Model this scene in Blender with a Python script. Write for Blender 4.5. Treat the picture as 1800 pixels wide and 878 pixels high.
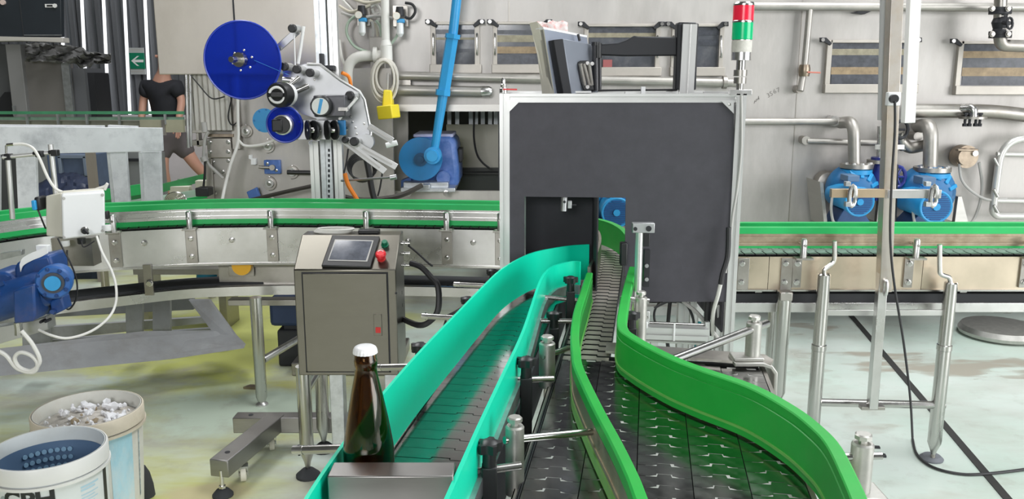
import bpy, bmesh, math, random
from mathutils import Vector, Matrix
random.seed(7)
R = math.radians
for o in list(bpy.data.objects): bpy.data.objects.remove(o)
S = bpy.context.scene
COL = S.collection
# ---------------------------------------------------------------- camera
HC = 1.36; PITCH = R(11.46); FPX = 1500.0
CP, SP = math.cos(PITCH), math.sin(PITCH)
cam = bpy.data.cameras.new('camera'); cam.lens = 36*FPX/1800; cam.sensor_width = 36; cam.clip_start = .05
co = bpy.data.objects.new('camera', cam); COL.objects.link(co)
co.location = (0, 0, HC); co.rotation_euler = (R(90)-PITCH, 0, 0)
S.camera = co
# ---------------------------------------------------------------- world, lights, exposure
S.view_settings.view_transform = 'Standard'; S.view_settings.look = 'None'
S.view_settings.gamma = 1; S.view_settings.use_curve_mapping = False
S.view_settings.exposure = 0.45
W = bpy.data.worlds.new('hall_daylight'); S.world = W; W.use_nodes = True
wn = W.node_tree.nodes['Background']; wn.inputs[0].default_value = (.90, .95, 1.0, 1); wn.inputs[1].default_value = 1.0
def area(name, loc, aim, sx, sy, power, colr=(1, 1, 1)):
    l = bpy.data.lights.new(name, 'AREA'); l.shape = 'RECTANGLE'; l.size = sx; l.size_y = sy; l.energy = power; l.color = colr
    o = bpy.data.objects.new(name, l); COL.objects.link(o); o.location = loc
    o.rotation_euler = (Vector(aim)-Vector(loc)).to_track_quat('-Z', 'Y').to_euler(); return o
area('overhead_fill_right', (2.6, 3.2, 5.4), (2.6, 3.3, 0), 1.6, 7.0, 250, (.96, .99, 1))  # added fill lamp, unseen, under the closed roof; no skylight opening there
area('overhead_fill_left', (-2.0, 5.5, 5.4), (-2.0, 5.6, 0), 1.2, 4.2, 150, (1, 1, 1))  # second added overhead fill lamp, also out of view
area('gate_daylight', (7.3, -1.5, 2.2), (0, 2.6, .8), 5.0, 3.6, 270, (1, 1, 1))
area('rear_window', (-1.6, -6.8, 3.2), (-.4, 3.2, .8), 3.4, 2.0, 250, (.99, .99, 1))
# ---------------------------------------------------------------- picture-to-world measuring helpers (true depths)
def ray(u, v):
    U = (u-900)/FPX; w = (439-v)/FPX
    return Vector((U, CP+w*SP, -SP+w*CP))
def Pd(u, v, D):
    r = ray(u, v); t = D/r.y
    return Vector((r.x*t, D, HC+r.z*t))
def Pz(u, v, z):
    r = ray(u, v); t = (z-HC)/r.z
    return Vector((r.x*t, r.y*t, z))
def mpx(D, v=439): return D/ray(900, v).y/FPX
BA = R(8.96); CB, SB = math.cos(BA), math.sin(BA)
def bel(s, t, z): return Vector((s*CB+t*SB, -s*SB+t*CB, z))      # along the two feeding belts
def Ps(u, v, s):                                                  # on the vertical plane at belt offset s
    r = ray(u, v); t = s/(r.x*CB-r.y*SB); return Vector((r.x*t, r.y*t, HC+r.z*t))
# ---------------------------------------------------------------- materials
MATS = {}
def mat(name, col, rough=.5, metal=0., var=0., scale=8., stretch=(1, 1, 1), rvar=0., bump=0., bscale=60., spec=None,
        trans=0., emit=None, estr=0., coat=0., dirt=None, dscale=3., damt=.5, ior=None):
    if name in MATS: return MATS[name]
    m = bpy.data.materials.new(name); m.use_nodes = True; nt = m.node_tree; N = nt.nodes; L = nt.links
    b = N['Principled BSDF']; b.inputs['Base Color'].default_value = (*col, 1); b.inputs['Roughness'].default_value = rough
    b.inputs['Metallic'].default_value = metal
    if spec is not None: b.inputs['Specular IOR Level'].default_value = spec
    if trans: b.inputs['Transmission Weight'].default_value = trans
    if ior: b.inputs['IOR'].default_value = ior
    if coat: b.inputs['Coat Weight'].default_value = coat; b.inputs['Coat Roughness'].default_value = .08
    if emit: b.inputs['Emission Color'].default_value = (*emit, 1); b.inputs['Emission Strength'].default_value = estr
    m.diffuse_color = (*col, 1)
    if var or rvar or bump or dirt:
        tc = N.new('ShaderNodeTexCoord'); mp = N.new('ShaderNodeMapping'); mp.inputs['Scale'].default_value = stretch
        L.new(tc.outputs['Object'], mp.inputs['Vector'])
        nz = N.new('ShaderNodeTexNoise'); nz.inputs['Scale'].default_value = scale; nz.inputs['Detail'].default_value = 6
        nz.inputs['Roughness'].default_value = .62
        L.new(mp.outputs[0], nz.inputs['Vector'])
        last = None
        if var:
            mx = N.new('ShaderNodeMix'); mx.data_type = 'RGBA'
            mr = N.new('ShaderNodeMapRange'); mr.inputs[1].default_value = .3; mr.inputs[2].default_value = .7
            L.new(nz.outputs[0], mr.inputs[0]); L.new(mr.outputs[0], mx.inputs[0])
            mx.inputs[6].default_value = (*[max(0, c*(1-var)) for c in col], 1); mx.inputs[7].default_value = (*[min(1, c*(1+var)) for c in col], 1)
            last = mx.outputs[2]
        if dirt:
            n2 = N.new('ShaderNodeTexNoise'); n2.inputs['Scale'].default_value = dscale; n2.inputs['Detail'].default_value = 9; n2.inputs['Roughness'].default_value = .7
            L.new(mp.outputs[0], n2.inputs['Vector'])
            r2 = N.new('ShaderNodeMapRange'); r2.inputs[1].default_value = .48; r2.inputs[2].default_value = .72; r2.inputs[4].default_value = damt
            L.new(n2.outputs[0], r2.inputs[0])
            m2 = N.new('ShaderNodeMix'); m2.data_type = 'RGBA'; L.new(r2.outputs[0], m2.inputs[0])
            if last: L.new(last, m2.inputs[6])
            else: m2.inputs[6].default_value = (*col, 1)
            m2.inputs[7].default_value = (*dirt, 1); last = m2.outputs[2]
        if last: L.new(last, b.inputs['Base Color'])
        if rvar:
            rr = N.new('ShaderNodeMapRange'); rr.inputs[1].default_value = .3; rr.inputs[2].default_value = .7
            rr.inputs[3].default_value = max(.03, rough-rvar); rr.inputs[4].default_value = min(1, rough+rvar)
            L.new(nz.outputs[0], rr.inputs[0]); L.new(rr.outputs[0], b.inputs['Roughness'])
        if bump:
            n3 = N.new('ShaderNodeTexNoise'); n3.inputs['Scale'].default_value = bscale; n3.inputs['Detail'].default_value = 4
            L.new(mp.outputs[0], n3.inputs['Vector'])
            bp = N.new('ShaderNodeBump'); bp.inputs['Strength'].default_value = bump; bp.inputs['Distance'].default_value = .004
            L.new(n3.outputs[0], bp.inputs['Height']); L.new(bp.outputs[0], b.inputs['Normal'])
    MATS[name] = m; return m
steel = mat('stainless_steel', (.66, .65, .64), .30, 1, .12, 5, (1, 1, 1), .08)
steel_b = mat('brushed_stainless', (.50, .485, .46), .38, 1, .10, 6, (1, 1, 6), .08)
steel_d = mat('dull_stainless', (.42, .40, .37), .42, 1, .15, 7, (1, 1, 1), .1, dirt=(.25, .21, .17), dscale=4, damt=.5)
blast_m = mat('blasted_stainless', (.50, .49, .46), .48, .9, .12, 30)
tube_m = mat('polished_tube', (.53, .52, .50), .24, 1, .08, 9, (1, 1, .4), .06)
wall_m = mat('tank_wall_steel', (.47, .45, .43), .48, .6, .2, 3.2, (1, 1, .3), .10, .05, 30, dirt=(.29, .27, .25), dscale=1.7, damt=.65)
edge_m = mat('gap_shade_edge', (.03, .03, .03), .7)  # link side faces painted black to give the gaps their shade
wall_l = mat('machine_side_steel', (.45, .43, .40), .50, .7, .2, 2.6, (1, 1, .5), .1, .05, 30, dirt=(.25, .22, .2), dscale=2.2, damt=.6)
alu = mat('anodised_aluminium', (.68, .68, .67), .36, .75, .05, 9, (1, 1, .2))
alu_p = mat('aluminium_plate', (.46, .465, .475), .42, .85, .07, 10)
galv = mat('galvanised_steel', (.50, .52, .54), .38, .9, .2, 26)
chain_m = mat('chain_steel', (.34, .34, .335), .17, 1, .18, 22, (1, 1, 1), .09, dirt=(.22, .22, .215), dscale=14, damt=.4)
chain_l = mat('pale_reflection_chain', (.56, .50, .46), .38, .65, .12, 22, (1, 1, 1), .08)  # chain steel made pale beige; reflection of the bright wall put into colour
plate_m = mat('stop_plate_steel', (.30, .29, .28), .36, 1, .1, 6, (1, 1, 5), .06)
cab_m = mat('cabinet_stainless', (.185, .175, .15), .33, 1, .08, 4, (1, 1, 3), .05)
pin_m = mat('pale_pin_steel', (.42, .42, .40), .5, .1)
chain_b = mat('belt_steel', (.32, .32, .315), .15, 1, .2, 18, (1, 1, 1), .1)
teal = mat('teal_plastic', (.0, .70, .44), .42, 0, .06, 4, spec=.4)
green = mat('green_plastic', (.02, .40, .055), .42, 0, .12, 7, spec=.4, dirt=(.06, .40, .08), dscale=9, damt=.5)
green_w = mat('worn_green_plastic', (.17, .40, .085), .5, 0, .15, 14, dirt=(.28, .33, .13), dscale=12, damt=.6)
green_f = mat('bright_green_rail', (.015, .44, .11), .4, 0, .12, 6)
grime = mat('grimy_rail_metal', (.40, .33, .24), .45, .8, .2, 18, (1, 1, 1), .1, dirt=(.23, .17, .1), dscale=10, damt=.7)
blackp = mat('black_foam_board', (.054, .052, .062), .75, 0, .1, 30, bump=.02, bscale=300)
black = mat('black_plastic', (.012, .0125, .014), .42, 0, .15, 20)
blackm = mat('black_metal', (.025, .026, .03), .5, .3)
rubber = mat('dark_rubber', (.03, .032, .035), .8)
white = mat('white_plastic', (.80, .81, .81), .45, 0, .03, 5)
whitep = mat('white_conduit', (.78, .78, .77), .5, 0, .05, 6)
cream = mat('cream_plastic', (.66, .64, .55), .5, 0, .06, 5)
bluem = mat('blue_motor_paint', (.008, .052, .20), .42, 0, .2, 9, dirt=(.12, .10, .17), dscale=7, damt=.5)
bluep = mat('bright_blue_paint', (.015, .20, .47), .45, 0, .14, 12, dirt=(.01, .13, .36), dscale=6, damt=.5)
bluel = mat('sky_blue_paint', (.025, .30, .62), .4, 0, .08, 8)
blued = mat('deep_blue_enamel', (.055, .14, .40), .5, 0, .2, 10, dirt=(.30, .33, .52), dscale=5, damt=.6)
yellow = mat('yellow_plastic', (.85, .68, .03), .45, 0, .05, 8)
red = mat('red_plastic', (.62, .03, .03), .4)
orange = mat('orange_hose', (.85, .24, .03), .45)
greypaint = mat('grey_painted_wood', (.74, .76, .79), .7, 0, .10, 5, (1, 1, 1), dirt=(.26, .28, .31), dscale=7, damt=.6, bump=.1, bscale=22)
hose_w = mat('white_cable', (.72, .71, .67), .5)
hose_g = mat('grey_cable', (.45, .44, .42), .5)
hose_k = mat('black_cable', (.02, .02, .022), .5)
brass = mat('old_bronze', (.32, .26, .20), .38, .9, .2, 30)
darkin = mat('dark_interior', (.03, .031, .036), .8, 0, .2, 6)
glass_d = mat('grimy_window_glass', (.10, .105, .12), .12, 0, .35, 5, (1, 1, 1), .05, spec=.6, dirt=(.30, .29, .28), dscale=9, damt=.35)
# ---------------------------------------------------------------- mesh builder
class MB:
    def __init__(s): s.v = []; s.f = []
    def add(s, vs, fs):
        k = len(s.v); s.v += [Vector(p) for p in vs]; s.f += [[i+k for i in f] for f in fs]; return s
    def box(s, lo, hi):
        x0, y0, z0 = lo; x1, y1, z1 = hi
        return s.add([(x0, y0, z0), (x1, y0, z0), (x1, y1, z0), (x0, y1, z0), (x0, y0, z1), (x1, y0, z1), (x1, y1, z1), (x0, y1, z1)],
                     [(0, 3, 2, 1), (4, 5, 6, 7), (0, 1, 5, 4), (1, 2, 6, 5), (2, 3, 7, 6), (3, 0, 4, 7)])
    def obox(s, c, size, X=(1, 0, 0), Y=(0, 1, 0), Z=None):
        c = Vector(c); X = Vector(X).normalized(); Y = Vector(Y).normalized()
        Z = Vector(Z).normalized() if Z else X.cross(Y).normalized(); a, b, d = size
        vs = [c+X*(i*a/2)+Y*(j*b/2)+Z*(k*d/2) for k in (-1, 1) for i, j in ((-1, -1), (1, -1), (1, 1), (-1, 1))]
        return s.add(vs, [(0, 3, 2, 1), (4, 5, 6, 7), (0, 1, 5, 4), (1, 2, 6, 5), (2, 3, 7, 6), (3, 0, 4, 7)])
    def beam(s, p, q, w, h, up=(0, 0, 1)):
        p = Vector(p); q = Vector(q); d = (q-p); L = d.length; d.normalize(); up = Vector(up)
        if abs(d.dot(up)) > .98: up = Vector((0, 1, 0))
        sd = d.cross(up).normalized(); u2 = sd.cross(d).normalized()
        return s.obox((p+q)/2, (L, w, h), d, sd, u2)
    def ring(s, c, X, Y, r, n): return [c+X*(r*math.cos(2*math.pi*i/n))+Y*(r*math.sin(2*math.pi*i/n)) for i in range(n)]
    def lathe(s, prof, o=(0, 0, 0), axis=(0, 0, 1), n=24, capa=True, capb=True):
        o = Vector(o); A = Vector(axis).normalized(); X = A.orthogonal().normalized(); Y = A.cross(X); vs = []; fs = []
        for (r, h) in prof: vs += s.ring(o+A*h, X, Y, max(r, 1e-5), n)
        for k in range(len(prof)-1):
            for i in range(n):
                j = (i+1) % n; fs.append((k*n+i, k*n+j, (k+1)*n+j, (k+1)*n+i))
        if capa: fs.append(tuple(reversed(range(n))))
        if capb: fs.append(tuple(range((len(prof)-1)*n, len(prof)*n)))
        return s.add(vs, fs)
    def rod(s, p, q, r, n=12, r2=None):
        p = Vector(p); q = Vector(q); return s.lathe([(r, 0), (r2 if r2 else r, (q-p).length)], p, q-p, n)
    def tube(s, pts, r, n=8, closed=False):
        pts = [Vector(p) for p in pts]; m = len(pts); vs = []; fs = []; prev = None
        for i, p in enumerate(pts):
            if closed: d = pts[(i+1) % m]-pts[i-1]
            else: d = pts[min(i+1, m-1)]-pts[max(i-1, 0)]
            d.normalize()
            X = d.orthogonal().normalized() if prev is None else (prev-d*prev.dot(d)).normalized()
            prev = X; vs += s.ring(p, X, d.cross(X), r, n)
        for k in range(m if closed else m-1):
            for i in range(n):
                j = (i+1) % n; a = k*n; b = ((k+1) % m)*n; fs.append((a+i, a+j, b+j, b+i))
        if not closed: fs += [tuple(reversed(range(n))), tuple(range((m-1)*n, m*n))]
        return s.add(vs, fs)
    def prism(s, pts, ext):
        e = Vector(ext); pts = [Vector(p) for p in pts]; n = len(pts)
        fs = [tuple(range(n)), tuple(reversed(range(n, 2*n)))]+[((i+1) % n, i, n+i, n+(i+1) % n) for i in range(n)]
        return s.add(pts+[p+e for p in pts], fs)
    def sweep(s, path, sec):                       # sec: closed list (n, z), n to the right of travel, z up
        path = [Vector(p) for p in path]; m = len(path); k = len(sec); vs = []; fs = []
        for i, p in enumerate(path):
            d = path[min(i+1, m-1)]-path[max(i-1, 0)]; d.z = 0; d.normalize(); nn = Vector((d.y, -d.x, 0))
            vs += [p+nn*a+Vector((0, 0, b)) for a, b in sec]
        for i in range(m-1):
            for j in range(k):
                j2 = (j+1) % k; fs.append((i*k+j, i*k+j2, (i+1)*k+j2, (i+1)*k+j))
        fs += [tuple(reversed(range(k))), tuple(range((m-1)*k, m*k))]
        return s.add(vs, fs)
    # picture-measured boxes and cylinders at a true depth D
    def bpx(s, u0, v0, u1, v1, D, dep):
        a = Pd(u0, (v0+v1)/2, D); b = Pd(u1, (v0+v1)/2, D)
        return s.box((a.x, D, Pd(u0, v1, D).z), (b.x, D+dep, Pd(u0, v0, D).z))
    def cpx(s, u, v, r, D, dep, n=24, r2=None):
        p = Pd(u, v, D); q = r*mpx(D, v); return s.lathe([(q, 0), (r2*mpx(D, v) if r2 else q, dep)], p, (0, 1, 0), n)
    def rpx(s, a, b, r, n=12): return s.rod(Pd(*a), Pd(*b), r, n)
    def tpx(s, pts, r, n=8): return s.tube(smooth([Pd(*p) for p in pts]), r, n)
    def ppx(s, pts, D, dep): return s.prism([Pd(u, v, D) for u, v in pts], (0, dep, 0))
    def build(s, name, m, parent=None, bev=0, sm=32, flip=True):
        me = bpy.data.meshes.new(name); off = Vector((0, 0, 0)); p = parent
        while p is not None: off += p.location; p = p.parent
        me.from_pydata([p-off for p in s.v], [], s.f); me.materials.append(m)
        if flip:
            bm = bmesh.new(); bm.from_mesh(me); bmesh.ops.recalc_face_normals(bm, faces=bm.faces); bm.to_mesh(me); bm.free()
        if sm:
            me.polygons.foreach_set('use_smooth', [True]*len(me.polygons)); me.set_sharp_from_angle(angle=R(sm))
        o = bpy.data.objects.new(name, me); COL.objects.link(o); o.parent = parent
        if bev:
            b = o.modifiers.new('bevel', 'BEVEL'); b.width = bev; b.segments = 2; b.limit_method = 'ANGLE'; b.angle_limit = R(40)
        return o
def smooth(pts, k=6):
    pts = [Vector(p) for p in pts]
    if len(pts) < 3: return pts
    out = []; n = len(pts)
    for i in range(n-1):
        a = pts[max(i-1, 0)]; b = pts[i]; c = pts[i+1]; d = pts[min(i+2, n-1)]
        for j in range(k):
            t = j/k; out.append(.5*((2*b)+(c-a)*t+(2*a-5*b+4*c-d)*t*t+(3*b-a-3*c+d)*t**3))
    return out+[pts[-1]]
def arc(c, r, a0, a1, n, X=(1, 0, 0), Y=(0, 0, 1)):
    c = Vector(c); X = Vector(X); Y = Vector(Y)
    return [c+X*(r*math.cos(R(a0+(a1-a0)*i/n)))+Y*(r*math.sin(R(a0+(a1-a0)*i/n))) for i in range(n+1)]
def tag(o, label=None, cat=None, group=None, kind=None):
    if label: o['label'] = label
    if cat: o['category'] = cat
    if group: o['group'] = group
    if kind: o['kind'] = kind
    return o
def thing(name, label, cat, loc=(0, 0, 0), group=None):
    o = bpy.data.objects.new(name, None); COL.objects.link(o); o.location = loc; o.empty_display_size = .05
    return tag(o, label, cat, group)
def kids(o): return [c for c in bpy.data.objects if c.parent == o]
def copy_tree(o, parent=None):
    c = o.copy(); COL.objects.link(c); c.parent = parent
    for ch in kids(o): copy_tree(ch, c)
    return c
def put(name, me, parent, loc, rot=None):          # shared-mesh piece at a world location
    o = bpy.data.objects.new(name, me); COL.objects.link(o); o.parent = parent
    off = Vector((0, 0, 0)); p = parent
    while p is not None: off += p.location; p = p.parent
    o.location = Vector(loc)-off
    if rot is not None: o.rotation_euler = rot
    return o
_bolts = {}
def bolt(parent, loc, r=.006, m=None, nrm=(0, -1, 0), h=None, name='bolt'):
    m = m or tube_m; key = (round(r, 4), m.name)
    if key not in _bolts:
        me = bpy.data.meshes.new('bolt'); b = MB(); hh = h or r*.9
        b.lathe([(r*1.35, 0), (r*1.35, hh*.25), (r, hh*.3), (r, hh*.95), (r*.8, hh)], (0, 0, 0), (0, 0, 1), 8)
        me.from_pydata(b.v, [], b.f); me.materials.append(m); _bolts[key] = me
    return put(name, _bolts[key], parent, loc, Vector(nrm).to_track_quat('Z', 'Y').to_euler())
def bpt(parent, u, v, D, rpx=4, m=None, name='bolt'): return bolt(parent, Pd(u, v, D), rpx*mpx(D, v), m, name=name)
def text_mesh(txt, size, ext=.0006, bold=0):
    c = bpy.data.curves.new('lettering', 'FONT'); c.body = txt; c.size = size; c.extrude = ext; c.align_x = 'CENTER'; c.align_y = 'CENTER'; c.offset = bold
    c.resolution_u = 3
    o = bpy.data.objects.new('lettering', c); COL.objects.link(o)
    dg = bpy.context.evaluated_depsgraph_get(); dg.update()
    me = bpy.data.meshes.new_from_object(o.evaluated_get(dg)); bpy.data.objects.remove(o); return me
# ================================================================ SETTING
def floor_mat():
    m = bpy.data.materials.new('painted_concrete_floor'); m.use_nodes = True; nt = m.node_tree; N = nt.nodes; L = nt.links
    b = N['Principled BSDF']; tc = N.new('ShaderNodeTexCoord')
    def noise(sc, det=6, st=(1, 1, 1)):
        mp = N.new('ShaderNodeMapping'); mp.inputs['Scale'].default_value = st; L.new(tc.outputs['Object'], mp.inputs[0])
        n = N.new('ShaderNodeTexNoise'); n.inputs['Scale'].default_value = sc; n.inputs['Detail'].default_value = det; n.inputs['Roughness'].default_value = .65
        L.new(mp.outputs[0], n.inputs['Vector']); return n.outputs[0]
    def mr(x, a, c, lo=0, hi=1):
        r = N.new('ShaderNodeMapRange'); r.inputs[1].default_value = a; r.inputs[2].default_value = c; r.inputs[3].default_value = lo; r.inputs[4].default_value = hi
        L.new(x, r.inputs[0]); return r.outputs[0]
    def mix(f, a, c):
        x = N.new('ShaderNodeMix'); x.data_type = 'RGBA'; L.new(f, x.inputs[0])
        for i, q in ((6, a), (7, c)):
            if isinstance(q, tuple): x.inputs[i].default_value = (*q, 1)
            else: L.new(q, x.inputs[i])
        return x.outputs[2]
    def mul(a, c):
        x = N.new('ShaderNodeMath'); x.operation = 'MULTIPLY'; L.new(a, x.inputs[0]); L.new(c, x.inputs[1]); return x.outputs[0]
    sep = N.new('ShaderNodeSeparateXYZ'); L.new(tc.outputs['Object'], sep.inputs[0])
    base = mix(mr(noise(1.3), .35, .7), (.56, .68, .60), (.66, .70, .66))
    leftside = mr(sep.outputs[0], .2, -.9)
    yel = mul(mr(noise(1.1, 5, (.6, 1.8, 1)), .38, .58), leftside)
    base = mix(yel, base, (.52, .53, .20))
    def blob(cx, cy, rx, ry):
        mp = N.new('ShaderNodeMapping'); mp.inputs['Location'].default_value = (-cx/rx, -cy/ry, 0); mp.inputs['Scale'].default_value = (1/rx, 1/ry, 1); L.new(tc.outputs['Object'], mp.inputs[0])
        ln = N.new('ShaderNodeVectorMath'); ln.operation = 'LENGTH'; L.new(mp.outputs[0], ln.inputs[0])
        ad = N.new('ShaderNodeMath'); ad.operation = 'ADD'; L.new(ln.outputs['Value'], ad.inputs[0]); L.new(mr(noise(3.5, 5), .3, .7, -.35, .35), ad.inputs[1]); return mr(ad.outputs[0], 1.1, .6)
    grey = mr(noise(1.7, 8, (.7, 1.5, 1)), .45, .62, 0, .85)
    base = mix(mul(grey, mr(sep.outputs[0], 1.0, -.8, .45, 1)), base, (.42, .41, .35))
    base = mix(blob(-1.35, 4.45, .75, .9), base, (.62, .66, .20))
    base = mix(blob(-1.1, 3.35, .5, .28), base, (.58, .68, .56))
    base = mix(blob(-1.02, 2.62, .16, .07), base, (.52, .47, .26))
    base = mix(mr(noise(9, 8), .55, .8, 0, .5), base, (.33, .31, .26))
    wet = mul(mr(noise(1.4, 4, (.6, 1.6, 1)), .52, .58), mr(sep.outputs[0], 1.2, 1.7))
    base = mix(wet, base, (.46, .43, .36))
    L.new(base, b.inputs['Base Color'])
    rg = N.new('ShaderNodeMix'); rg.data_type = 'FLOAT'; L.new(wet, rg.inputs[0]); L.new(mr(noise(3), .3, .7, .28, .5), rg.inputs[2]); rg.inputs[3].default_value = .06
    L.new(rg.outputs[0], b.inputs['Roughness']); b.inputs['Specular IOR Level'].default_value = .5
    return m
tag(MB().box((-9.2, -7.3, -.1), (14, 11, 0)).build('floor', floor_mat(), sm=0), kind='structure')
# drain slot across the floor at the right
a = Pz(1500, 560, .001); b = Pz(1790, 900, .001); a2 = a+(a-b)*.35
tag(MB().beam(a2, b, .03, .004).build('trim_1', mat('drain_slot_rubber', (.03, .03, .028), .7), sm=0), 'dark drain slot running diagonally across the pale floor', kind='structure')
# hall shell out of view: dark roof, side walls, open gate at the right
shell = mat('hall_shell', (.14, .14, .14), .8, 0, .1, 2)
tag(MB().box((-9.2, -7.3, 5.5), (8.2, 11, 5.6)).build('ceiling', shell, sm=0), kind='structure')
tag(MB().box((-9.2, -7.3, 0), (-9.0, 11, 5.5)).build('wall_left', shell, sm=0), kind='structure')
tag(MB().box((8.0, 2.5, 0), (8.2, 11, 5.5)).build('wall_right', shell, sm=0), kind='structure')
tag(MB().box((3.0, 10.8, 0), (8.2, 11, 5.5)).build('wall_far', shell, sm=0), kind='structure')
fw = MB(); fw.box((-9.2, -7.3, 0), (8.2, -7.1, 2.1)); fw.box((-9.2, -7.3, 4.3), (8.2, -7.1, 5.5)); fw.box((-9.2, -7.3, 2.1), (-3.6, -7.1, 4.3)); fw.box((.4, -7.3, 2.1), (8.2, -7.1, 4.3))
tag(fw.build('wall_front', shell, sm=0), kind='structure')
# rear hall wall of corrugated sheets with bright ribs
DW = 10.2
wb = MB().box((-9, DW+.06, 0), (3, DW+.2, 5.5)).build('wall_back', mat('wall_backing', (.10, .11, .12), .8), sm=0); tag(wb, kind='structure')
sheet = mat('corrugated_sheet', (.115, .12, .13), .55, .2, .12, 6, (1, 1, .15)); rib = mat('daylight_slit', (.8, .82, .84), .5, emit=(.95, .97, 1), estr=.9)
for k in range(24):
    x0 = -7.6+k*.305
    sh = MB()
    for j in range(3): sh.prism([(x0+.012+j*.094, DW+.06, .9), (x0+.03+j*.094, DW+.025, .9), (x0+.078+j*.094, DW+.025, .9), (x0+.1+j*.094, DW+.06, .9)], (0, 0, 4.6))
    sh.build('corrugated_sheet', sheet, wb, sm=0)
for u in (106, 143, 181, 218, 254):
    MB().rod(Pd(u-1, -40, DW-.02), Pd(u+13, 260, DW-.02), .019, 8).build('daylight_slit', rib, wb)
# pale lower rear wall seen between the pallets
tag(MB().box((-9, DW-.35, 0), (3, DW-.05, .92)).build('wall_lower', mat('pale_plinth', (.62, .58, .60), .8, 0, .05, 3), sm=0), kind='structure')
# ================================================================ FEEDING BELTS
ZB = .747
def link_mesh(name, w, p, m, gap=.0013, d=.007, tw=.026, off=0., th=.004, lg=.0015, wedge=0.):
    a = w/2; t = tw/2; e = .004
    wd = wedge
    top = [(-a, 0), (off-t-e-wd*2.0, 0), (off-t-.004, wd), (off-t-.0015, wd*1.05), (off-t-.001, d), (off+t+.001, d), (off+t+.0015, wd*1.05), (off+t+.004, wd), (off+t+e+wd*2.0, 0), (a, 0), (a, p-gap), (off+t+.0008, p-gap), (off+t-.001, p+d-lg), (off-t+.001, p+d-lg), (off-t-.0008, p-gap), (-a, p-gap)]
    b = MB().prism([(x, y, 0) for x, y in top], (0, 0, -th))
    me = bpy.data.meshes.new(name); me.from_pydata(b.v, [], b.f)
    bm = bmesh.new(); bm.from_mesh(me); bmesh.ops.recalc_face_normals(bm, faces=bm.faces); bm.to_mesh(me); bm.free()
    me.materials.append(m); me.materials.append(edge_m)
    for p_ in me.polygons:
        if abs(p_.normal.z) < .5: p_.material_index = 1
    return me
P1 = .0381; WL = .0838
wide = thing('combining_conveyor', 'wide multi-lane steel slat chain conveyor between the two bright green guides', 'conveyor', bel(.04, 1.2, 0))
lk = link_mesh('chain_link', WL, P1, chain_m, d=.010, wedge=.0040, tw=.022); lk2 = link_mesh('chain_link', WL, P1, chain_m, tw=.024, off=.003, d=.010, wedge=.0032)
for lane in range(5):
    s = -.128+lane*.0853; n0 = 17; n1 = 47
    for i in range(n0, n1):
        o = put('chain_link', lk if (i+lane) % 3 else lk2, wide, bel(s, i*P1+(lane % 2)*.012, ZB+random.uniform(-.00015, .00015)), (0, 0, -BA))
lka = link_mesh('upper_chain_link', .106, P1, chain_l, tw=.034, off=.008, d=.009, gap=.011, lg=.011)
for i in range(47, 80):
    put('chain_link', lka, wide, bel(-.122, i*P1+.004, ZB), (0, 0, -BA))
fr = MB()
for s0, t1 in ((-.181, 3.0), (.263, 1.86)):
    fr.beam(bel(s0, .5, ZB-.055), bel(s0, t1, ZB-.055), .008, .10)
fr.build('side_frame', steel_d, wide)
st = MB()
for s0 in (-.1753, -.172): st.beam(bel(s0, .5, ZB-.004), bel(s0, 2.7, ZB-.004), .002, .012)
st.build('edge_strip', blackm, wide)
pn = MB()
for lane in range(5):
    for k in (.001,): pn.beam(bel(-.128+lane*.0853+k, .6, ZB-.0019), bel(-.128+lane*.0853+k, 1.8, ZB-.0019), .060, .003)
pn.build('chain_spine', pin_m, wide, sm=0)
MB().beam(bel(.04, .5, ZB-.03), bel(.04, 1.8, ZB-.03), .43, .02).build('wear_bed', rubber, wide)
MB().beam(bel(-.122, 1.8, ZB-.03), bel(-.122, 3.03, ZB-.03), .105, .02).build('wear_bed', rubber, wide)
MB().beam(bel(-.205, .6, ZB-.20), bel(-.205, 2.5, ZB-.20), .036, .01).build('gap_shade_plate', darkin, wide)  # dark plate added to stand for the shade between the conveyors
MB().beam(bel(-.1835, .5, ZB-.06), bel(-.1835, 2.7, ZB-.06), .002, .11).build('gap_shade_side', darkin, wide)  # black sheet over the frame side, painting in the gap's shade
# end plate where the wide lanes turn under
ep = MB(); ep.prism([bel(-.078, 1.835, ZB+.012), bel(.275, 1.80, ZB+.012), bel(.285, 1.83, ZB+.012), bel(.27, 1.865, ZB+.012), bel(-.078, 1.90, ZB+.012)], (0, 0, -.006))
ep.build('end_plate', steel_d, wide)
MB().rod(bel(-.08, 1.845, ZB-.045), bel(.255, 1.845, ZB-.045), .038, 16).build('end_roller', blackm, wide)
# supports of the wide conveyor (hidden mostly)
lg = MB()
for s0, t0 in ((-.17, .9), (.25, .9), (-.17, 1.7), (.25, 1.7)): lg.rod(bel(s0*.9, t0, 0), bel(s0*.9, t0, ZB-.07), .022)
lg.build('leg', tube_m, wide)
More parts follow.
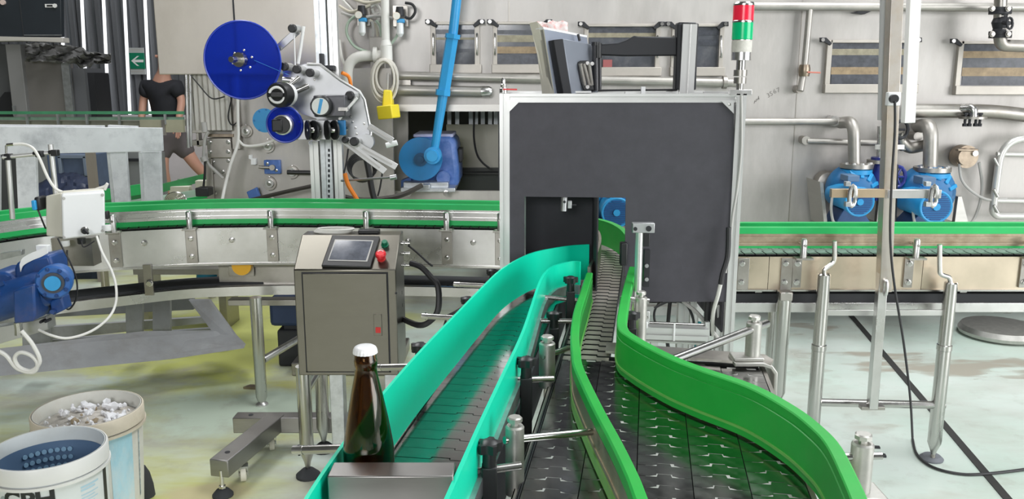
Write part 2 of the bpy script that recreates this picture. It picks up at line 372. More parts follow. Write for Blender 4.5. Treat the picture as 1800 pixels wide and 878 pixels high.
# teal lane: one wide slat belt
feed = thing('infeed_conveyor', 'single-lane dark slat belt conveyor between the two teal guides', 'conveyor', bel(-.32, 1.5, 0))
WF = .168; fl = link_mesh('belt_link', WF, P1, chain_b, tw=.03, off=.0, lg=.0018)
for i in range(18, 66):
    put('belt_link', fl, feed, bel(-.318, i*P1+.006, ZB+random.uniform(-.0003, .0003)), (0, 0, -BA))
f2 = MB()
f2.beam(bel(-.408, .6, ZB-.055), bel(-.408, 2.5, ZB-.055), .006, .11)
f2.build('side_frame', steel_d, feed)
MB().beam(bel(-.228, .6, ZB-.055), bel(-.228, 2.5, ZB-.055), .006, .11).build('side_frame', darkin, feed)  # gap-facing frame side blackened; its shade is in the colour
es = MB(); es.beam(bel(-.4045, .6, ZB-.002), bel(-.4045, 2.5, ZB-.002), .003, .012); es.build('edge_strip', tube_m, feed)
MB().beam(bel(-.318, .6, ZB-.03), bel(-.318, 2.5, ZB-.03), .17, .02).build('wear_bed', rubber, feed)
lg = MB()
for s0, t0 in ((-.4, 1.0), (-.24, 1.0), (-.4, 2.2), (-.24, 2.2)): lg.rod(bel(s0, t0, 0), bel(s0, t0, ZB-.1), .02)
lg.build('leg', tube_m, feed)
sb = MB()
for t0 in (1.16, 1.42, 1.72): sb.beam(bel(-.416, t0, ZB-.03), bel(-.416, t0, ZB-.20), .05, .012, up=(1, 0, 0))
sb.build('side_bracket', blackm, feed)
# ---------------------------------------------------------------- guides
def guide(name, label, path, side, z0, root_z=0, mats=(None, None, None), h=.085, sp=.036, top=.022, low=.014, w=.020, cat='guide rail'):
    # side=+1: body lies to the right of the path (path is the bottle side)
    path = smooth(path, 5)
    mid = path[len(path)//2]
    t = thing(name, label, cat, (mid.x, mid.y, z0))
    q = lambda a, b, c, d: [(side*a, c), (side*b, c), (side*b, d), (side*a, d)]
    base = [Vector((p.x, p.y, z0)) for p in path]
    MB().sweep(base, [(0, -.006), (side*.005, -.006), (side*.005, h-top), (side*w, h-top), (side*w, h-.003), (side*(w-.003), h), (side*.002, h), (0, h-.002), (0, h-.015), (side*.0015, h-.016), (side*.0015, h-.019), (0, h-.02)]).build('guide_face', mats[0], t, sm=30)
    MB().sweep(base, q(.006, w-.003, low+.003, h-top-.001)).build('rail_core', mats[1], t, sm=30)
    MB().sweep(base, q(.0055, w, -.006, low)).build('lower_strip', mats[2], t, sm=30)
    MB().sweep(base, q(-.0025, .002, .006, .0105)).build('lip_strip', mat('pale_green_lip', (.16, .46, .10), .5, 0, .1, 20), t, sm=30)
    r = MB(); r.sweep(base, q(w-.0035, w-.001, low+.004, low+.011)); r.sweep(base, q(w-.0035, w-.001, h-top-.010, h-top-.003)); r.build('rail_lip', mats[1], t, sm=30)
    return t
zt = ZB+.095
g2 = [Pz(1106, 469, zt), Pz(1096, 503, zt), Pz(1088, 539, zt), Pz(1085, 574, zt)]+[Pz(u, v, ZB+.01) for u, v in ((1105, 665), (1163, 701), (1221, 728), (1308, 763), (1376, 806), (1420, 846), (1444, 878), (1466, 930), (1490, 1000), (1510, 1090))]
G2 = guide('green_guide_rail', 'bright green curved bottle guide flaring right over the wide slat chains', g2, -1, ZB+.01, mats=(green, steel, green_w), w=.022)
g1 = [Pz(u, v, zt) for u, v in ((1042, 480), (1032, 515), (1022, 548), (1018, 587), (1021, 620), (1026, 646), (1058, 712), (1094, 777), (1123, 835), (1139, 875), (1156, 912))]
G1 = guide('green_guide_rail', 'narrow bright green guide with brown grimy rail left of the single chain lane', g1, 1, ZB+.01, mats=(green, grime, green_w), w=.018)
tl = [Pz(u, v, ZB+.12) for u, v in ((1036, 430), (1005, 432), (972, 437), (940, 444), (912, 456), (880, 476), (845, 510), (809, 547), (754, 604), (700, 664), (640, 736), (605, 783), (572, 830), (545, 872), (520, 914))]
# straight band on the left of the teal lane
pt = smooth(tl, 5); mid = pt[len(pt)//2]
TL = thing('teal_guide_rail', 'tall teal plastic guide strip curving along the left of the infeed belt', 'guide rail', (mid.x, mid.y, ZB+.012))
base = [Vector((p.x, p.y, ZB+.012)) for p in pt]
MB().sweep(base, [(0, 0), (.005, 0), (.005, .108), (0, .108)]).build('guide_face', teal, TL, sm=30)
MB().sweep(base, [(.005, .02), (.017, .02), (.017, .05), (.005, .05)]).build('rail_core', steel, TL, sm=30)
tr = [Pz(u, v, ZB+.12) for u, v in ((1021, 460), (1006, 459), (985, 463), (967, 470), (948, 493), (918, 580), (878, 665), (836, 754), (782, 874), (764, 914))]
pt = smooth(tr, 5); mid = pt[len(pt)//2]
TR = thing('teal_guide_rail', 'teal plastic guide strip with grey metal rail on the right of the infeed belt', 'guide rail', (mid.x, mid.y, ZB+.012))
base = [Vector((p.x, p.y, ZB+.012)) for p in pt]
MB().sweep(base, [(0, .042), (-.006, .042), (-.006, .108), (0, .108)]).build('guide_face', teal, TR, sm=30)
MB().sweep(base, [(-.002, .018), (-.014, .018), (-.014, .044), (-.0062, .044), (-.0062, .040), (-.002, .040)]).build('rail_core', galv, TR, sm=30)
MB().sweep(base, [(0, 0), (-.008, 0), (-.008, .014), (0, .014)]).build('lower_strip', teal, TR, sm=30)
# ---------------------------------------------------------------- posts with clamped rods
def knob(m, c, r=.018, h=.022):
    n = 20; c = Vector(c); prof = [r*(1.0 if (i//2) % 2 == 0 else .72) for i in range(n)]
    pts = [c+Vector((prof[i]*math.cos(2*math.pi*i/n), prof[i]*math.sin(2*math.pi*i/n), 0)) for i in range(n)]
    m.prism(pts, (0, 0, h*.6)); m.lathe([(r*.55, -h), (r*.5, 0)], c, (0, 0, 1), 12); m.lathe([(r*.7, h*.6), (r*.4, h*.75)], c, (0, 0, 1), 12)
def guide_post(label, base, z0, z1, r, rod_to=None, rod_z=None, back=.03, br=None, grp=None, rr=.006):
    base = Vector(base); t = thing('guide_post', label, 'guide post', (base.x, base.y, z0))
    b = Vector((base.x, base.y, 0))
    MB().lathe([(r, z0), (r, z1-.003), (r*.85, z1)], b, (0, 0, 1), 20).build('post', blast_m, t)
    MB().lathe([(r*.4, z1), (r*.4, z1+.005), (r*.8, z1+.006), (r*.8, z1+.012), (r*.65, z1+.014)], b, (0, 0, 1), 8).build('cap_bolt', blast_m, t)
    if rod_to is not None:
        a = Vector((base.x, base.y, rod_z)); q = Vector(rod_to); d = (q-a).normalized()
        MB().rod(a-d*back, q, rr, 12).build('clamp_rod', tube_m, t)
    if br:
        m = MB(); m.tube(smooth([Vector(x) for x in br]), r*.62, 10); m.build('bracket', steel_d, t)
    return t
c1 = Pd(905, 735, 1.22); z = c1.z
e1 = Pz(1040, 760, ZB+.052)
guide_post('near stainless post with a polished rod reaching the green guide, in the dark gap', (c1.x, c1.y, 0), ZB-.02, z-.012, .0145, e1, z-.035, .018, [(c1.x, c1.y, ZB-.012), (c1.x+.02, c1.y-.01, ZB-.025), (c1.x+.036, c1.y-.02, ZB-.07), (c1.x+.036, c1.y-.02, ZB-.16)])
c2 = Pd(962, 592, 1.66)
guide_post('farther stainless post in the dark gap between the teal and green guides', (c2.x, c2.y, 0), ZB-.01, c2.z-.012, .0165, Pz(1000, 612, ZB+.05), c2.z-.04, .016, [(c2.x, c2.y, ZB-.005), (c2.x+.02, c2.y-.01, ZB-.02), (c2.x+.034, c2.y-.015, ZB-.07), (c2.x+.034, c2.y-.015, ZB-.16)])
# posts with black knob clamps on the teal rail
def knob_clamp(label, u, v, D, zlow, rod_l, rod_r, grp='black knob clamps'):
    p = Pd(u, v, D); t = thing('knob_clamp', label, 'clamp', (p.x, p.y, zlow))
    k = MB(); knob(k, (p.x, p.y, p.z), .019, .022); k.build('knob', black, t)
    MB().obox((p.x, p.y, (p.z-.022+zlow)/2), (.022, .022, p.z-.022-zlow)).build('stem', black, t, .002)
    if rod_l:
        MB().rod(rod_l, rod_r, .006, 12).build('clamp_rod', tube_m, t)
    return t
k1 = Pd(860, 797, 1.13)
knob_clamp('nearest black star knob clamp on the teal guide rail', 860, 793, 1.13, ZB-.10, (k1.x-.02, k1.y, ZB+.06), (k1.x+.045, k1.y+.02, ZB+.06))
k2 = Pd(925, 640, 1.52)
knob_clamp('second black star knob clamp on the teal rail, before the far post', 925, 643, 1.50, ZB-.12, (k2.x-.02, k2.y, ZB+.055), (k2.x+.052, k2.y+.02, ZB+.05))
k3 = Pd(974, 555, 1.95)
knob_clamp('dark clamp stem between teal and green guides, behind the far post', 974, 560, 1.93, ZB-.1, (k3.x-.05, k3.y, ZB+.045), (k3.x+.045, k3.y, ZB+.045))
k4 = Pd(997, 500, 2.12)
knob_clamp('farthest dark clamp near the bend of the teal guide', 1003, 497, 2.12, ZB-.1, (k4.x-.07, k4.y, ZB+.06), (k4.x+.03, k4.y, ZB+.05))
# right posts
c3 = Pd(1517, 778, 1.20)
guide_post('squat stainless post at the right edge of the wide chain conveyor', (c3.x, c3.y, 0), ZB-.004, c3.z, .0165, Pd(1470, 804, 1.20), Pd(1517, 803, 1.20).z, .03, None)
bk3 = MB(); bk3.box((c3.x-.03, c3.y-.03, ZB-.05), (c3.x+.035, c3.y+.03, ZB-.004)); bk3.build('bracket_block', blast_m, bpy.data.objects['guide_post.002'], .004)
c4 = Pd(1326, 566, 1.765)
q4 = Pd(1182, 634, 1.58)
guide_post('stainless post on a bent bracket holding the long diagonal rod', (c4.x, c4.y, 0), ZB+.022, c4.z, .0165, q4, Pd(1326, 578, 1.765).z, .05, None, rr=.009)
t = bpy.data.objects['guide_post.003']
bk = MB(); sec = [(-.022, 0), (.022, 0), (.022, .008), (-.022, .008)]
bk.sweep([(c4.x-.045, c4.y, ZB+.014), (c4.x+.02, c4.y, ZB+.014)], sec)
pp = [(c4.x-.045, ZB+.014), (c4.x+.015, ZB+.014), (c4.x+.036, ZB+.008), (c4.x+.048, ZB-.008), (c4.x+.05, ZB-.07), (c4.x+.042, ZB-.07), (c4.x+.04, ZB-.012), (c4.x+.032, ZB), (c4.x+.015, ZB+.005), (c4.x-.045, ZB+.005)]
bk.prism([(x, c4.y-.03, z) for x, z in pp], (0, .06, 0)); bk.build('bent_bracket', blast_m, t, .002)
c5 = Pd(1127, 522, 2.02)
guide_post('pitted stainless post beside the silver sensor bar, right of the chain lane', (c5.x, c5.y, 0), ZB-.03, c5.z, .015, Pd(1090, 524, 2.02), Pd(1127, 528, 2.02).z, .02, [(c5.x, c5.y, ZB-.02), (c5.x+.01, c5.y, ZB-.06)])
k5 = Pd(1111, 560, 1.92)
knob_clamp('black star knob clamp at the right end of the single chain lane', 1111, 560, 1.92, ZB-.06, None, None)
# rods with knobs on the left side of the teal guide
for (u0, v0, u1, v1, lab) in ((516, 792, 612, 789, 'low polished rod behind the bottle foot on the left of the teal guide'),
                                 (657, 647, 735, 645, 'polished rod running left from the teal guide across the cabinet'),
                                 (742, 556, 808, 560, 'polished rod left of the teal guide, right of the cabinet'),
                                 (798, 500, 858, 503, 'farthest polished rod left of the teal guide bend')):
    b = Ps(u1, v1, -.412); a = Pd(u0, v0, b.y+.02); t = thing('clamp_bar', lab, 'rod', a)
    MB().rod(a, b, .0065, 14).build('bar', tube_m, t); MB().lathe([(.0068, 0), (.0068, .014), (.0072, .016)], a, b-a, 14).build('end_collar', steel, t)
    MB().rod(a+Vector((.008, 0, -.008)), a+Vector((.008, 0, .008)), .002, 8).build('cross_pin', blackm, t)
for u, v, lab in ((738, 617, 'black knob clamp left of the teal guide, beside the cabinet'), (822, 533, 'black knob clamp peeping over the middle of the teal guide'), (866, 483, 'black knob clamp behind the bend of the teal guide')):
    p = Ps(u, v, -.437); knob_clamp(lab, u, v, p.y, ZB-.14, None, None)
# ---------------------------------------------------------------- stop plate and bottle
zp = ZB+.126; a = Pz(575, 838, zp); b = Pz(797, 838, zp); a2 = Pz(583, 815, zp); b2 = Pz(800, 815, zp)
sp_ = thing('stop_plate', 'folded stainless stop plate in front of the bottle at the near end', 'plate', (a.x+.08, a.y, ZB-.2))
pm = MB(); prof = [(0, 0), (0, -.30), (.004, -.30), (.004, -.004), (.036, -.004), (.036, -.04), (.040, -.04), (.040, 0)]
pm.prism([(a.x, a.y+p, zp+q) for p, q in prof], (b.x-a.x, 0, 0)); pm.build('folded_plate', plate_m, sp_, .0015)
bc = Pd(642, 620, 1.069); bx, by = bc.x, bc.y
bo = thing('bottle', 'dark brown glass beer bottle with white crown cap on the belt', 'bottle', (bx, by, ZB))
prof = [(.030, 0), (.0335, .004), (.0338, .012), (.0338, .122), (.0330, .131), (.0275, .165), (.0205, .202), (.0155, .226), (.0145, .2345), (.0143, .237), (.0152, .239), (.0154, .244), (.0152, .248), (.0144, .250), (.0144, .2585), (.0128, .262)]
inn = [(r-.003, h) for r, h in reversed(prof[2:])]
MB().lathe(prof+[(.0100, .262)]+[(max(.008, r), h) for r, h in inn if h < .255]+[(.024, .008)], (bx, by, ZB+.001), (0, 0, 1), 48).build('bottle_glass', mat('brown_bottle_glass', (.30, .17, .07), .04, trans=1, ior=1.5), bo, sm=50)
MB().lathe([(.001, .012), (.0295, .013), (.0300, .05), (.0300, .10)], (bx, by, ZB+.001), (0, 0, 1), 40).build('beer', mat('dark_beer', (.035, .02, .008), .15), bo, sm=50)
n = 42; m = MB(); vs = []; fs = []
rows = [(.0157, .2570, .0006), (.0156, .2595, .0005), (.0152, .2625, .0002), (.0141, .2648, 0), (.0118, .2664, 0), (.006, .2668, 0)]
for r, h, w in rows:
    for i in range(n*2):
        rr = r+(w if i % 4 < 2 else -w*.3); th = math.pi*i/n; vs.append((bx+rr*math.cos(th), by+rr*math.sin(th), ZB+.001+h))
N2 = n*2
for k in range(len(rows)-1):
    for i in range(N2): j = (i+1) % N2; fs.append((k*N2+i, k*N2+j, (k+1)*N2+j, (k+1)*N2+i))
fs.append(tuple(range((len(rows)-1)*N2, len(rows)*N2)))
m.add(vs, fs); m.build('crown_cap', mat('white_cap_enamel', (.84, .84, .85), .3), bo, sm=50)
# ================================================================ INSPECTION ENCLOSURE
DE = 2.40; DB = 2.84
def extr(m, p, q, w=.03, h=None):                # slotted aluminium profile along p->q
    p = Vector(p); q = Vector(q); h = h or w; d = (q-p).normalized(); up = Vector((0, 0, 1)) if abs(d.z) < .9 else Vector((0, 1, 0))
    sd = d.cross(up).normalized(); u2 = sd.cross(d); a = w/2; c = h/2; s = .004; g = .006
    sec = []
    for (x, y) in ((-a, -c), (-s, -c), (-s, -c+g), (s, -c+g), (s, -c), (a, -c), (a, -s), (a-g, -s), (a-g, s), (a, s), (a, c), (s, c), (s, c-g), (-s, c-g), (-s, c), (-a, c), (-a, s), (-a+g, s), (-a+g, -s), (-a, -s)): sec.append(p+sd*x+u2*y)
    m.prism(sec, q-p); return m
xl = Pd(887, 300, DE).x; xr = Pd(1297, 300, DE).x; ztop = Pd(1000, 165, DE).z
en = thing('inspection_enclosure', 'aluminium framed inspection enclosure with a large matte black front panel', 'enclosure', ((xl+xr)/2, (DE+DB)/2, 0))
for x in (xl, xr):
    for y in (DE+.014, DB):
        extr(MB(), (x, y, .0), (x, y, ztop-.0), .028).build('corner_post', alu, en)
extr(MB(), (xl+.014, DE+.014, ztop-.012), (xr-.014, DE+.014, ztop-.012), .024).build('top_beam', alu, en)
extr(MB(), (xl+.014, DB, ztop-.012), (xr-.014, DB, ztop-.012), .024).build('top_beam', alu, en)
for x in (xl, xr): extr(MB(), (x, DE+.03, ztop-.012), (x, DB-.015, ztop-.012), .024).build('side_beam', alu, en)
# front panel with the bottle passage cut out
pts = [(893, 180), (1287, 180), (1290, 188), (1290, 300), (1281, 470), (1279, 531), (1143, 531), (1102, 528), (1098, 470), (1100, 348), (922, 346), (922, 470), (893, 470)]
MB().ppx(pts, DE+.004, .005).build('black_front_panel', blackp, en, sm=0)
for sg, u, v in ((1, 892, 178), (-1, 1290, 178)):
    MB().ppx([(u, v), (u+sg*22, v), (u+sg*17, v+5), (u+sg*4, v+18), (u, v+22)], DE-.004, .006).build('corner_gusset', alu, en, sm=0)
bpt(en, 1283, 184, DE-.004, 2)
# inner dark tunnel: side and back boards
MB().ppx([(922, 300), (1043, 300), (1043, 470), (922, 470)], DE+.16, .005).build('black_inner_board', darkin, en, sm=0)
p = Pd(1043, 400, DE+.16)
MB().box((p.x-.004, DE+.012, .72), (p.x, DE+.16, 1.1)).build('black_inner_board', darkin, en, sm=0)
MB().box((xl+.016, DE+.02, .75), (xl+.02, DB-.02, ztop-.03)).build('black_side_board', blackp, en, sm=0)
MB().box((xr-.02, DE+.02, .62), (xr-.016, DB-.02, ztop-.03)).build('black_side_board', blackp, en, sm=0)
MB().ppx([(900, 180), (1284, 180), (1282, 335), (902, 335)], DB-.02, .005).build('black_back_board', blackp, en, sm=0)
a = Pd(922, 345, DE+.16); MB().box((a.x-.002, DE+.155, .80), (a.x+.004, DE+.159, 1.05)).build('edge_trim', alu, en, sm=0)
# loose strips on the top frame
sm_ = MB()
for u0, u1, dd in ((893, 940, .05), (1001, 1040, .12), (1100, 1118, .02), (1174, 1196, .2), (1216, 1240, .2), (1240, 1282, .08)):
    x0 = Pd(u0, 160, DE+dd).x; x1 = Pd(u1, 160, DE+dd).x; sm_.box((x0, DE+dd+.012, ztop), (x1, DE+dd+.03, ztop+.005))
sm_.build('top_bracket', alu, en, sm=0)
xm = Pd(1131, 155, DE+.1).x; MB().box((xm-.006, DE+.1, ztop-.02), (xm+.006, DE+.11, ztop+.018)).build('cable_tie_mount', white, en, sm=0)
MB().tube([(Pd(1050, 160, DE+.2).x, DE+.2, ztop+.006), (Pd(1190, 160, DE+.2).x, DE+.2, ztop+.008)], .003).build('loose_cable', hose_k, en)
MB().box((xl, DE+.2, ztop-.02), (xr, DE+.22, ztop)).build('cross_beam', alu, en, sm=0)
# lower inner frame below the panel
lf = []
for u0, v0, u1, v1, D, w in ((1201, 520, 1200, 700, 2.62, .032), (1219, 520, 1218, 700, 2.70, .02), (1267, 530, 1265, 720, 2.55, .026)):
    a = Pd(u0, v0, D); extr(MB(), (a.x, D, 0), (a.x, D, a.z+.06), w).build('inner_post', alu, en)
for zc, y in ((Pd(1000, 545, 2.75).z, 2.75),): MB().beam((xl, y, zc), (xr, y, zc), .03, .03).build('lower_beam', alu, en, sm=0)
MB().ppx([(1261, 540), (1270, 534), (1278, 540), (1278, 550), (1270, 548), (1262, 560)], 2.45, .01).build('lower_gusset', alu, en, sm=0)
# --- bottle sensor in the opening
t = thing('bottle_sensor', 'small silver sensor barrel hanging in the dark tunnel opening', 'sensor', Pd(992, 372, DE+.03))
a = Pd(992, 347, DE+.03); b = Pd(990.5, 371, DE+.03); MB().rod(a, b, .0095, 18).build('barrel', alu_p, t)
MB().rod(a-Vector((0, 0, .012)), a-Vector((-.0, .012, .012)), .004, 10).build('set_screw', blackm, t)
MB().bpx(998, 354, 1005, 367, DE+.022, .014).build('clamp_block', alu_p, t, .001)
MB().rod(Pd(1005, 361, DE+.028), Pd(1013, 361, DE+.028), .0025, 8).build('probe', blackm, t)
MB().rod(a, a+Vector((0, 0, .04)), .004, 8).build('hanger', alu_p, t)
# --- sensor bar in front of the panel
t = thing('sensor_bar', 'vertical silver rod with a clamp block on top, before the black panel', 'rod', Pd(1118, 560, 2.12))
MB().rod(Pd(1119, 575, 2.12), Pd(1124, 402, 2.12), .0095, 18).build('rod', alu, t)
m = MB(); m.bpx(1112, 393, 1151, 410, 2.11, .022); m.build('clamp_block', alu_p, t, .0015)
for u, v in ((1117, 403), (1139, 403)): MB().cpx(u, v, 3.4, 2.106, .005, 12).build('screw', blackm, t)
MB().cpx(1140.5, 402.5, 5, 2.107, .004, 16).build('rod_end', blackm, t)
MB().bpx(1131, 411, 1142, 434, 2.13, .014).build('sensor_head', black, t, .0015)
m = MB(); m.bpx(1132, 440, 1142, 505, 2.20, .02)
m.build('slotted_bracket', blackm, t, sm=0)
for v in (468, 492): MB().cpx(1137, v, 3.5, 2.195, .004, 12).build('screw', alu_p, t)
# --- ball valve at the left top corner
t = thing('ball_valve', 'small ball valve with red lever on the enclosure top corner', 'valve', Pd(885, 164, DE-.02))
MB().lathe([(.011, 0), (.011, .012), (.008, .014), (.0085, .022), (.006, .024), (.006, .036), (.004, .04)], Pd(885, 163, DE+.01), (0, 0, 1), 14).build('valve_body', steel, t)
MB().beam(Pd(884, 157, DE-.005), Pd(909, 157.5, DE-.005), .008, .004).build('lever', red, t)
# --- signal tower
D = 2.43; t = thing('signal_tower', 'red over green signal tower light on the enclosure corner', 'signal light', Pd(1299, 165, D))
ax = Pd(1306, 40, D).x; zz = lambda v: Pd(1306, v, D).z; r = 18*mpx(D, 40); o = (ax, D, 0)
MB().lathe([(r*.95, zz(37)), (r, zz(36)), (r, zz(9)), (r*.95, zz(8))], o, (0, 0, 1), 32).build('red_module', mat('red_lamp_lens', (.75, .02, .05), .2, 0, emit=(.8, .02, .06), estr=.12), t)
MB().lathe([(r*.95, zz(70)), (r, zz(69)), (r, zz(40)), (r*.95, zz(39))], o, (0, 0, 1), 32).build('green_module', mat('green_lamp_lens', (.0, .42, .16), .2, 0, emit=(.0, .5, .2), estr=.1), t)
m = MB()
for v in (8, 38): m.lathe([(r*1.02, zz(v+2)), (r*1.02, zz(v-1)), (r*.9, zz(v-4))], o, (0, 0, 1), 32)
m.build('chrome_ring', tube_m, t)
MB().lathe([(r*.96, zz(106)), (r*.96, zz(70))], o, (0, 0, 1), 32).build('base', steel, t)
m = MB(); m.lathe([(r*.975, zz(92)), (r*.975, zz(71))], o, (0, 0, 1), 32); m.build('label', mat('grey_label', (.62, .60, .55), .6, 0, .12, 90), t)
ax2 = Pd(1300, 130, D).x
MB().lathe([(r*.45, zz(125)), (r*.45, zz(106))], o, (0, 0, 1), 20).build('stem', tube_m, t)
m = MB(); m.lathe([(r*.62, zz(147)), (r*.62, zz(136))], o, (0, 0, 1), 16); m.lathe([(r*.66, zz(134)), (r*.66, zz(123))], o, (0, 0, 1), 16); m.build('collar', steel_d, t)
MB().lathe([(r*.3, zz(172)), (r*.36, zz(146))], o, (0, 0, 1), 16).build('foot', tube_m, t)
m = MB(); m.bpx(1283, 158, 1322, 168, D-.03, .02); m.build('mount_bracket', steel, t, .001)
# cable down the right post
t = MB().tpx([(1303, 168, 2.39), (1303, 260, 2.38), (1296, 330, 2.38), (1288, 380, 2.38), (1283, 425, 2.378), (1275, 480, 2.375)], .004).build('tower_cable', hose_g)
tag(t, 'grey cable running down the right front post of the enclosure', 'cable')
t = thing('sleeved_cable', 'white cable leaving a black sleeve at the panel edge', 'cable', Pd(1266, 500, 2.37))
MB().tpx([(1281, 400, 2.372), (1279, 450, 2.37), (1270, 482, 2.368), (1267, 500, 2.368)], .0075).build('sleeve', hose_k, t)
MB().tpx([(1268, 494, 2.368), (1262, 520, 2.38), (1254, 550, 2.42), (1252, 590, 2.45)], .006).build('cable', hose_w, t)
# loops of cable beneath the panel
for i, (pts, r_, m_, lab) in enumerate(((((1160, 530, 2.6), (1150, 550, 2.5), (1155, 575, 2.5), (1175, 590, 2.55)), .0035, hose_k, 'thin black cable loop hanging beneath the black panel, at the left'),
    (((1150, 542, 2.5), (1178, 530, 2.5), (1205, 535, 2.5), (1218, 560, 2.5), (1222, 590, 2.55)), .004, hose_k, 'black cable arching beneath the black panel edge'),
    (((1178, 530, 2.55), (1175, 560, 2.55), (1173, 600, 2.6), (1180, 640, 2.62)), .006, hose_k, 'thick black cable dropping straight below the black panel'),
    (((1200, 530, 2.5), (1225, 550, 2.48), (1250, 580, 2.48), (1270, 610, 2.5), (1276, 640, 2.5)), .006, hose_g, 'grey air hose crossing diagonally below the panel'),
    (((1245, 530, 2.45), (1243, 560, 2.45), (1246, 590, 2.45)), .009, hose_k, 'black bundled cable near the right foot of the panel'),
    (((1230, 566, 2.46), (1225, 590, 2.46), (1223, 612, 2.5)), .005, mat('teal_air_hose', (.02, .28, .33), .5), 'short teal air hose by the ejector'))):
    tag(MB().tpx(pts, r_).build('hanging_cable' if 'cable' in lab else 'air_hose', m_), lab, 'cable')
# --- pneumatic ejector below the panel
D = 2.30; t = thing('ejector_unit', 'aluminium ejector unit of extrusions and a white cylinder below the panel', 'ejector', Pd(1185, 610, D))
extr(MB(), Pd(1124, 583, D), Pd(1243, 587, D), .036, .034).build('main_extrusion', alu, t)
MB().rod(Pd(1140, 569, D+.03), Pd(1243, 573, D+.03), .006).build('guide_rod', tube_m, t)
MB().rod(Pd(1124, 597, D-.005), Pd(1240, 604, D-.005), .006).build('guide_rod', tube_m, t)
m = MB(); m.bpx(1121, 567, 1139, 578, D-.02, .05); m.build('end_block', white, t, .002)
m = MB(); m.bpx(1184, 569, 1187, 600, D-.022, .003); m.build('cable_tie', white, t, sm=0)
m = MB(); m.bpx(1133, 548, 1142, 570, D, .015); m.build('angle_bracket', alu, t, .001); bpt(t, 1137, 559, D, 2.4)
extr(MB(), Pd(1243, 600, D+.02), Pd(1243, 566, D+.02), .012).build('end_plate', alu, t)
for u in (1150, 1232): a = Pd(u, 590, D+.05); MB().beam((a.x, a.y, 0), (a.x, a.y, a.z), .02, .02).build('leg', alu, t, sm=0)
# ================================================================ MONITOR, ARM AND POLE ABOVE THE ENCLOSURE
D = 2.60; t = thing('monitor_stand', 'black articulated monitor arm on a short slotted aluminium pole', 'monitor stand', Pd(1205, 160, D))
a = Pd(1204.5, 165, D); b = Pd(1207, 43, D); extr(MB(), (a.x, D, ztop-.01), (a.x+.003, D, b.z), .042, .04).build('pole', alu, t)
m = MB(); m.bpx(1189, 41, 1197, 158, D-.005, .045); m.bpx(1216, 41, 1226, 158, D-.005, .045); m.build('pole_cover', blackm, t, .003)
m = MB(); m.bpx(1192, 39, 1224, 46, D-.003, .05); m.build('pole_cap', black, t, .004)
m = MB(); m.ppx([(1053, 78), (1086, 76), (1100, 71), (1115, 63), (1122, 64), (1190, 65), (1190, 98), (1100, 99), (1053, 97)], D-.005, .035); m.build('arm_link', blackm, t, .004)
m = MB(); m.rpx((1046, 76, D), (1047, 160, D), .0095, 16); m.rpx((1054, 100, D+.01), (1054, 158, D+.01), .006, 12); m.build('swivel_column', mat('gloss_black_tube', (.03, .03, .035), .18), t)
m = MB(); m.rpx((1047, 74, D), (1047, 80, D), .013, 16); m.rpx((1051, 76, D), (1051, 102, D), .012, 16); m.build('swivel_collar', black, t)
# tilt bracket to the panel
m = MB()
for u0, u1 in ((1018, 1026), (1024, 1034), (1033, 1038)): m.rpx((u0+2, 112, D-.05), (u1+2, 150, D-.04), .006, 10)
m.build('tilt_link', steel_d, t)
m = MB(); m.ppx([(1015, 110), (1020, 107), (1034, 106), (1038, 112), (1036, 128), (1030, 120), (1026, 125), (1032, 150), (1042, 148), (1044, 159), (1026, 159), (1019, 140)], D-.045, .02); m.build('tilt_bracket', black, t, .002)
for u, v in ((1033, 111), (1041, 112), (1033, 153)): MB().cpx(u, v, 3.4, D-.055, .01, 12).build('pivot_bolt', steel, t)
t = thing('monitor', 'monitor seen from behind with a pale bezel and dark tilted back', 'monitor', Pd(990, 162, 2.55))
def slab(front, D0, D1, off):                 # a leaning slab: picture outline at near edge D0..far edge D1
    return front
pa, pb, pc, pd_ = Pd(955, 51, 2.52), Pd(1032, 66, 2.66), Pd(1052, 165, 2.66), Pd(974, 168, 2.52)
nn = (pb-pa).cross(pd_-pa).normalized()
if nn.y > 0: nn = -nn
m = MB(); m.prism([pa, pb, pc, pd_], -nn*.02); m.build('back_shell', mat('monitor_grey', (.30, .33, .40), .28, .3, .08, 6), t, .002)
q = [Pd(944, 42, 2.56), Pd(950, 44, 2.53), pa, pd_, Pd(965, 168, 2.54), Pd(949, 85, 2.56)]
m = MB(); m.prism([p-nn*(-.002) for p in (pa, pd_, Pd(966, 168, 2.53), Pd(957, 95, 2.53), Pd(948, 56, 2.53), Pd(943, 38, 2.54), Pd(951, 46, 2.53))], -nn*.03); m.build('bezel', cream, t, sm=0)
m = MB(); m.prism([pa, pb, pb+Vector((0, 0, .006)), pa+Vector((0, 0, .006))], -nn*.03); m.build('bezel_top', white, t, sm=0)
q0, q1, q2, q3 = Pd(990, 68, 2.515), Pd(1040, 78, 2.62), Pd(1048, 163, 2.62), Pd(1005, 166, 2.515)
m = MB(); m.prism([q0, q1, q2, q3], -nn*.03); m.build('mounted_computer', mat('dark_grey_case', (.22, .24, .28), .35, .2), t, .002)
m = MB(); m.prism([Pd(973, 70, 2.515), q0, q3, Pd(990, 166, 2.515)], -nn*.03); m.build('computer_side', blackm, t, .002)
m = MB(); m.rpx((1016, 60, 2.6), (1019, 72, 2.6), .004); m.build('antenna', black, t)
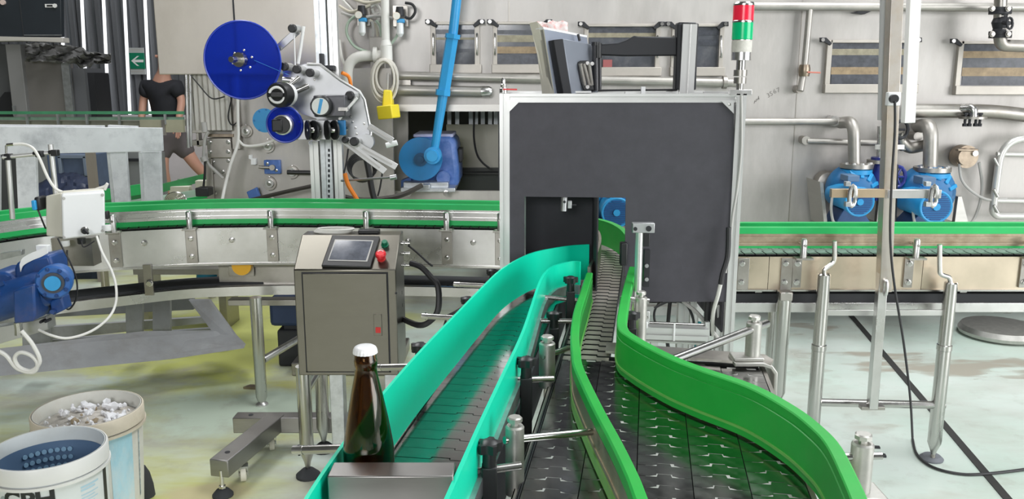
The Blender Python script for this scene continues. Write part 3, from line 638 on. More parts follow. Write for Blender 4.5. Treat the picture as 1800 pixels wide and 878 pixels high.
# red printed wrapper behind the monitor
m = MB(); random.seed(3); g = []
for i in range(7):
    for j in range(5): p = Pd(943+i*9.2, 38+j*9, 2.66); g.append(p+Vector((0, random.uniform(-.012, .012), random.uniform(-.004, .004))))
m.add(g, [(j+5*i, j+5*i+5, j+5*i+6, j+5*i+1) for i in range(6) for j in range(4)])
t = m.build('wrapper', mat('red_white_print', (.80, .70, .68), .4, 0, .1, 30, dirt=(.70, .10, .08), dscale=60, damt=1.0), sm=60, flip=False)
sl = t.modifiers.new('thick', 'SOLIDIFY'); sl.thickness = .001
tag(t, 'crumpled white and red printed wrapper behind the monitor', 'wrapper')
# ================================================================ CONTROL CABINET ON ITS ROLLING STAND
DC = 2.62
cb = thing('control_cabinet', 'stainless control cabinet with tilted touch screen on a wheeled stand', 'cabinet', (Pd(610, 600, DC).x, DC+.1, 0))
Fbl, Fbr = Pd(524, 655, DC), Pd(703, 666, DC-.0); Ftl, Ftr = Pd(517, 471, DC), Pd(694, 478, DC)
x0 = (Fbl.x+Ftl.x)/2; x1 = (Fbr.x+Ftr.x)/2; zb = (Fbl.z+Fbr.z)/2; zf = (Ftl.z+Ftr.z)/2
Tl = Pd(540, 414, DC+.12); zt2 = Tl.z; dep = .20
tp = DC+.125; bx0, bx1 = x0, x1+.004
m = MB(); m.prism([(x0, DC, zb), (x0, DC, zf), (x0, tp, zt2), (x0, DC+dep, zt2), (x0, DC+dep, zb)], (x1-x0, 0, 0)); m.build('body', cab_m, cb, .003)
d0, d1 = Pd(532, 481, DC), Pd(685, 655, DC)
m = MB(); m.box((d0.x, DC-.006, d1.z+.004), (d1.x, DC-.001, d0.z)); dr = m.build('door', cab_m, cb, .0015)
m = MB(); q = .004
for lo, hi in (((d0.x-q, d1.z), (d0.x, d0.z+q)), ((d1.x, d1.z), (d1.x+q, d0.z+q)), ((d0.x, d0.z), (d1.x, d0.z+q)), ((d0.x-q, d1.z), (d1.x+q, d1.z+q))): m.box((lo[0], DC-.0015, lo[1]), (hi[0], DC, hi[1]))
m.build('door_gap', darkin, cb, sm=0)
m = MB(); m.bpx(657, 553, 671, 591, DC-.010, .005); lk_ = m.build('latch_plate', cab_m, dr, .001)
m = MB(); m.bpx(660, 576, 669, 586, DC-.012, .004); m.build('latch_button', red, dr, .001)
MB().cpx(696, 516, 2, DC-.002, .004, 10).build('screw', blackm, cb)
# tilted face
sl_ = Vector((0, tp-DC, zt2-zf)); SL = sl_.length; Yd = sl_.normalized(); Xd = Vector((1, 0, 0)); Nn = Xd.cross(Yd)
fo = Vector((x0, DC, zf)); wtop = x1-x0
def face(a, c, h=0): return fo+Xd*(a*wtop)+Yd*(c*SL)+Nn*h
m = MB(); m.prism([face(.27, .06), face(.755, .02), face(.80, .92), face(.315, .95)], Nn*.009); sc = m.build('screen_bezel', black, cb, .003)
m = MB(); m.prism([face(.325, .20, .0092), face(.715, .17, .0092), face(.745, .78, .0092), face(.355, .81, .0092)], Nn*.0006); m.build('bezel_line', hose_g, sc, sm=0)
m = MB(); m.prism([face(.335, .225, .0098), face(.70, .20, .0098), face(.732, .75, .0098), face(.368, .775, .0098)], Nn*.0006); m.build('touch_screen', mat('dark_touch_screen', (.13, .14, .17), .08, 0, .5, 14, spec=.8), sc, sm=0)
c = face(.86, .70); MB().lathe([(.0125, 0), (.0125, .004), (.0095, .005), (.0095, .016), (.008, .018)], c, Nn, 18).build('green_button', mat('green_button_plastic', (.0, .16, .08), .35), cb)
c = face(.845, .30); m = MB(); m.lathe([(.014, 0), (.014, .005), (.010, .006), (.010, .015)], c, Nn, 20); m.build('button_collar', red, cb)
m = MB(); m.lathe([(.0155, .014), (.017, .018), (.0165, .026), (.013, .030)], c, Nn, 24); eb = m.build('emergency_stop', mat('bright_red_knob', (.80, .03, .04), .3), cb)
m = MB(); m.tube([c+Nn*.0303+Xd*(.009*math.cos(R(a)))+Yd*(.009*math.sin(R(a))) for a in range(20, 161, 20)], .0014, 6); m.build('white_arrow_print', white, eb)
for v in (431, 449, 470):
    a = Vector((x1, DC+.13, Pd(715, v, DC+.1).z)); m = MB(); m.lathe([(.007, 0), (.007, .012), (.0055, .014), (.0055, .03)], a, (1, 0, 0), 12); m.build('cable_gland', tube_m, cb)
for v in (515, 537): m = MB(); a = Pd(715, v, DC+.13); m.box((x1-.001, DC+.13, a.z-.006), (x1+.0005, DC+.133, a.z+.006)); m.build('vent_slot', darkin, cb, sm=0)
# top clutter: coiled hose bundle lying on the cabinet
t = thing('cable_coil', 'pale cable coil lying on top of the control cabinet', 'cable coil', Pd(600, 410, DC+.17))
m = MB()
for k in range(4):
    m.tube([Vector((Pd(585+k*2, 408, DC+.17).x+.06*math.cos(a*.314), DC+.165+.028*math.sin(a*.314), zt2+.005+k*.003)) for a in range(20)], .003, 6, True)
m.build('coil', hose_w, t); m = MB(); m.box((Pd(632, 408, DC+.17).x, DC+.14, zt2), (Pd(668, 408, DC+.17).x, DC+.18, zt2+.012)); m.build('plug', black, t, .003)
# stand: column, T base, castors, levelling feet
sb_ = MB(); a = Pd(651, 656, DC+.08)
for u in (594, 690): p = Pd(u, 700, DC+.12); sb_.box((p.x-.022, DC+.10, .10), (p.x+.022, DC+.16, zb))
sb_.build('stand_column', galv, cb, .002)
m = MB(); y0 = Pz(460, 735, .115); y1 = Pz(735, 748, .09); m.box((y0.x-.10, 2.96, .065), (y1.x, 3.02, .125)); m.build('stand_cross_beam', plate_m, cb, .003)
e0 = Pz(384, 811, .125); e1 = Pz(470, 738, .125)
m = MB(); m.beam((e0.x, e0.y, .098), (e1.x+.02, e1.y+.05, .098), .066, .060); m.build('stand_arm', plate_m, cb, .003)
m = MB(); m.lathe([(.009, 0), (.009, .0012)], (e0.x+.01, e0.y+.06, .128), (0, 0, 1), 12); m.build('beam_hole', darkin, cb)
m = MB(); m.lathe([(.009, 0), (.009, .0012)], (y0.x-.04, 2.99, .125), (0, 0, 1), 12); m.build('beam_hole', darkin, cb)
m = MB(); m.beam((x1-.02, e0.y, .098), (x1-.02, e1.y+.05, .098), .06, .06); m.build('stand_arm', steel_d, cb, .003)
def caster(root, c, r=.028):
    m = MB(); m.lathe([(r*.8, -.010), (r, -.008), (r, .008), (r*.8, .010)], (c[0], c[1], r), (1, .3, 0), 20); w = m.build('castor_wheel', cream, root)
    m = MB(); m.lathe([(r*.25, -.016), (r*.25, .016)], (c[0], c[1], r), (1, .3, 0), 10); m.build('axle', steel, w)
    m = MB()
    for s in (-.014, .014): m.obox((c[0]+s, c[1]+s*.3, r*1.35), (.002, .026, r*1.1), (1, .3, 0), (-.3, 1, 0))
    m.obox((c[0], c[1], r*1.95), (.034, .034, .006), (1, .3, 0), (-.3, 1, 0)); m.build('castor_fork', galv, root, sm=0)
for u, v in ((428, 836), (478, 782)): p = Pz(u, v, .02); caster(cb, (p.x, p.y, 0))
def foot(root, c, z1, r=.035, nm='levelling_foot', m2=None):
    m = MB(); m.lathe([(r, 0), (r, .006), (r*.6, .022), (r*.25, .026)], (c[0], c[1], 0), (0, 0, 1), 20); f = m.build(nm, rubber, root)
    m = MB(); m.lathe([(.0065, .02), (.0065, z1)], (c[0], c[1], 0), (0, 0, 1), 10); m.lathe([(.012, .028), (.012, .036)], (c[0], c[1], 0), (0, 0, 1), 6); m.build('threaded_stem', tube_m, f)
p = Pz(392, 872, 0.0); foot(cb, (p.x, p.y), .09, .034)
# black cable loop right of the cabinet
t = MB().tpx([(722, 463, DC+.1), (740, 470, 2.7), (757, 487, 2.68), (770, 505, 2.66), (770, 545, 2.64), (755, 566, 2.64), (735, 572, 2.66), (705, 560, DC+.16)], .010).build('corrugated_loom', hose_k)
tag(t, 'thick black cable loom looping out right of the control cabinet', 'cable')
t = MB().tpx([(718, 432, DC+.13), (735, 446, 2.72), (752, 462, 2.7), (760, 468, 2.69)], .0035).build('sensor_cable', hose_k); tag(t, 'thin black cable from the upper gland of the cabinet', 'cable')
t = MB().tpx([(815, 540, 2.7), (795, 552, 2.7), (775, 560, 2.72)], .005).build('short_cable', hose_k); tag(t, 'short black cable ending near the polished rod', 'cable')
t = MB().tpx([(785, 560, 2.75), (775, 590, 2.8), (760, 620, 2.85)], .004).build('drooping_cable', hose_k); tag(t, 'thin black cable drooping toward the floor behind the teal guide', 'cable')
# ================================================================ FAR CONVEYORS
def off_path(path, d):
    out = []
    for i, p in enumerate(path):
        q = path[min(i+1, len(path)-1)]-path[max(i-1, 0)]; q.z = 0; q.normalize(); out.append(p+Vector((-q.y, q.x, 0))*d)
    return out
def at_z(path, z): return [Vector((p.x, p.y, z)) for p in path]
def qsec(a, b, c, d): return [(a, c), (b, c), (b, d), (a, d)]
ZP = .742
# ---- curved conveyor on the left (path of its near edge, from near-left to behind the enclosure)
ed = smooth([Pz(u, v, ZP) for u, v in ((-160, 452), (0, 428), (75, 417), (140, 411.5), (216, 407.5), (335, 402), (478, 400), (600, 401), (740, 403), (880, 405.5), (1040, 408))], 6)
far = thing('curved_conveyor', 'long stainless conveyor curving from the left to behind the black enclosure', 'conveyor', (ed[30].x, ed[30].y+.08, 0))
# side panel as separate lengths between brackets
def nearest(path, u):
    best = min(range(len(path)), key=lambda i: abs((path[i].x/(path[i].y*CP+(HC-path[i].z)*SP))*FPX+900-u)); return best
brk = [nearest(ed, u) for u in (-60, 100, 200, 345, 484, 640, 775, 885)]
cuts = [0]+brk+[len(ed)-1]
for i in range(len(cuts)-1):
    seg = ed[cuts[i]:cuts[i+1]+1]
    if len(seg) < 2: continue
    MB().sweep(at_z(seg, 0), qsec(0, -.004, .587, ZP)).build('side_panel', steel, far, sm=30)
lip = MB(); lip.sweep(at_z(ed, 0), [(.004, .583), (.004, .592), (-.01, .592), (-.01, .583)]); lip.build('panel_lip', tube_m, far)
MB().sweep(at_z(off_path(ed, .20), 0), qsec(0, .004, .587, ZP)).build('rear_panel', steel_d, far, sm=30)
MB().sweep(at_z(off_path(ed, .10), 0), qsec(-.095, .095, ZP-.03, ZP-.02)).build('wear_bed', rubber, far, sm=30)
# chain plates
lkf = link_mesh('curved_chain_link', .150, .0375, chain_m, gap=.004, d=.006, tw=.05)
mid = off_path(ed, .10); acc = 0; nxt = 0; cnt = 0
for i in range(len(mid)-1):
    a, b = mid[i], mid[i+1]; L_ = (b-a).length
    while nxt < acc+L_:
        f = (nxt-acc)/L_; p = a.lerp(b, f); d = (b-a); ang = math.atan2(d.y, d.x)
        put('chain_link', lkf, far, (p.x, p.y, ZP+.006), (0, 0, ang-math.pi/2)); nxt += .038; cnt += 1
    acc += L_
def far_guide(label, path, d, z0, face):
    p = off_path(path, d); t = thing('conveyor_guide', label, 'guide rail', (p[len(p)//2].x, p[len(p)//2].y, z0))
    b = at_z(p, z0)
    MB().sweep(b, qsec(.0, -.026, .062, .084)).build('top_strip', green_f, t, sm=30)
    m = MB(); m.sweep(b, [(0.001, .018), (.001, .026), (.006, .026), (.006, .032), (.001, .032), (.001, .046), (.006, .046), (.006, .053), (.001, .053), (.001, .062), (-.012, .062), (-.012, .018)]); m.build('metal_rail', grime if face else steel, t, sm=30)
    MB().sweep(b, qsec(.002, -.024, *((.011, .019) if face else (-.002, .018)))).build('lower_strip', green_f, t, sm=30)
    return t
gl = far_guide('bright green edged guide rail along the near side of the curved conveyor', ed, .035, ZP+.014, 0)
far_guide('bright green guide rail along the far side of the curved conveyor', ed, .150, ZP+.014, 0)
# return channel below
rt = [Pz(u, v, .45) for u, v in ((-160, 640), (0, 573), (75, 551), (140, 541), (216, 532), (335, 519), (478, 513), (600, 513), (740, 515), (880, 519), (1040, 523))]
rt = smooth(rt, 6)
MB().sweep(at_z(rt, 0), [(0, .435), (0, .475), (-.006, .478), (-.03, .478), (-.03, .474), (-.006, .474), (-.005, .435)]).build('return_channel', steel, far)
MB().sweep(at_z(off_path(rt, .03), 0), qsec(0, -.14, .474, .486)).build('return_chain', rubber, far)
for i in (brk[2:]):
    p = ed[i]; q = ed[i+1]; d = (q-p).normalized(); nrm = Vector((d.y, -d.x, 0))
    m = MB(); m.obox((p+nrm*.006)+Vector((0, 0, .672-ZP)), (.045, .006, .150), d, nrm); br = m.build('joint_bracket', steel_d, far, .0015)
    bolt(far, p+nrm*.010+Vector((0, 0, .70-ZP)), .0085, nrm=nrm); bolt(far, p+nrm*.010+Vector((0, 0, .625-ZP)), .0085, nrm=nrm)
    c = p+nrm*.014; m = MB(); m.lathe([(.0125, ZP+.002), (.0125, ZP+.070), (.010, ZP+.074)], (c.x, c.y, 0), (0, 0, 1), 16); m.build('guide_stud', steel, far)
    m = MB(); m.obox((c.x, c.y, ZP), (.055, .05, .006), d, nrm); m.build('stud_plate', steel_d, far, .001)
    m = MB(); m.rod(c+Vector((0, 0, .048))+nrm*.022, c+Vector((0, 0, .048))-nrm*.03, .005, 10); m.build('stud_rod', tube_m, far)
    mdi = (brk.index(i)); j = min(len(ed)-2, i+max(1, (cuts[cuts.index(i)+1]-i)//2)); p2 = ed[j]; d2 = (ed[j+1]-p2).normalized(); n2 = Vector((d2.y, -d2.x, 0))
    bolt(far, p2+n2*.004+Vector((0, 0, .69-ZP)), .009, nrm=n2)
# hanging links between panel and return channel
for u in (263,):
    m = MB(); p = Pd(u, 505, 3.44); m.box((p.x-.018, 3.43, .47), (p.x+.018, 3.44, .60)); m.build('hanger_bracket', steel_d, far, .001)
    bpt(far, u, 498, 3.428, 5)
MB().bpx(385, 470, 520, 500, 3.60, .006).build('drip_plate', steel_d, far, sm=0)
for u, v in ((453, 1), (395, 0)): pass
# legs of the curved conveyor
def pipe_leg(root, u0, v0, u1, v1, D, r, nm='leg', bell=True):
    a = Pd(u0, v0, D); b = Pd(u1, v1, D); x = (a.x+b.x)/2
    m = MB(); zlo = max(b.z, .03); m.lathe([(r*.35, zlo-.035), (r*.5, zlo-.03), (r, zlo), (r, zlo+.18), (r*1.04, zlo+.182), (r*1.04, a.z)], (x, D, 0), (0, 0, 1), 18); l = m.build(nm, tube_m, root)
    m = MB(); m.lathe([(r*1.1, 0), (r*1.1, .006), (r*.4, .02)], (x, D, 0), (0, 0, 1), 18); m.lathe([(.008, .015), (.008, max(.03, zlo-.02))], (x, D, 0), (0, 0, 1), 10); m.build('foot_stem', steel, l)
    return x
pipe_leg(far, 453, 523, 456, 698, 3.40, .0235)
MB().rod(Pd(463, 633, 3.42), Pd(525, 596, 3.6), .016, 14).build('brace_tube', steel, far)
# yellow round button and far-side plates seen beneath
m = MB(); m.bpx(402, 468, 446, 486, 3.58, .01); m.build('sensor_plate', steel_d, far, .001)
m = MB(); m.cpx(424, 468, 17, 3.55, .03, 24); m.build('yellow_cover', mat('amber_lens', (.85, .45, .03), .35), far)
# ---- leg frame under the curved conveyor, near the cabinet
t = thing('leg_frame', 'pair of polished pipe legs with a cross tube below the control cabinet', 'support frame', Pz(545, 835, 0))
p1 = Pz(542, 838, 0); p2 = Pz(570, 792, 0)
for p, nm in ((p1, 'leg'), (p2, 'leg')):
    m = MB(); m.lathe([(.006, .02), (.012, .055), (.024, .09), (.024, .25), (.0245, .252), (.0245, zb-.012)], (p.x, p.y, 0), (0, 0, 1), 18); l = m.build(nm, tube_m, t)
    m = MB(); m.lathe([(.042, 0), (.042, .008), (.02, .028), (.012, .03)], (p.x, p.y, 0), (0, 0, 1), 18); m.lathe([(.008, .02), (.008, .08)], (p.x, p.y, 0), (0, 0, 1), 10); m.build('round_foot', rubber, l)
MB().rod((p1.x, p1.y, .31), (p2.x, p2.y, .33), .018, 14).build('cross_tube', tube_m, t)
# ---- straight conveyor on the right
DR = 2.92
xs = [Pd(1112, 450, DR).x+i*.06 for i in range(32)]; er = [Vector((x, DR+.0*i, ZP)) for i, x in enumerate(xs)]
rc = thing('straight_conveyor', 'straight stainless conveyor running right from the enclosure before the tank', 'conveyor', (1.2, DR+.1, 0))
zb_ = Pd(1500, 509, DR).z
for a, b in ((0, 8), (8, 17), (17, 25), (25, 31)):
    m = MB(); m.box((xs[a], DR, zb_), (xs[b]-.002, DR+.004, ZP)); m.build('side_panel', mat('warm_stainless', (.66, .56, .44), .34, 1, .14, 3, (1, 1, 1), .1), rc, sm=0)
m = MB(); m.box((xs[0], DR-.008, zb_-.006), (xs[-1], DR+.006, zb_)); m.build('panel_lip', tube_m, rc, sm=0)
m = MB(); m.box((xs[0], DR+.2, zb_), (xs[-1], DR+.204, ZP)); m.build('rear_panel', steel_d, rc, sm=0)
m = MB(); m.box((xs[0], DR+.008, ZP-.03), (xs[-1], DR+.195, ZP-.02)); m.build('wear_bed', rubber, rc, sm=0)
lks = link_mesh('straight_chain_link', .15, .0375, mat('green_tinted_chain', (.36, .50, .43), .4, .4, .25, 30), gap=.004, d=.006, tw=.04)
for i in range(49): put('chain_link', lks, rc, (xs[0]+.02+i*.038, DR+.1, ZP+.005), (0, 0, -math.pi/2))
far_guide('bright green guide rail along the near side of the straight right-hand conveyor', er, .03, ZP+.014, 1)
far_guide('bright green guide rail along the far side of the straight right-hand conveyor', er, .13, ZP+.014, 1)
for u in (1400, 1596, 1800):
    x = Pd(u, 475, DR).x; m = MB(); m.box((x-.016, DR-.008, zb_+.008), (x+.016, DR-.001, ZP-.004)); m.build('joint_bracket', steel_d, rc, .001)
    for z in (ZP-.022, zb_+.028): bolt(rc, (x, DR-.008, z), .0085)
    x2 = x+.014; m = MB(); m.lathe([(.0115, ZP), (.0115, ZP+.062), (.008, ZP+.068)], (x2, DR-.018, 0), (0, 0, 1), 16); m.build('guide_stud', steel, rc)
    m = MB(); m.box((x2-.03, DR-.04, ZP-.004), (x2+.03, DR+.0, ZP+.002)); m.build('stud_plate', steel_d, rc, sm=0)
    m = MB(); m.rod((x2, DR-.035, ZP+.045), (x2, DR+.028, ZP+.045), .005, 10); m.build('stud_rod', tube_m, rc)
for u in (1382, 1306):
    x = Pd(u, 475, DR).x; m = MB(); m.box((x-.02, DR-.007, zb_), (x+.02, DR-.001, ZP-.004)); m.build('end_bracket', steel_d, rc, .001)
    for z in (ZP-.022, zb_+.028): bolt(rc, (x-.006, DR-.008, z), .008)
# black band and lower channel
z0, z1 = Pd(1500, 531, DR+.02).z, Pd(1500, 517, DR+.02).z
m = MB(); m.box((xs[0], DR+.02, z0), (xs[-1]+.2, DR+.19, z1)); m.build('return_chain', rubber, rc, sm=0)
z2 = Pd(1500, 549, DR+.01).z
m = MB(); m.box((xs[0], DR+.005, z2), (xs[-1]+.2, DR+.03, z0)); m.build('return_channel', steel, rc, .002)
for u in (1338, 1702):
    x = Pd(u, 512, DR).x; m = MB(); m.box((x-.012, DR+.03, z1), (x+.012, DR+.05, zb_+.01)); m.build('hanger_bracket', tube_m, rc, sm=0)
# ---- pipe legs of the straight conveyor
x = pipe_leg(rc, 1375, 512, 1372, 690, DR-.03, .024)
m = MB(); m.box((x-.022, DR-.055, zb_-.03), (x+.022, DR-.01, zb_+.002)); m.build('leg_socket', steel_d, rc, .004)
x = pipe_leg(rc, 1357, 545, 1355, 700, DR+.12, .022)
t = thing('leg_frame', 'ladder-like polished pipe frame standing at the right of the conveyor', 'support frame', Pz(1560, 800, 0))
DL = 2.86
for u0, u1, vt, vb, bent in ((1449, 1443, 482, 775, ((1449, 482), (1450, 474), (1464, 462), (1467, 448), (1467, 424))), (1672, 1666, 497, 778, ((1671, 497), (1668, 488), (1654, 482), (1652, 470), (1652, 430)))):
    a = Pd(u0, vt, DL); m = MB()
    m.lathe([(.008, .03), (.012, .045), (.0235, .075), (.0235, .42), (.0255, .422), (.0255, .44), (.022, .442), (.022, a.z-.002), (.018, a.z+.002)], (a.x, DL, 0), (0, 0, 1), 18); l = m.build('leg', tube_m, t)
    m = MB(); m.lathe([(.008, 0), (.008, .04)], (a.x, DL, 0), (0, 0, 1), 10); m.lathe([(.014, .0), (.014, .01)], (a.x, DL, 0), (0, 0, 1), 6); m.build('threaded_stem', steel_d, l)
    m = MB(); m.tpx([(u, v, DL) for u, v in bent], .0085, 10); m.build('bent_handle', tube_m, t)
xa, xb = Pd(1449, 600, DL).x, Pd(1672, 600, DL).x
MB().rod((xa, DL, Pd(1550, 708, DL).z), (xb, DL, Pd(1550, 713, DL).z), .014, 14).build('cross_tube', tube_m, t)
m = MB(); m.box((xa, DL-.004, Pd(1550, 555, DL).z), (xb, DL+.004, Pd(1550, 545, DL).z)); m.build('cross_bar', steel, t, .001)
t = thing('floor_disc', 'loose dark rubber foot disc lying on the floor beside the drain slot', 'foot disc', Pz(1637, 808, 0))
p = Pz(1637, 808, 0); MB().lathe([(.04, 0), (.041, .006), (.03, .016), (.012, .018)], p, (0, 0, 1), 24).build('disc', mat('grey_rubber', (.16, .17, .19), .6), t)
# ---- square post with conduits
DP = 2.79; t = thing('square_post', 'square steel post with scorched middle clamped across the right conveyor', 'post', Pd(1545, 720, DP))
a = Pd(1575, -60, DP); b = Pd(1553, 512, DP); c = Pd(1533, 718, DP)
m = MB(); m.beam(a, b, .040, .040, up=(0, 1, 0)); m.build('upper_tube', mat('scorched_steel', (.56, .52, .47), .36, .9, .12, 5, dirt=(.45, .30, .12), dscale=2.4, damt=.75), t, .002)
m = MB(); m.beam(Pd(1554.5, 440, DP+.001), c, .030, .030, up=(0, 1, 0)); m.build('lower_tube', steel, t, .002)
m = MB(); m.bpx(1515, 716, 1556, 722, DP, .03); m.build('foot_plate', steel_d, t, .001)
m = MB(); m.bpx(1462, 333, 1556, 348, DP-.03, .02); m.build('cross_arm', mat('bronze_tinted_steel', (.55, .43, .30), .35, .9, .15, 5), t, .001)
m = MB(); m.bpx(1560, 334, 1655, 349, DP-.03, .02); m.build('cross_arm', steel, t, .001)
for u in (1490, 1631):
    m = MB(); m.tube([Vector((Pd(u, 342, DP).x+.010*math.cos(k*.5236), DP-.04, Pd(u, 342, DP).z+.034*math.sin(k*.5236))) for k in range(12)], .007, 8, True); m.build('pipe_clamp', steel, t)
    m = MB(); m.bpx(u-3, 320, u+6, 328, DP-.05, .02); m.bpx(u-3, 356, u+6, 364, DP-.05, .02); m.build('clamp_bolt', galv, t, .001)
m = MB(); m.tube([Vector((Pd(1550, 505, DP).x, DP-.03+.010*math.cos(k*.5236), Pd(1550, 503, DP).z+.024*math.sin(k*.5236))) for k in range(12)], .006, 8, True); m.build('lower_clamp', steel, t)
m = MB(); m.bpx(1561, 162, 1584, 186, DP-.035, .022); so = m.build('socket_box', white, t, .003)
m = MB(); m.cpx(1573, 174, 7.5, DP-.05, .02, 20); m.build('black_plug', black, so)
m = MB(); m.bpx(1540, 255, 1590, 263, DP+.03, .01); m.build('cable_clamp', whitep, t, .001)
for nm, u0, u1, v1, r, mm, lab in (('grey_conduit', 1557, 1551, 211, .0155, mat('grey_conduit_plastic', (.52, .52, .52), .55), 'grey plastic conduit tube hanging left of the square post'), ('white_conduit', 1609, 1596, 216, .018, whitep, 'white square cable duct hanging right of the square post')):
    m = MB(); a = Pd(u0, -60, DP+.05); b = Pd(u1, v1, DP+.05)
    if 'grey' in nm: m.rod(a, b, r, 18)
    else: m.beam(a, b, .036, .03, up=(0, 1, 0))
    tag(m.build(nm, mm, None, .002 if 'white' in nm else 0), lab, 'conduit')
tag(MB().tpx([(1573, 178, DP-.05), (1573, 230, DP-.045), (1567, 330, DP-.04), (1565, 420, DP-.045), (1572, 500, DP-.05), (1588, 600, DP-.04), (1600, 700, 2.75), (1604, 770, 2.72)]+[], .0042).build('power_cable', hose_k), 'black power cable hanging from the socket down to the floor', 'cable')
f_ = [Pz(u, v, .006) for u, v in ((1604, 772), (1612, 800), (1640, 822), (1690, 834), (1740, 833), (1800, 826), (1860, 818))]
tag(MB().tube(smooth(f_), .005).build('floor_cable', hose_k), 'black cable lying on the pale floor at lower right', 'cable')
# curved far guide seen through the tunnel
gp = smooth([Pz(u, v, ZP+.098) for u, v in ((1036, 386), (1050, 388), (1070, 394), (1088, 404), (1100, 418), (1108, 436))], 5)
t = thing('tunnel_guide', 'green curved guide seen through the tunnel opening', 'guide rail', (gp[8].x, gp[8].y, ZP+.01))
MB().sweep(at_z(gp, ZP+.012), qsec(0, -.006, 0, .085)).build('guide_face', green, t)
MB().sweep(at_z(gp, ZP+.012), qsec(.0, -.02, .085, .09)).build('top_strip', green, t)
gp = smooth([Pz(u, v, ZP+.085) for u, v in ((1033, 468), (1042, 452), (1049, 436), (1053, 420), (1051, 408), (1045, 400))], 5)
t = thing('tunnel_rail', 'bare metal curved rail beside the chain lane inside the tunnel', 'rail', (gp[8].x, gp[8].y, ZP+.01))
MB().sweep(at_z(gp, ZP+.012), [(0, 0), (0, .02), (-.004, .024), (-.004, .045), (0, .049), (0, .07), (.008, .07), (.008, 0)]).build('metal_rail', mat('aged_steel', (.40, .37, .32), .35, .95, .15, 14), t)
m = MB(); m.bpx(1091, 428, 1103, 468, 2.36, .03); tag(m.build('lane_sensor', black, None, .003), 'small black sensor block at the far end of the flaring green guide', 'sensor')
# turning plate of the merge
tp_ = MB(); tp_.prism([Pz(u, v, ZP+.002) for u, v in ((1045, 417), (1075, 414), (1112, 424), (1112, 434), (1100, 427), (1045, 427))], (0, 0, -.006)); tag(tp_.build('transfer_plate', steel), 'shiny steel transfer plate where the chain lane ends in the tunnel', 'plate')
# ================================================================ STAINLESS TANK MACHINE
DT = 4.60
def pl(u, v, D=DT): return Pd(u, v, D)
tk = thing('tank_machine', 'huge stainless tank machine filling the background with hatch windows in its side', 'machine', (1.2, DT+.5, 0))
zt_, zlo = 2.35, .46
def sheet_px(u0, v0, u1, v1, D=DT, dep=.02, nm='wall_panel', m=wall_m, root=None, bev=0): 
    mb = MB(); mb.bpx(u0, v0, u1, v1, D, dep); return mb.build(nm, m, root or tk, bev, sm=0)
# wall plate pieces: left of the windows, between, and right; lower recess is left open on the left
xr_ = 4.4
def strip(u0, v0, u1, v1, x1=None, z1=None, z0=None):
    a, b = pl(u0, v1), pl(u1, v0)
    lo = (pl(u0, (v0+v1)/2).x, DT, a.z if z0 is None else z0); hi = (x1 if x1 else pl(u1, (v0+v1)/2).x, DT+.03, b.z if z1 is None else z1)
    mb = MB(); mb.box(lo, hi); return mb.build('wall_panel', wall_m, tk, sm=0)
strip(560, -80, 893, 192, z1=zt_)
strip(893, -80, 1400, 400, z1=zt_, z0=zlo)
strip(1400, -80, 1700, 400, z1=zt_, z0=zlo)
strip(1700, -80, 2000, 400, x1=xr_, z1=zt_, z0=zlo)
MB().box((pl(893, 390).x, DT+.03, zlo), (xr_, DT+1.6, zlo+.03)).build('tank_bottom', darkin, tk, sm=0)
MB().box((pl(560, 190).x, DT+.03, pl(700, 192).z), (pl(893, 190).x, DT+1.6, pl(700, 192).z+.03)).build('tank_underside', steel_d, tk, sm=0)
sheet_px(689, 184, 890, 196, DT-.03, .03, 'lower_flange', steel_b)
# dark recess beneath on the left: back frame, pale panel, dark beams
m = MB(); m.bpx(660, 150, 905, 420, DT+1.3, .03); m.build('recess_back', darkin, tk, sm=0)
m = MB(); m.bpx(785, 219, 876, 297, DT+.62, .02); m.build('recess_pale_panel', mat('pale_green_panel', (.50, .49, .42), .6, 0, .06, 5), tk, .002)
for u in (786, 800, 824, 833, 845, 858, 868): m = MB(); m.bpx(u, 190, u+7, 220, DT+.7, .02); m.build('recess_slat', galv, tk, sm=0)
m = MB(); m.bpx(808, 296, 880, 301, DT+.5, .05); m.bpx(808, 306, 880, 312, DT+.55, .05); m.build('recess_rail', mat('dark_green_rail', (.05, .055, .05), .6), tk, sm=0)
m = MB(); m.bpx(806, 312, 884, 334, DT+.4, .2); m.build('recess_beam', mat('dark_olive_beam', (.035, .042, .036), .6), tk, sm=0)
m = MB(); m.bpx(690, 336, 893, 420, DT-.02, .03); m.build('base_panel', wall_l, tk, sm=0)
m = MB(); m.bpx(876, 196, 893, 340, DT, .03); m.build('recess_jamb', darkin, tk, sm=0)
m = MB(); m.bpx(689, 195, 718, 340, DT+.1, .03); m.build('recess_jamb', wall_l, tk, sm=0)
t = tag(MB().tpx([(834, 196, DT+.4), (833, 240, DT+.4), (838, 270, DT+.4), (848, 286, DT+.4), (862, 297, DT+.4)], .006).build('hanging_cable', hose_k), 'black cable hanging in front of the pale panel inside the tank recess', 'cable')
# weld seams and fittings on the wall
for u in (894, 1400): m = MB(); m.bpx(u, -60, u+1.6, 400, DT-.002, .004); m.build('weld_seam', steel_d, tk, sm=0)
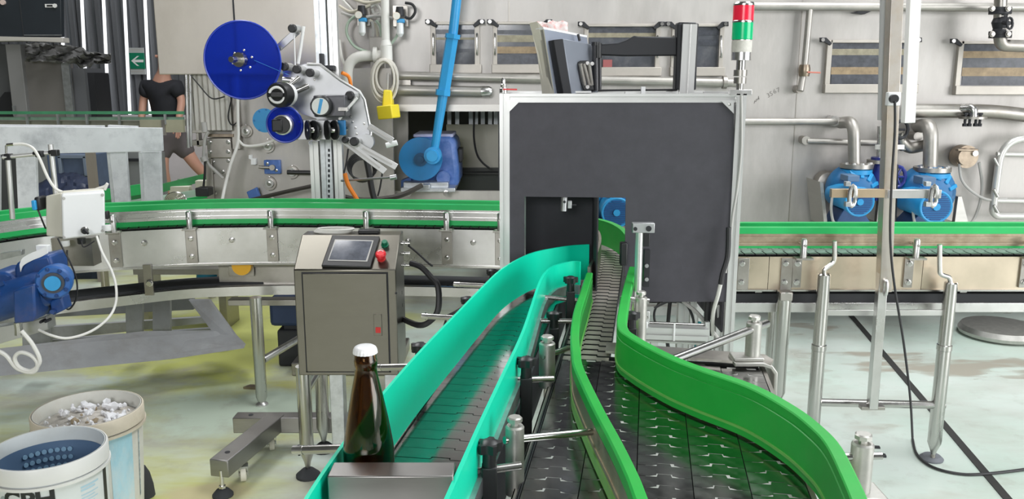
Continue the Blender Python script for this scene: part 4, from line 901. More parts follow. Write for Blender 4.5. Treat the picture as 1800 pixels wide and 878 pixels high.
# hatch windows
frame_m = mat('hatch_frame_steel', (.46, .43, .39), .5, .7, .1, 8)
bottle_rows = [mat('yellow_bottle_row', (.30, .27, .19), .5, 0, .25, 30), mat('dark_bottle_row', (.06, .065, .08), .35, 0, .4, 30), mat('amber_bottle_row', (.30, .22, .13), .5, 0, .3, 28)]
def hatch(label, u0, v0, u1, v1, f=9, rows=None, bars=None, latch=(1, 1), bot=16, handles=True):
    t = thing('hatch_window', label, 'hatch window', pl((u0+u1)/2, v1, DT-.02), 'hatch windows along the tank wall')
    D = DT-.025
    m = MB(); m.bpx(u0, v0, u0+f, v1, D, .025); m.bpx(u1-f, v0, u1, v1, D, .025); m.bpx(u0+f, v0, u1-f, v0+f*.6, D, .025)
    m.build('hatch_frame', frame_m, t, .002)
    m = MB(); m.bpx(u0-2, v1-bot, u1+3, v1, D-.012, .037); m.build('hatch_sill', frame_m, t, .003)
    m = MB(); m.bpx(u0+f, v0+f*.6, u1-f, v1-bot, DT-.006, .004); gl = m.build('hatch_glass', glass_d, t, sm=0)
    if rows:
        for (a, b, k) in rows:
            m = MB(); m.bpx(u0+f, a, u1-f, b, DT-.0085, .003); m.build('bottle_row', bottle_rows[k], t, sm=0)
    if handles:
        for u, s in ((u0+f*.5, 1), (u1-f*.5, -1)):
            va, vb = v0+(v1-v0)*.25, v0+(v1-v0)*.62
            m = MB(); m.tube(smooth([Pd(u, va, D), Pd(u, va+1, D-.02), Pd(u, vb-1, D-.02), Pd(u, vb, D)], 4), .005, 8); m.build('handle', tube_m, t)
    for s, u in ((0, u0-5), (1, u1+4)):
        if latch[s]:
            m = MB(); sg = 1 if s == 0 else -1
            m.ppx([(u-5*sg, v0-4), (u+6*sg, v0-4), (u+16*sg, v0+6), (u+13*sg, v0+10), (u+2*sg, v0+4), (u-5*sg, v0+4)], D-.02, .016); m.build('latch', blackm, t, .002)
            m = MB(); m.cpx(u, v0, 3.2, D-.028, .01, 12); m.build('latch_bolt', tube_m, t)
    return t
dk = [(60, 76, 0), (76, 90, 1), (90, 104, 0), (104, 118, 1)]
hatch('first hatch window from the left on the tank, behind the blue rod', 757, 38, 843, 129, 9, [(52, 60, 1), (66, 70, 0), (86, 92, 1)])
hatch('second hatch window on the tank, left of the monitor', 866, 38, 962, 129, 8, [(53, 60, 1), (62, 74, 0), (82, 94, 2), (96, 115, 1)])
hatch('third hatch window on the tank, seen behind the monitor arm', 1026, 42, 1160, 134, 8, [(50, 58, 1), (58, 66, 0), (84, 92, 0)])
t = hatch('narrow fourth hatch window on the tank, beside the signal tower', 1180, 42, 1272, 134, 8, [(48, 62, 1), (70, 80, 1)])
R_ = [(88, 95, 2), (108, 113, 0), (126, 131, 2)]
hatch('fifth hatch window with amber bottle rows, crossed by the square post', 1452, 70, 1612, 164, 9, [(76, 86, 1), (86, 97, 0), (97, 118, 1), (118, 131, 2), (131, 149, 1)], latch=(1, 1), handles=False)
hatch('right-most hatch window with amber bottle rows, below the black valve', 1682, 72, 1860, 167, 9, [(78, 90, 1), (90, 102, 2), (102, 119, 1), (119, 134, 2), (134, 150, 1)], handles=False)
m = MB(); m.bpx(1060, 105, 1076, 118, DT-.012, .006); tag(m.build('red_label', mat('dull_red_label', (.34, .10, .10), .6), None, sm=0), 'small dull red label inside the hatch behind the monitor arm', 'label')
# pencil number on the wall
pm_ = mat('pencil_mark', (.25, .235, .22), .7)
for ch, u, v in (('3', 1351, 168), ('5', 1356, 165), ('6', 1362, 161), ('7', 1368.5, 158.5)):
    me = text_mesh(ch, .034, .0003); me.materials.append(pm_)
    o = bpy.data.objects.new('pencil_digit', me); COL.objects.link(o); o.location = pl(u, v, DT-.0012)-Vector(tk.location); o.rotation_euler = (R(90), R(-24), 0); o.parent = tk
m = MB(); m.tube([pl(u, v, DT-.001) for u, v in ((1326, 182), (1327, 177), (1329, 179), (1330, 174), (1332, 176), (1333, 172), (1334.5, 175), (1333.5, 169))], .0016, 5); m.build('pencil_scribble', pm_, tk)
# pipes on the tank
pipe_m = mat('dull_pipe_steel', (.44, .42, .39), .46, .8, .14, 8, (1, 1, 1), .1)
def pipe(label, pts, r, m=None, k=6, extra=None, nm='pipe'):
    m = m or steel_b; path = smooth([Pd(*p) for p in pts], k)
    mid = path[len(path)//2]; t = thing(nm, label, 'pipe', mid)
    MB().tube(path, r, 14).build('tube', m, t); return t
def elbowed(pts, rad=.06, k=6):
    P_ = [Pd(*p) for p in pts]; out = [P_[0]]
    for i in range(1, len(P_)-1):
        a, b, c = P_[i-1], P_[i], P_[i+1]; d0 = (a-b).normalized(); d1 = (c-b).normalized(); r = min(rad, (a-b).length*.45, (c-b).length*.45)
        p, q = b+d0*r, b+d1*r
        for j in range(k+1): s = j/k; out.append((1-s)**2*p+2*s*(1-s)*b+s*s*q)
    return out+[P_[-1]]
def epipe(label, pts, r, m=None, rad=.08, nm='pipe', flange=None):
    path = elbowed(pts, rad); t = thing(nm, label, 'pipe', path[len(path)//2]); MB().tube(path, r, 16).build('tube', m or pipe_m, t); return t
t = epipe('long horizontal pipe along the top of the tank at right', [(1312, 11, DT-.06), (1920, 14, DT-.06)], .022)
for u in (1500, 1520): pass
m = MB(); m.ppx([(1500, 22), (1535, 12), (1536, 18), (1520, 25)], DT-.06, .05); m.build('pipe_bracket', blackm, t, .002)
t = epipe('drop pipe with red lever tap beside the pencil number', [(1424, 12, DT-.06), (1414, 120, DT-.06), (1410, 142, DT-.06), (1407, 160, DT-.07)], .017, pipe_m)
m = MB(); m.lathe([(.026, -.03), (.03, -.01), (.03, .01), (.026, .03)], Pd(1414, 124, DT-.06), (0, 0, 1), 14); m.build('tap_body', brass, t)
m = MB(); m.beam(Pd(1419, 127, DT-.09), Pd(1442, 128, DT-.09), .012, .008); m.build('tap_lever', mat('faded_red_lever', (.60, .20, .15), .5), t, .002)
m = MB(); m.cpx(1406, 157, 7, DT-.06, .06, 16); m.build('wall_flange', steel_d, t)
t = epipe('pipe stub running left to right ending at a wall elbow, left of the pumps', [(1300, 214, DT-.07), (1468, 214, DT-.07), (1474, 214, DT-.01)], .019, pipe_m, .03)
m = MB(); m.cpx(1468, 213, 9, DT-.075, .07, 16); m.build('end_elbow', steel, t)
t = epipe('lower pipe running behind the left pump riser', [(1418, 248, DT-.05), (1555, 252, DT-.05)], .016, pipe_m)
m = MB(); m.cpx(1417, 247, 7.5, DT-.06, .06, 16); m.build('wall_elbow', steel_d, t)
t = epipe('left pump riser pipe with a top elbow into the tank', [(1478, 216, DT-.03), (1501, 214, DT-.20), (1502, 290, DT-.20)], .031, pipe_m, .09, 'riser_pipe')
t = epipe('right pump riser pipe with a top elbow into the tank', [(1615, 222, DT-.03), (1637, 220, DT-.20), (1635, 296, DT-.20)], .036, pipe_m, .09, 'riser_pipe')
t = epipe('large horizontal pipe low on the tank, right of the post', [(1600, 195, DT-.08), (1745, 196, DT-.08), (1830, 206, DT-.08)], .036, steel_d, .08)
m = MB(); m.tube(elbowed([(1690, 191, DT-.10), (1711, 190, DT-.14), (1711, 205, DT-.14)], .05), .022, 14); m.build('branch_elbow', steel, t)
m = MB(); m.lathe([(.066, 0), (.066, .012)], Pd(1710, 209, DT-.14), (0, 0, 1), 20); m.build('branch_flange', steel_d, t)
for dx in (-13, -5, 6, 13): m = MB(); a = Pd(1710+dx, 207, DT-.15); m.lathe([(.012, -.045), (.012, -.03), (.007, -.03), (.007, .015), (.012, .015), (.012, .025)], a, (0, 0, 1), 8); m.build('flange_bolt', blackm, t)
t = epipe('dark valve pipe hanging down at the top right corner', [(1760, -30, DT-.2), (1757, 60, DT-.2), (1760, 80, DT-.2), (1830, 82, DT-.2)], .030, steel_d, .07, 'valve_pipe')
m = MB()
for v in (16, 22, 58, 64): m = MB(); m.lathe([(.052, -.008), (.052, .008)], Pd(1758, v, DT-.2), (0, 0, 1), 20); m.build('flange', blackm, t)
m = MB(); m.lathe([(.040, -.07), (.03, -.03), (.04, 0), (.03, .03), (.040, .07)], Pd(1758, 40, DT-.2), (0, 0, 1), 18); m.build('valve_body', blackm, t)
m = MB(); m.rod(Pd(1764, 40, DT-.25), Pd(1775, 41, DT-.3), .010, 10); m.tube([Pd(1775+5*math.cos(a*.52), 41+10*math.sin(a*.52), DT-.3) for a in range(12)], .006, 6, True); m.build('handwheel', blackm, t)
for u in (1744, 1772):
    for v in (15, 60): bpt(t, u, v, DT-.26, 4, steel_d)
# bronze fitting with cables
t = thing('bronze_fitting', 'round bronze instrument fitting on the tank right of the pumps', 'instrument', Pd(1700, 290, DT-.06))
m = MB(); m.cpx(1700, 276, 20, DT-.10, .07, 26); m.cpx(1700, 276, 15, DT-.13, .04, 22); m.build('housing', brass, t)
m = MB(); m.ppx([(1684, 262), (1720, 262), (1720, 267), (1684, 266)], DT-.135, .03); m.build('cover', brass, t, .003)
m = MB(); m.cpx(1715, 270, 5, DT-.14, .03, 14); m.build('gland', steel, t)
m = MB(); m.rod(Pd(1672, 278, DT), Pd(1690, 276, DT-.06), .018, 12); m.build('stub', brass, t)
tag(MB().tpx([(1686, 288, DT-.1), (1690, 315, DT-.1), (1706, 335, DT-.1), (1735, 351, DT-.12), (1770, 350, DT-.12)], .007).build('instrument_cable', hose_g), 'grey cable from the bronze fitting to the white pipe frame', 'cable')
tag(MB().tpx([(1721, 286, DT-.08), (1726, 320, DT-.06), (1724, 350, DT-.06), (1714, 382, DT-.05), (1703, 396, DT-.05)], .008).build('instrument_cable', hose_g), 'darker cable dropping from the bronze fitting to the green rail', 'cable')
# rounded pipe frame at the right edge
t = thing('tube_gate', 'rounded white-ish pipe frame door leaning on the tank at right edge', 'frame', Pd(1780, 390, DT-.15))
fm = mat('dull_white_tube', (.66, .65, .62), .35, .5, .08, 10)
m = MB(); m.tube(elbowed([(1860, 243, DT-.12), (1762, 244, DT-.12), (1745, 372, DT-.12), (1752, 380, DT-.12), (1860, 380, DT-.12)], .16, 8), .019, 14); m.build('bent_frame', fm, t)
m = MB(); m.rpx((1752, 271, DT-.12), (1860, 273, DT-.12), .012); m.build('cross_tube', fm, t)
m = MB(); m.rpx((1745, 353, DT-.12), (1860, 354, DT-.12), .012); m.build('cross_tube', fm, t)
for v in (285, 340, 368): m = MB(); m.rpx((1747, v-7, DT-.15), (1754, v+6, DT-.15), .008); m.build('latch_pin', tube_m, t)
m = MB(); m.bpx(1756, 275, 1860, 350, DT-.06, .012); m.build('door_panel', wall_m, t, .004)
# ---------------------------------------------------------------- pumps
def pump(label, u, v, k, D, flange_v):
    t = thing('pump', label, 'pump', Pd(u, 392, D), None)
    c = Pd(u, v, D); r = 47*k*mpx(D, v)
    m = MB(); m.lathe([(r*.35, -.05), (r*.62, -.045), (r*.92, .00), (r, .03), (r, .08), (r*.8, .10)], c, (0, 1, 0), 36); m.build('pump_volute', mat('dark_pump_blue', (.012, .15, .36), .4, 0, .2, 10, dirt=(.008, .07, .2), dscale=7, damt=.5), t)  # volute in a darker blue than its ribs
    m = MB()
    for a in range(20, 175, 30):
        d = Vector((math.cos(R(a)), 0, math.sin(R(a)))); m.beam(c+d*r*.5+Vector((0, -.045, 0)), c+d*r*.85+Vector((0, -.016, 0)), .020, .024, up=(0, 1, 0))
    m.build('volute_rib', bluel, t, .003)
    mc = Pd(u+8*k, v+23*k, D-.26); mr = 26.5*k*mpx(D-.26, v)
    m = MB(); m.lathe([(mr*1.02, .0), (mr*1.02, .05), (mr*.9, .06), (mr*.9, .30)], mc, (0, 1, 0), 32); mo = m.build('motor_body', bluel, t)
    m = MB(); m.lathe([(mr*.97, -.008), (mr, 0), (mr, .012)], mc, (0, 1, 0), 32); m.build('fan_cover', mat('fan_cover_blue', (.015, .19, .46), .5), t)
    m = MB(); m.tube([mc+Vector((mr*1.0*math.cos(a_*.2618), -.004, mr*1.0*math.sin(a_*.2618))) for a_ in range(24)], mr*.09, 8, True); m.build('cover_rim', bluel, t)
    m = MB()
    for j in range(-6, 7):
        hw = math.sqrt(max(0, (mr*.88)**2-(j*mr*.135)**2)); z = mc.z+j*mr*.135; m.box((mc.x-hw, mc.y-.012, z-.0022), (mc.x+hw, mc.y-.006, z+.0022))
    m.build('cover_slots', mat('dark_blue_slot', (.01, .06, .2), .6), t, sm=0)
    m = MB(); m.lathe([(mr*.24, -.016), (mr*.24, 0)], mc, (0, 1, 0), 16); m.build('cover_hub', bluel, t)
    m = MB(); x0 = Pd(u-26*k, v, D-.1).x; x1 = Pd(u-2*k, v, D-.1).x
    m.bpx(u-14*k, v-27*k, u+9*k, v-15*k, D-.20, .10); m.build('terminal_box', mat('grey_blue_box', (.10, .18, .30), .5), t, .003)
    # neck and flanges
    zf = Pd(u, flange_v, D).z; xn = c.x+.01
    m = MB(); m.lathe([(r*.55, c.z+r*.75), (r*.36, c.z+r*.95), (r*.34, zf-.03)], (xn, D+.03, 0), (0, 0, 1), 24); m.build('neck', bluep, t)
    m = MB(); m.lathe([(r*.62, zf-.045), (r*.62, zf-.022)], (xn, D+.03, 0), (0, 0, 1), 28); m.build('lower_flange', bluel, t)
    m = MB(); m.lathe([(r*.64, zf-.016), (r*.64, zf+.006)], (xn, D+.03, 0), (0, 0, 1), 28); m.build('upper_flange', steel_d, t)
    for a in range(200, 345, 36): bolt(t, (xn+r*.52*math.cos(R(a)), D+.03+r*.52*math.sin(R(a)), zf+.006), .010, steel, (0, 0, 1))
    # feet and stand plate
    m = MB(); m.prism([Pd(u-40*k, 398, D-.1), Pd(u-22*k, v+38*k, D-.1), Pd(u+14*k, v+38*k, D-.1), Pd(u+34*k, 398, D-.1)], (0, .16, 0)); m.build('motor_foot', mat('dark_blue_base', (.03, .08, .2), .5, 0, .2, 9), t, .004)
    m = MB(); m.prism([Pd(u+47*k, v+6, D+.02), Pd(u+53*k, v+6, D+.02), Pd(u+66*k, 400, D+.02), Pd(u+40*k, 400, D+.02)], (0, .03, 0)); m.build('stand_plate', steel_b, t)
    m = MB(); m.box((c.x-r*1.0, D-.1, zlo-.0), (c.x+r*1.1, DT-.001, Pd(u, 398, D-.1).z)); m.build('pump_base', steel_d, t)
    return t
pump('blue motor pump left of the square post', 1503, 334, .92, DT-.22, 291)
pump('larger blue motor pump right of the square post', 1636, 340, 1.03, DT-.22, 297)
pump('blue motor pump glimpsed through the slot right of the dark tunnel', 1076, 352, .95, DT-.22, 305)
m = MB(); m.ppx([(1441, 320), (1447, 322), (1455, 398), (1449, 398)], DT-.3, .2); tag(m.build('stand_plate', steel_b), 'slanted steel stand plate left of the left pump', 'plate')
m = MB(); p = Pd(1457, 322, DT-.08); m.lathe([(.02, 0), (.055, .01), (.06, .07)], p, (0, 1, 0), 18); tag(m.build('round_boss', steel_d), 'rounded steel boss behind the left pump', 'fitting')
# deep blue valves between the pumps
navy = mat('navy_enamel', (.03, .04, .22), .3)
t = thing('gate_valve', 'deep navy blue gate valve between the two pumps', 'valve', Pd(1546, 350, DT-.15))
m = MB(); m.lathe([(.035, -.12), (.03, -.08), (.045, 0), (.03, .07), (.05, .09), (.05, .105)], Pd(1546, 312, DT-.15), (0, 0, 1), 18); m.build('valve_body', navy, t)
m = MB(); m.lathe([(.055, 0), (.055, .018)], Pd(1543, 287, DT-.15), (0, 0, 1), 20); m.build('flange', steel_d, t)
m = MB(); m.tube([Pd(1576, 311, DT-.2)+Vector((.045*math.cos(a*.5236), -.0, .055*math.sin(a*.5236))) for a in range(12)], .010, 8, True); m.rod(Pd(1560, 312, DT-.15), Pd(1578, 311, DT-.2), .016)
for a in range(3): q = Vector((.045*math.cos(a*1.05), 0, .055*math.sin(a*1.05))); m.rod(Pd(1576, 311, DT-.2)-q, Pd(1576, 311, DT-.2)+q, .006, 8)
m.build('handwheel', navy, t)
m = MB(); m.rod(Pd(1548, 222, DT-.15), Pd(1546, 286, DT-.15), .016); m.build('valve_riser', steel, t)
m = MB(); m.tube(elbowed([(1582, 246, DT-.12), (1598, 262, DT-.12), (1640, 252, DT-.12)], .05), .03, 14); m.rod(Pd(1580, 232, DT-.14), Pd(1588, 262, DT-.12), .022)
t = thing('branch_pipe', 'tangled steel branch pipe with hand valve right of the post', 'pipe', Pd(1600, 255, DT-.12)); m.build('tube', steel_d, t)
m = MB(); m.tube([Pd(1584, 228, DT-.18)+Vector((.035*math.cos(a*.5236), 0, .045*math.sin(a*.5236))) for a in range(12)], .009, 8, True); m.rod(Pd(1577, 228, DT-.18), Pd(1591, 228, DT-.18), .006, 8); m.build('handwheel', blackm, t)
m = MB(); m.cpx(1614, 240, 8, DT-.08, .08, 16); m.build('wall_elbow', steel_d, t)
m = MB(); m.tube(elbowed([(1575, 313, DT-.1), (1590, 312, DT-.1), (1610, 309, DT-.1), (1616, 318, DT-.1)], .04), .014, 10); m.lathe([(.022, -.02), (.022, .02)], Pd(1600, 311, DT-.1), (1, 0, 0), 12); m.build('small_hose', steel_d, t)
m = MB(); m.rpx((1575, 290, DT-.3), (1571, 398, DT-.3), .012); tag(m.build('dark_rod', blackm), 'dark vertical rod right behind the square post', 'rod')
for i, (u, v0, v1) in enumerate(((1463, 345, 390), (1607, 350, 394))): tag(MB().tpx([(u, v0, DT-.34), (u-2, (v0+v1)/2, DT-.35), (u+2, v1, DT-.33), (u+12, v1+2, DT-.32)], .007).build('motor_cable', hose_g), ('grey cable dropping from the left pump motor', 'grey cable dropping from the right pump motor')[i], 'cable')
# pan foot under the tank and dark frame under it
t = thing('pan_foot', 'round stainless pan lying on the floor under the right conveyor', 'pan', Pz(1757, 592, 0))
p = Pz(1757, 590, 0); MB().lathe([(.17, 0), (.20, .012), (.205, .03), (.19, .055), (.13, .06)], p, (0, 0, 1), 36).build('dish', blast_m, t)
# ---------------------------------------------------------------- utility wall left of the windows
DU = DT-.04
t = epipe('white vertical pipe above the cable coil, with a reducer', [(676, -40, DU-.08), (678, 70, DU-.08)], .021, hose_w, nm='riser_pipe')
m = MB(); m.rod(Pd(678, 70, DU-.08), Pd(679, 80, DU-.08), .021, 14, .030); m.rod(Pd(679, 80, DU-.08), Pd(680, 106, DU-.08), .030); m.build('reducer', hose_w, t)
t = epipe('white elbow pipe left of the coiled cable', [(612, 175, DU-.06), (612, 100, DU-.06), (672, 97, DU-.06)], .027, hose_w, .08, 'elbow_pipe')
m = MB(); m.rod(Pd(657, 97, DU-.06), Pd(664, 97, DU-.06), .042, 18); m.build('union_nut', hose_w, t)
for lab, a, b, r in (('upper horizontal drain pipe under the first hatch windows', (700, 133), (1300, 146), .022), ('lower horizontal drain pipe with a capped end under the first hatch', (700, 158), (852, 161), .026)):
    t = thing('drain_pipe', lab, 'pipe', Pd(*a, DT-.06)); MB().rod(Pd(*a, DT-.06), Pd(*b, DT-.06), r, 16).build('tube', pipe_m, t)
    if r > .024: m = MB(); m.lathe([(.028, 0), (.028, .04), (.02, .055)], Pd(846, 161, DT-.06), (1, 0, 0), 16); m.build('end_cap', steel, t); m = MB(); m.cpx(853, 161, 8, DT-.03, .03, 16); m.build('wall_flange', steel_d, t)
    else: m = MB(); m.lathe([(.034, 0), (.034, .02)], Pd(1270, 145, DT-.06), (1, 0, 0), 16); m.build('union_nut', steel_d, t)
m = MB(); m.bpx(700, 139, 722, 151, DU-.02, .04); tag(m.build('small_bracket', steel_d, None, .002), 'small steel bracket right of the coiled cable', 'bracket')
for nm, lab, u0, v0, u1, v1, dd, mm in (('junction_plate', 'grey steel mounting plate of the left air regulator', 627, -5, 650, 46, .02, steel_d), ('junction_plate', 'grey steel mounting plate of the right air regulator', 690, 9, 717, 47, .02, steel_d), ('wiring_duct', 'grey wiring duct box under the wire bundle', 651, 65, 677, 190, .03, wall_l), ('black_valve_block', 'black valve block behind the labeller plate', 632, 150, 652, 182, .05, blackm)):
    m = MB(); m.bpx(u0, v0, u1, v1, DU-dd, dd); tag(m.build(nm, mm, None, .002, sm=0), lab, 'plate' if 'plate' in nm else 'box')
for u, v, lab in ((636, 28, 'left air pressure regulator with blue body on the tank'), (703, 30, 'right air pressure regulator with blue body on the tank')):
    t = thing('air_regulator', lab, 'regulator', Pd(u, v+18, DU-.08))
    m = MB(); m.lathe([(.022, .03), (.022, .05), (.018, .075)], Pd(u, v-2, DU-.08)-Vector((0, 0, .03)), (0, 0, 1), 16); m.build('knob', blackm, t)
    m = MB(); m.bpx(u-6, v+3, u+7, v+10, DU-.10, .05); m.build('body', bluel, t, .004)
    m = MB(); m.lathe([(.008, -.07), (.018, -.055), (.018, 0)], Pd(u, v+10, DU-.08), (0, 0, 1), 14); m.build('bowl', mat('clear_bowl', (.72, .74, .74), .2), t)
    m = MB(); m.cpx(u-6, v-2, 6, DU-.12, .02, 18); m.build('gauge', mat('gauge_face', (.75, .73, .66), .4), t); m = MB(); m.cpx(u-6, v-2, 6.6, DU-.115, .02, 18, 6.6); m.build('gauge_rim', brass, t)
# wire tangle: several thin cables
wl = [((598, -5), (612, 10), (625, 22), (640, 20)), ((596, 10), (614, 20), (628, 18), (652, 8)), ((600, 22), (618, 28), (634, 26)), ((626, 27), (612, 40), (610, 60), (624, 82), (650, 92)),
      ((652, 12), (662, 8), (668, 20), (658, 24), (654, 15)), ((650, 35), (660, 45), (664, 64)), ((654, 38), (656, 50), (655, 64)), ((661, 36), (668, 46), (670, 64)), ((673, 15), (664, 40), (672, 66)),
      ((610, -8), (640, 4), (670, 2)), ((644, 30), (664, 28), (690, 32)), ((700, 44), (699, 60), (690, 74), (682, 82)), ((596, 70), (604, 110), (630, 134), (650, 142))]
WLAB = ['white cable entering the left air regulator from the top left edge', 'beige cable running below the white one into the left regulator plate', 'grey cable ending level with the left regulator gauge', 'green-grey hose dropping in a wide arc from the left regulator to the white elbow pipe',
        'white cable curled in a small ring between the two air regulators', 'beige cable entering the wiring duct from the left regulator plate', 'grey cable entering the wiring duct at its left end', 'green-grey cable entering the wiring duct near its right end', 'white cable hugging the white riser pipe down to the wiring duct',
        'beige cable crossing the very top of the frame above the left regulator', 'grey cable linking the two air regulators', 'green-grey hose hanging from the right air regulator bowl', 'white cable running from the labeller column to the black valve block']
cols = [hose_w, mat('beige_cable', (.62, .58, .48), .5), hose_g, mat('green_grey_cable', (.38, .47, .38), .5)]
for i, w in enumerate(wl):
    o = MB().tpx([(u, v, DU-.03-.008*(i % 4)) for u, v in w], .0075, 6).build('wall_cable', cols[i % 4])
    tag(o, WLAB[i], 'cable', 'cables tangled around the air regulators')
tag(MB().tpx([(712, 30, DU-.06), (722, 32, DU-.06), (730, 20, DU-.06), (725, 8, DU-.06), (712, 5, DU-.06)], .007).build('wall_cable', hose_k), 'black hose looping out right of the right air regulator', 'cable')
for i in range(7):
    tag(MB().tpx([(653+i*4, 190, DU-.02-.004*(i % 3)), (652+i*4.3, 203, DU-.03), (656+i*4.5, 217, DU-.02)], .009, 6).build('bundled_cable', [hose_w, hose_g, hose_k][i % 3]), 'short cable of the bundle under the grey wiring duct', 'cable', 'cables bundled below the wiring duct')
# coiled cable with yellow pendant
t = thing('cable_coil', 'pale cable coil hanging on the tank wall above the yellow pendant', 'cable coil', Pd(676, 135, DU-.12))
m = MB()
for k, (rx, ry, dx, dy) in enumerate(((23, 34, 0, 0), (20, 30, 1, -2), (21, 36, -1, 3), (17, 26, 2, -2), (23, 38, 0, 6), (19, 33, -2, 2))):
    m.tube([Pd(676+dx+rx*math.cos(a*.2618), 137+dy+ry*math.sin(a*.2618), DU-.10-.008*k) for a in range(24)], .0065, 6, True)
m.build('coil', mat('pale_cable', (.62, .59, .53), .5), t)
t = thing('pendant_switch', 'yellow plastic pendant control hanging from the cable coil', 'switch', Pd(684, 208, DU-.2))
D = DU-.16
m = MB(); m.ppx([(674, 158), (688, 159), (690, 190), (671, 190)], D, .07); m.build('grip', yellow, t, .006)
m = MB(); a = Pd(683, 197, D-.04); m.obox(a, (.085, .09, .068), (1, -.35, .12), (.35, 1, 0)); m.build('housing', yellow, t, .006)
m = MB(); m.rpx((682, 128, D+.03), (681, 160, D+.03), .006); m.build('cord', hose_g, t)
# ---------------------------------------------------------------- blue gear motor with crank wheel
t = thing('crank_drive', 'big blue gear motor with a round crank disc in the tank recess', 'gear motor', Pd(758, 335, DT+.05))
Dm = DT+.02
m = MB(); m.ppx([(722, 246), (735, 241), (790, 240), (800, 248), (806, 300), (806, 330), (720, 330)], Dm, .40); m.build('housing', blued, t, .025)
m = MB(); m.bpx(726, 236, 796, 242, Dm+.02, .3); m.build('top_cover', mat('pale_scuffed_blue', (.40, .42, .60), .6, 0, .2, 12), t, .006)
m = MB(); m.bpx(804, 262, 812, 286, Dm+.1, .15); m.build('side_cap', blackm, t, .006)
m = MB(); m.cpx(779, 313, 12, Dm-.05, .06, 22); m.build('side_boss', blued, t)
m = MB(); m.cpx(739, 280, 38, Dm-.12, .035, 44); m.build('crank_disc', bluep, t)
m = MB(); m.cpx(739, 281, 6, Dm-.14, .03, 16); m.cpx(739, 281, 12, Dm-.127, .02, 16); m.build('disc_hub', mat('dark_hub', (.02, .10, .22), .5), t)
m = MB(); m.bpx(709, 321, 788, 333, Dm-.10, .10); m.build('base_clamp', galv, t, .003)
m = MB(); m.bpx(704, 331, 800, 338, Dm-.14, .5); m.build('base_plate', galv, t, .003)
m = MB(); m.ppx([(705, 318), (722, 312), (722, 331), (705, 331)], Dm-.02, .3); m.build('base_side', blued, t)
m = MB(); m.bpx(743, 325, 755, 333, Dm-.16, .06); m.build('clamp_block', galv, t, .002)
for u in (718, 784): bpt(t, u, 340, Dm-.15, 4)
Dk = Dm-.20; kp = Pd(760, 274, Dk)
m = MB(); m.lathe([(15*mpx(Dk, 274), 0), (15*mpx(Dk, 274), .06)], kp, (0, 1, 0), 28); m.build('crank_bearing', bluel, t)
m = MB(); m.lathe([(10*mpx(Dk, 274), -.02), (10.5*mpx(Dk, 274), 0)], kp, (0, 1, 0), 24); m.build('bearing_cap', bluel, t)
cr = thing('connecting_rod', 'long bright blue connecting rod rising from the crank disc out of frame', 'rod', Pd(762, 260, Dk))
m = MB(); m.rod(Pd(764, 262, Dk+.03), Pd(779, 165, Dk+.03), .021, 14, .026); m.build('lower_rod', bluel, cr)
m = MB(); m.rod(Pd(779, 166, Dk+.03), Pd(795, 65, Dk+.03), .033, 6); m.build('turnbuckle', bluel, cr)
m = MB(); m.rod(Pd(778, 168, Dk+.03), Pd(779, 158, Dk+.03), .040, 6); m.build('lock_nut', bluel, cr); m = MB(); m.rod(Pd(795, 68, Dk+.03), Pd(796, 60, Dk+.03), .040, 6); m.build('lock_nut', bluel, cr)
m = MB(); m.rod(Pd(796, 62, Dk+.03), Pd(806, -30, Dk+.03), .024, 14); m.build('upper_rod', bluel, cr)
# drive chain from the motor
cp = [(480, 348), (545, 333), (600, 345), (660, 340), (730, 330)]
t = MB().tpx([(430, 355, 4.3), (500, 338, 4.3), (560, 325, 4.3)], .011, 6).build('drive_chain', mat('greasy_chain', (.05, .045, .04), .5, .5)); tag(t, 'greasy drive chain sloping up on the machine side at left', 'chain')
t = MB().tpx([(600, 345, 4.3), (640, 352, 4.3), (700, 345, 4.3), (742, 326, 4.35)], .014, 6).build('drive_chain', MATS['greasy_chain']); tag(t, 'greasy drive chain running to the blue gear motor', 'chain')
# ================================================================ MACHINE SIDE, LEFT
DM = 4.45
ms = thing('side_machine', 'grey steel side of the bottle machine with bearing discs behind the labeller', 'machine', Pd(460, 400, DM))
m = MB(); m.box((Pd(372, 300, DM).x, DM, .3), (Pd(560, 300, DM).x, DM+.03, Pd(450, 120, DM).z)); m.build('side_panel', wall_l, ms, sm=0)
m = MB(); m.box((Pd(560, 300, DM).x, DM+.04, .3), (Pd(690, 300, DM).x, DM+.07, Pd(450, 120, DM).z)); m.build('side_panel', wall_l, ms, sm=0)
m = MB(); m.bpx(271, -80, 553, 131, DM-.14, .2); m.build('overhead_box', mat('box_steel', (.55, .51, .46), .5, .65, .12, 2.5, (1, 1, .6), .1, dirt=(.40, .36, .31), dscale=2, damt=.5), ms, .004, sm=0)
m = MB(); m.bpx(408.5, -80, 411, 95, DM-.145, .01); m.build('box_seam', darkin, ms, sm=0)
m = MB(); m.bpx(553, -80, 566, 350, DM-.05, .05); m.build('pale_post', whitep, ms, sm=0)
m = MB(); m.bpx(404, 95, 417, 262, DM-.05, .05); m.build('post', steel_d, ms, sm=0)
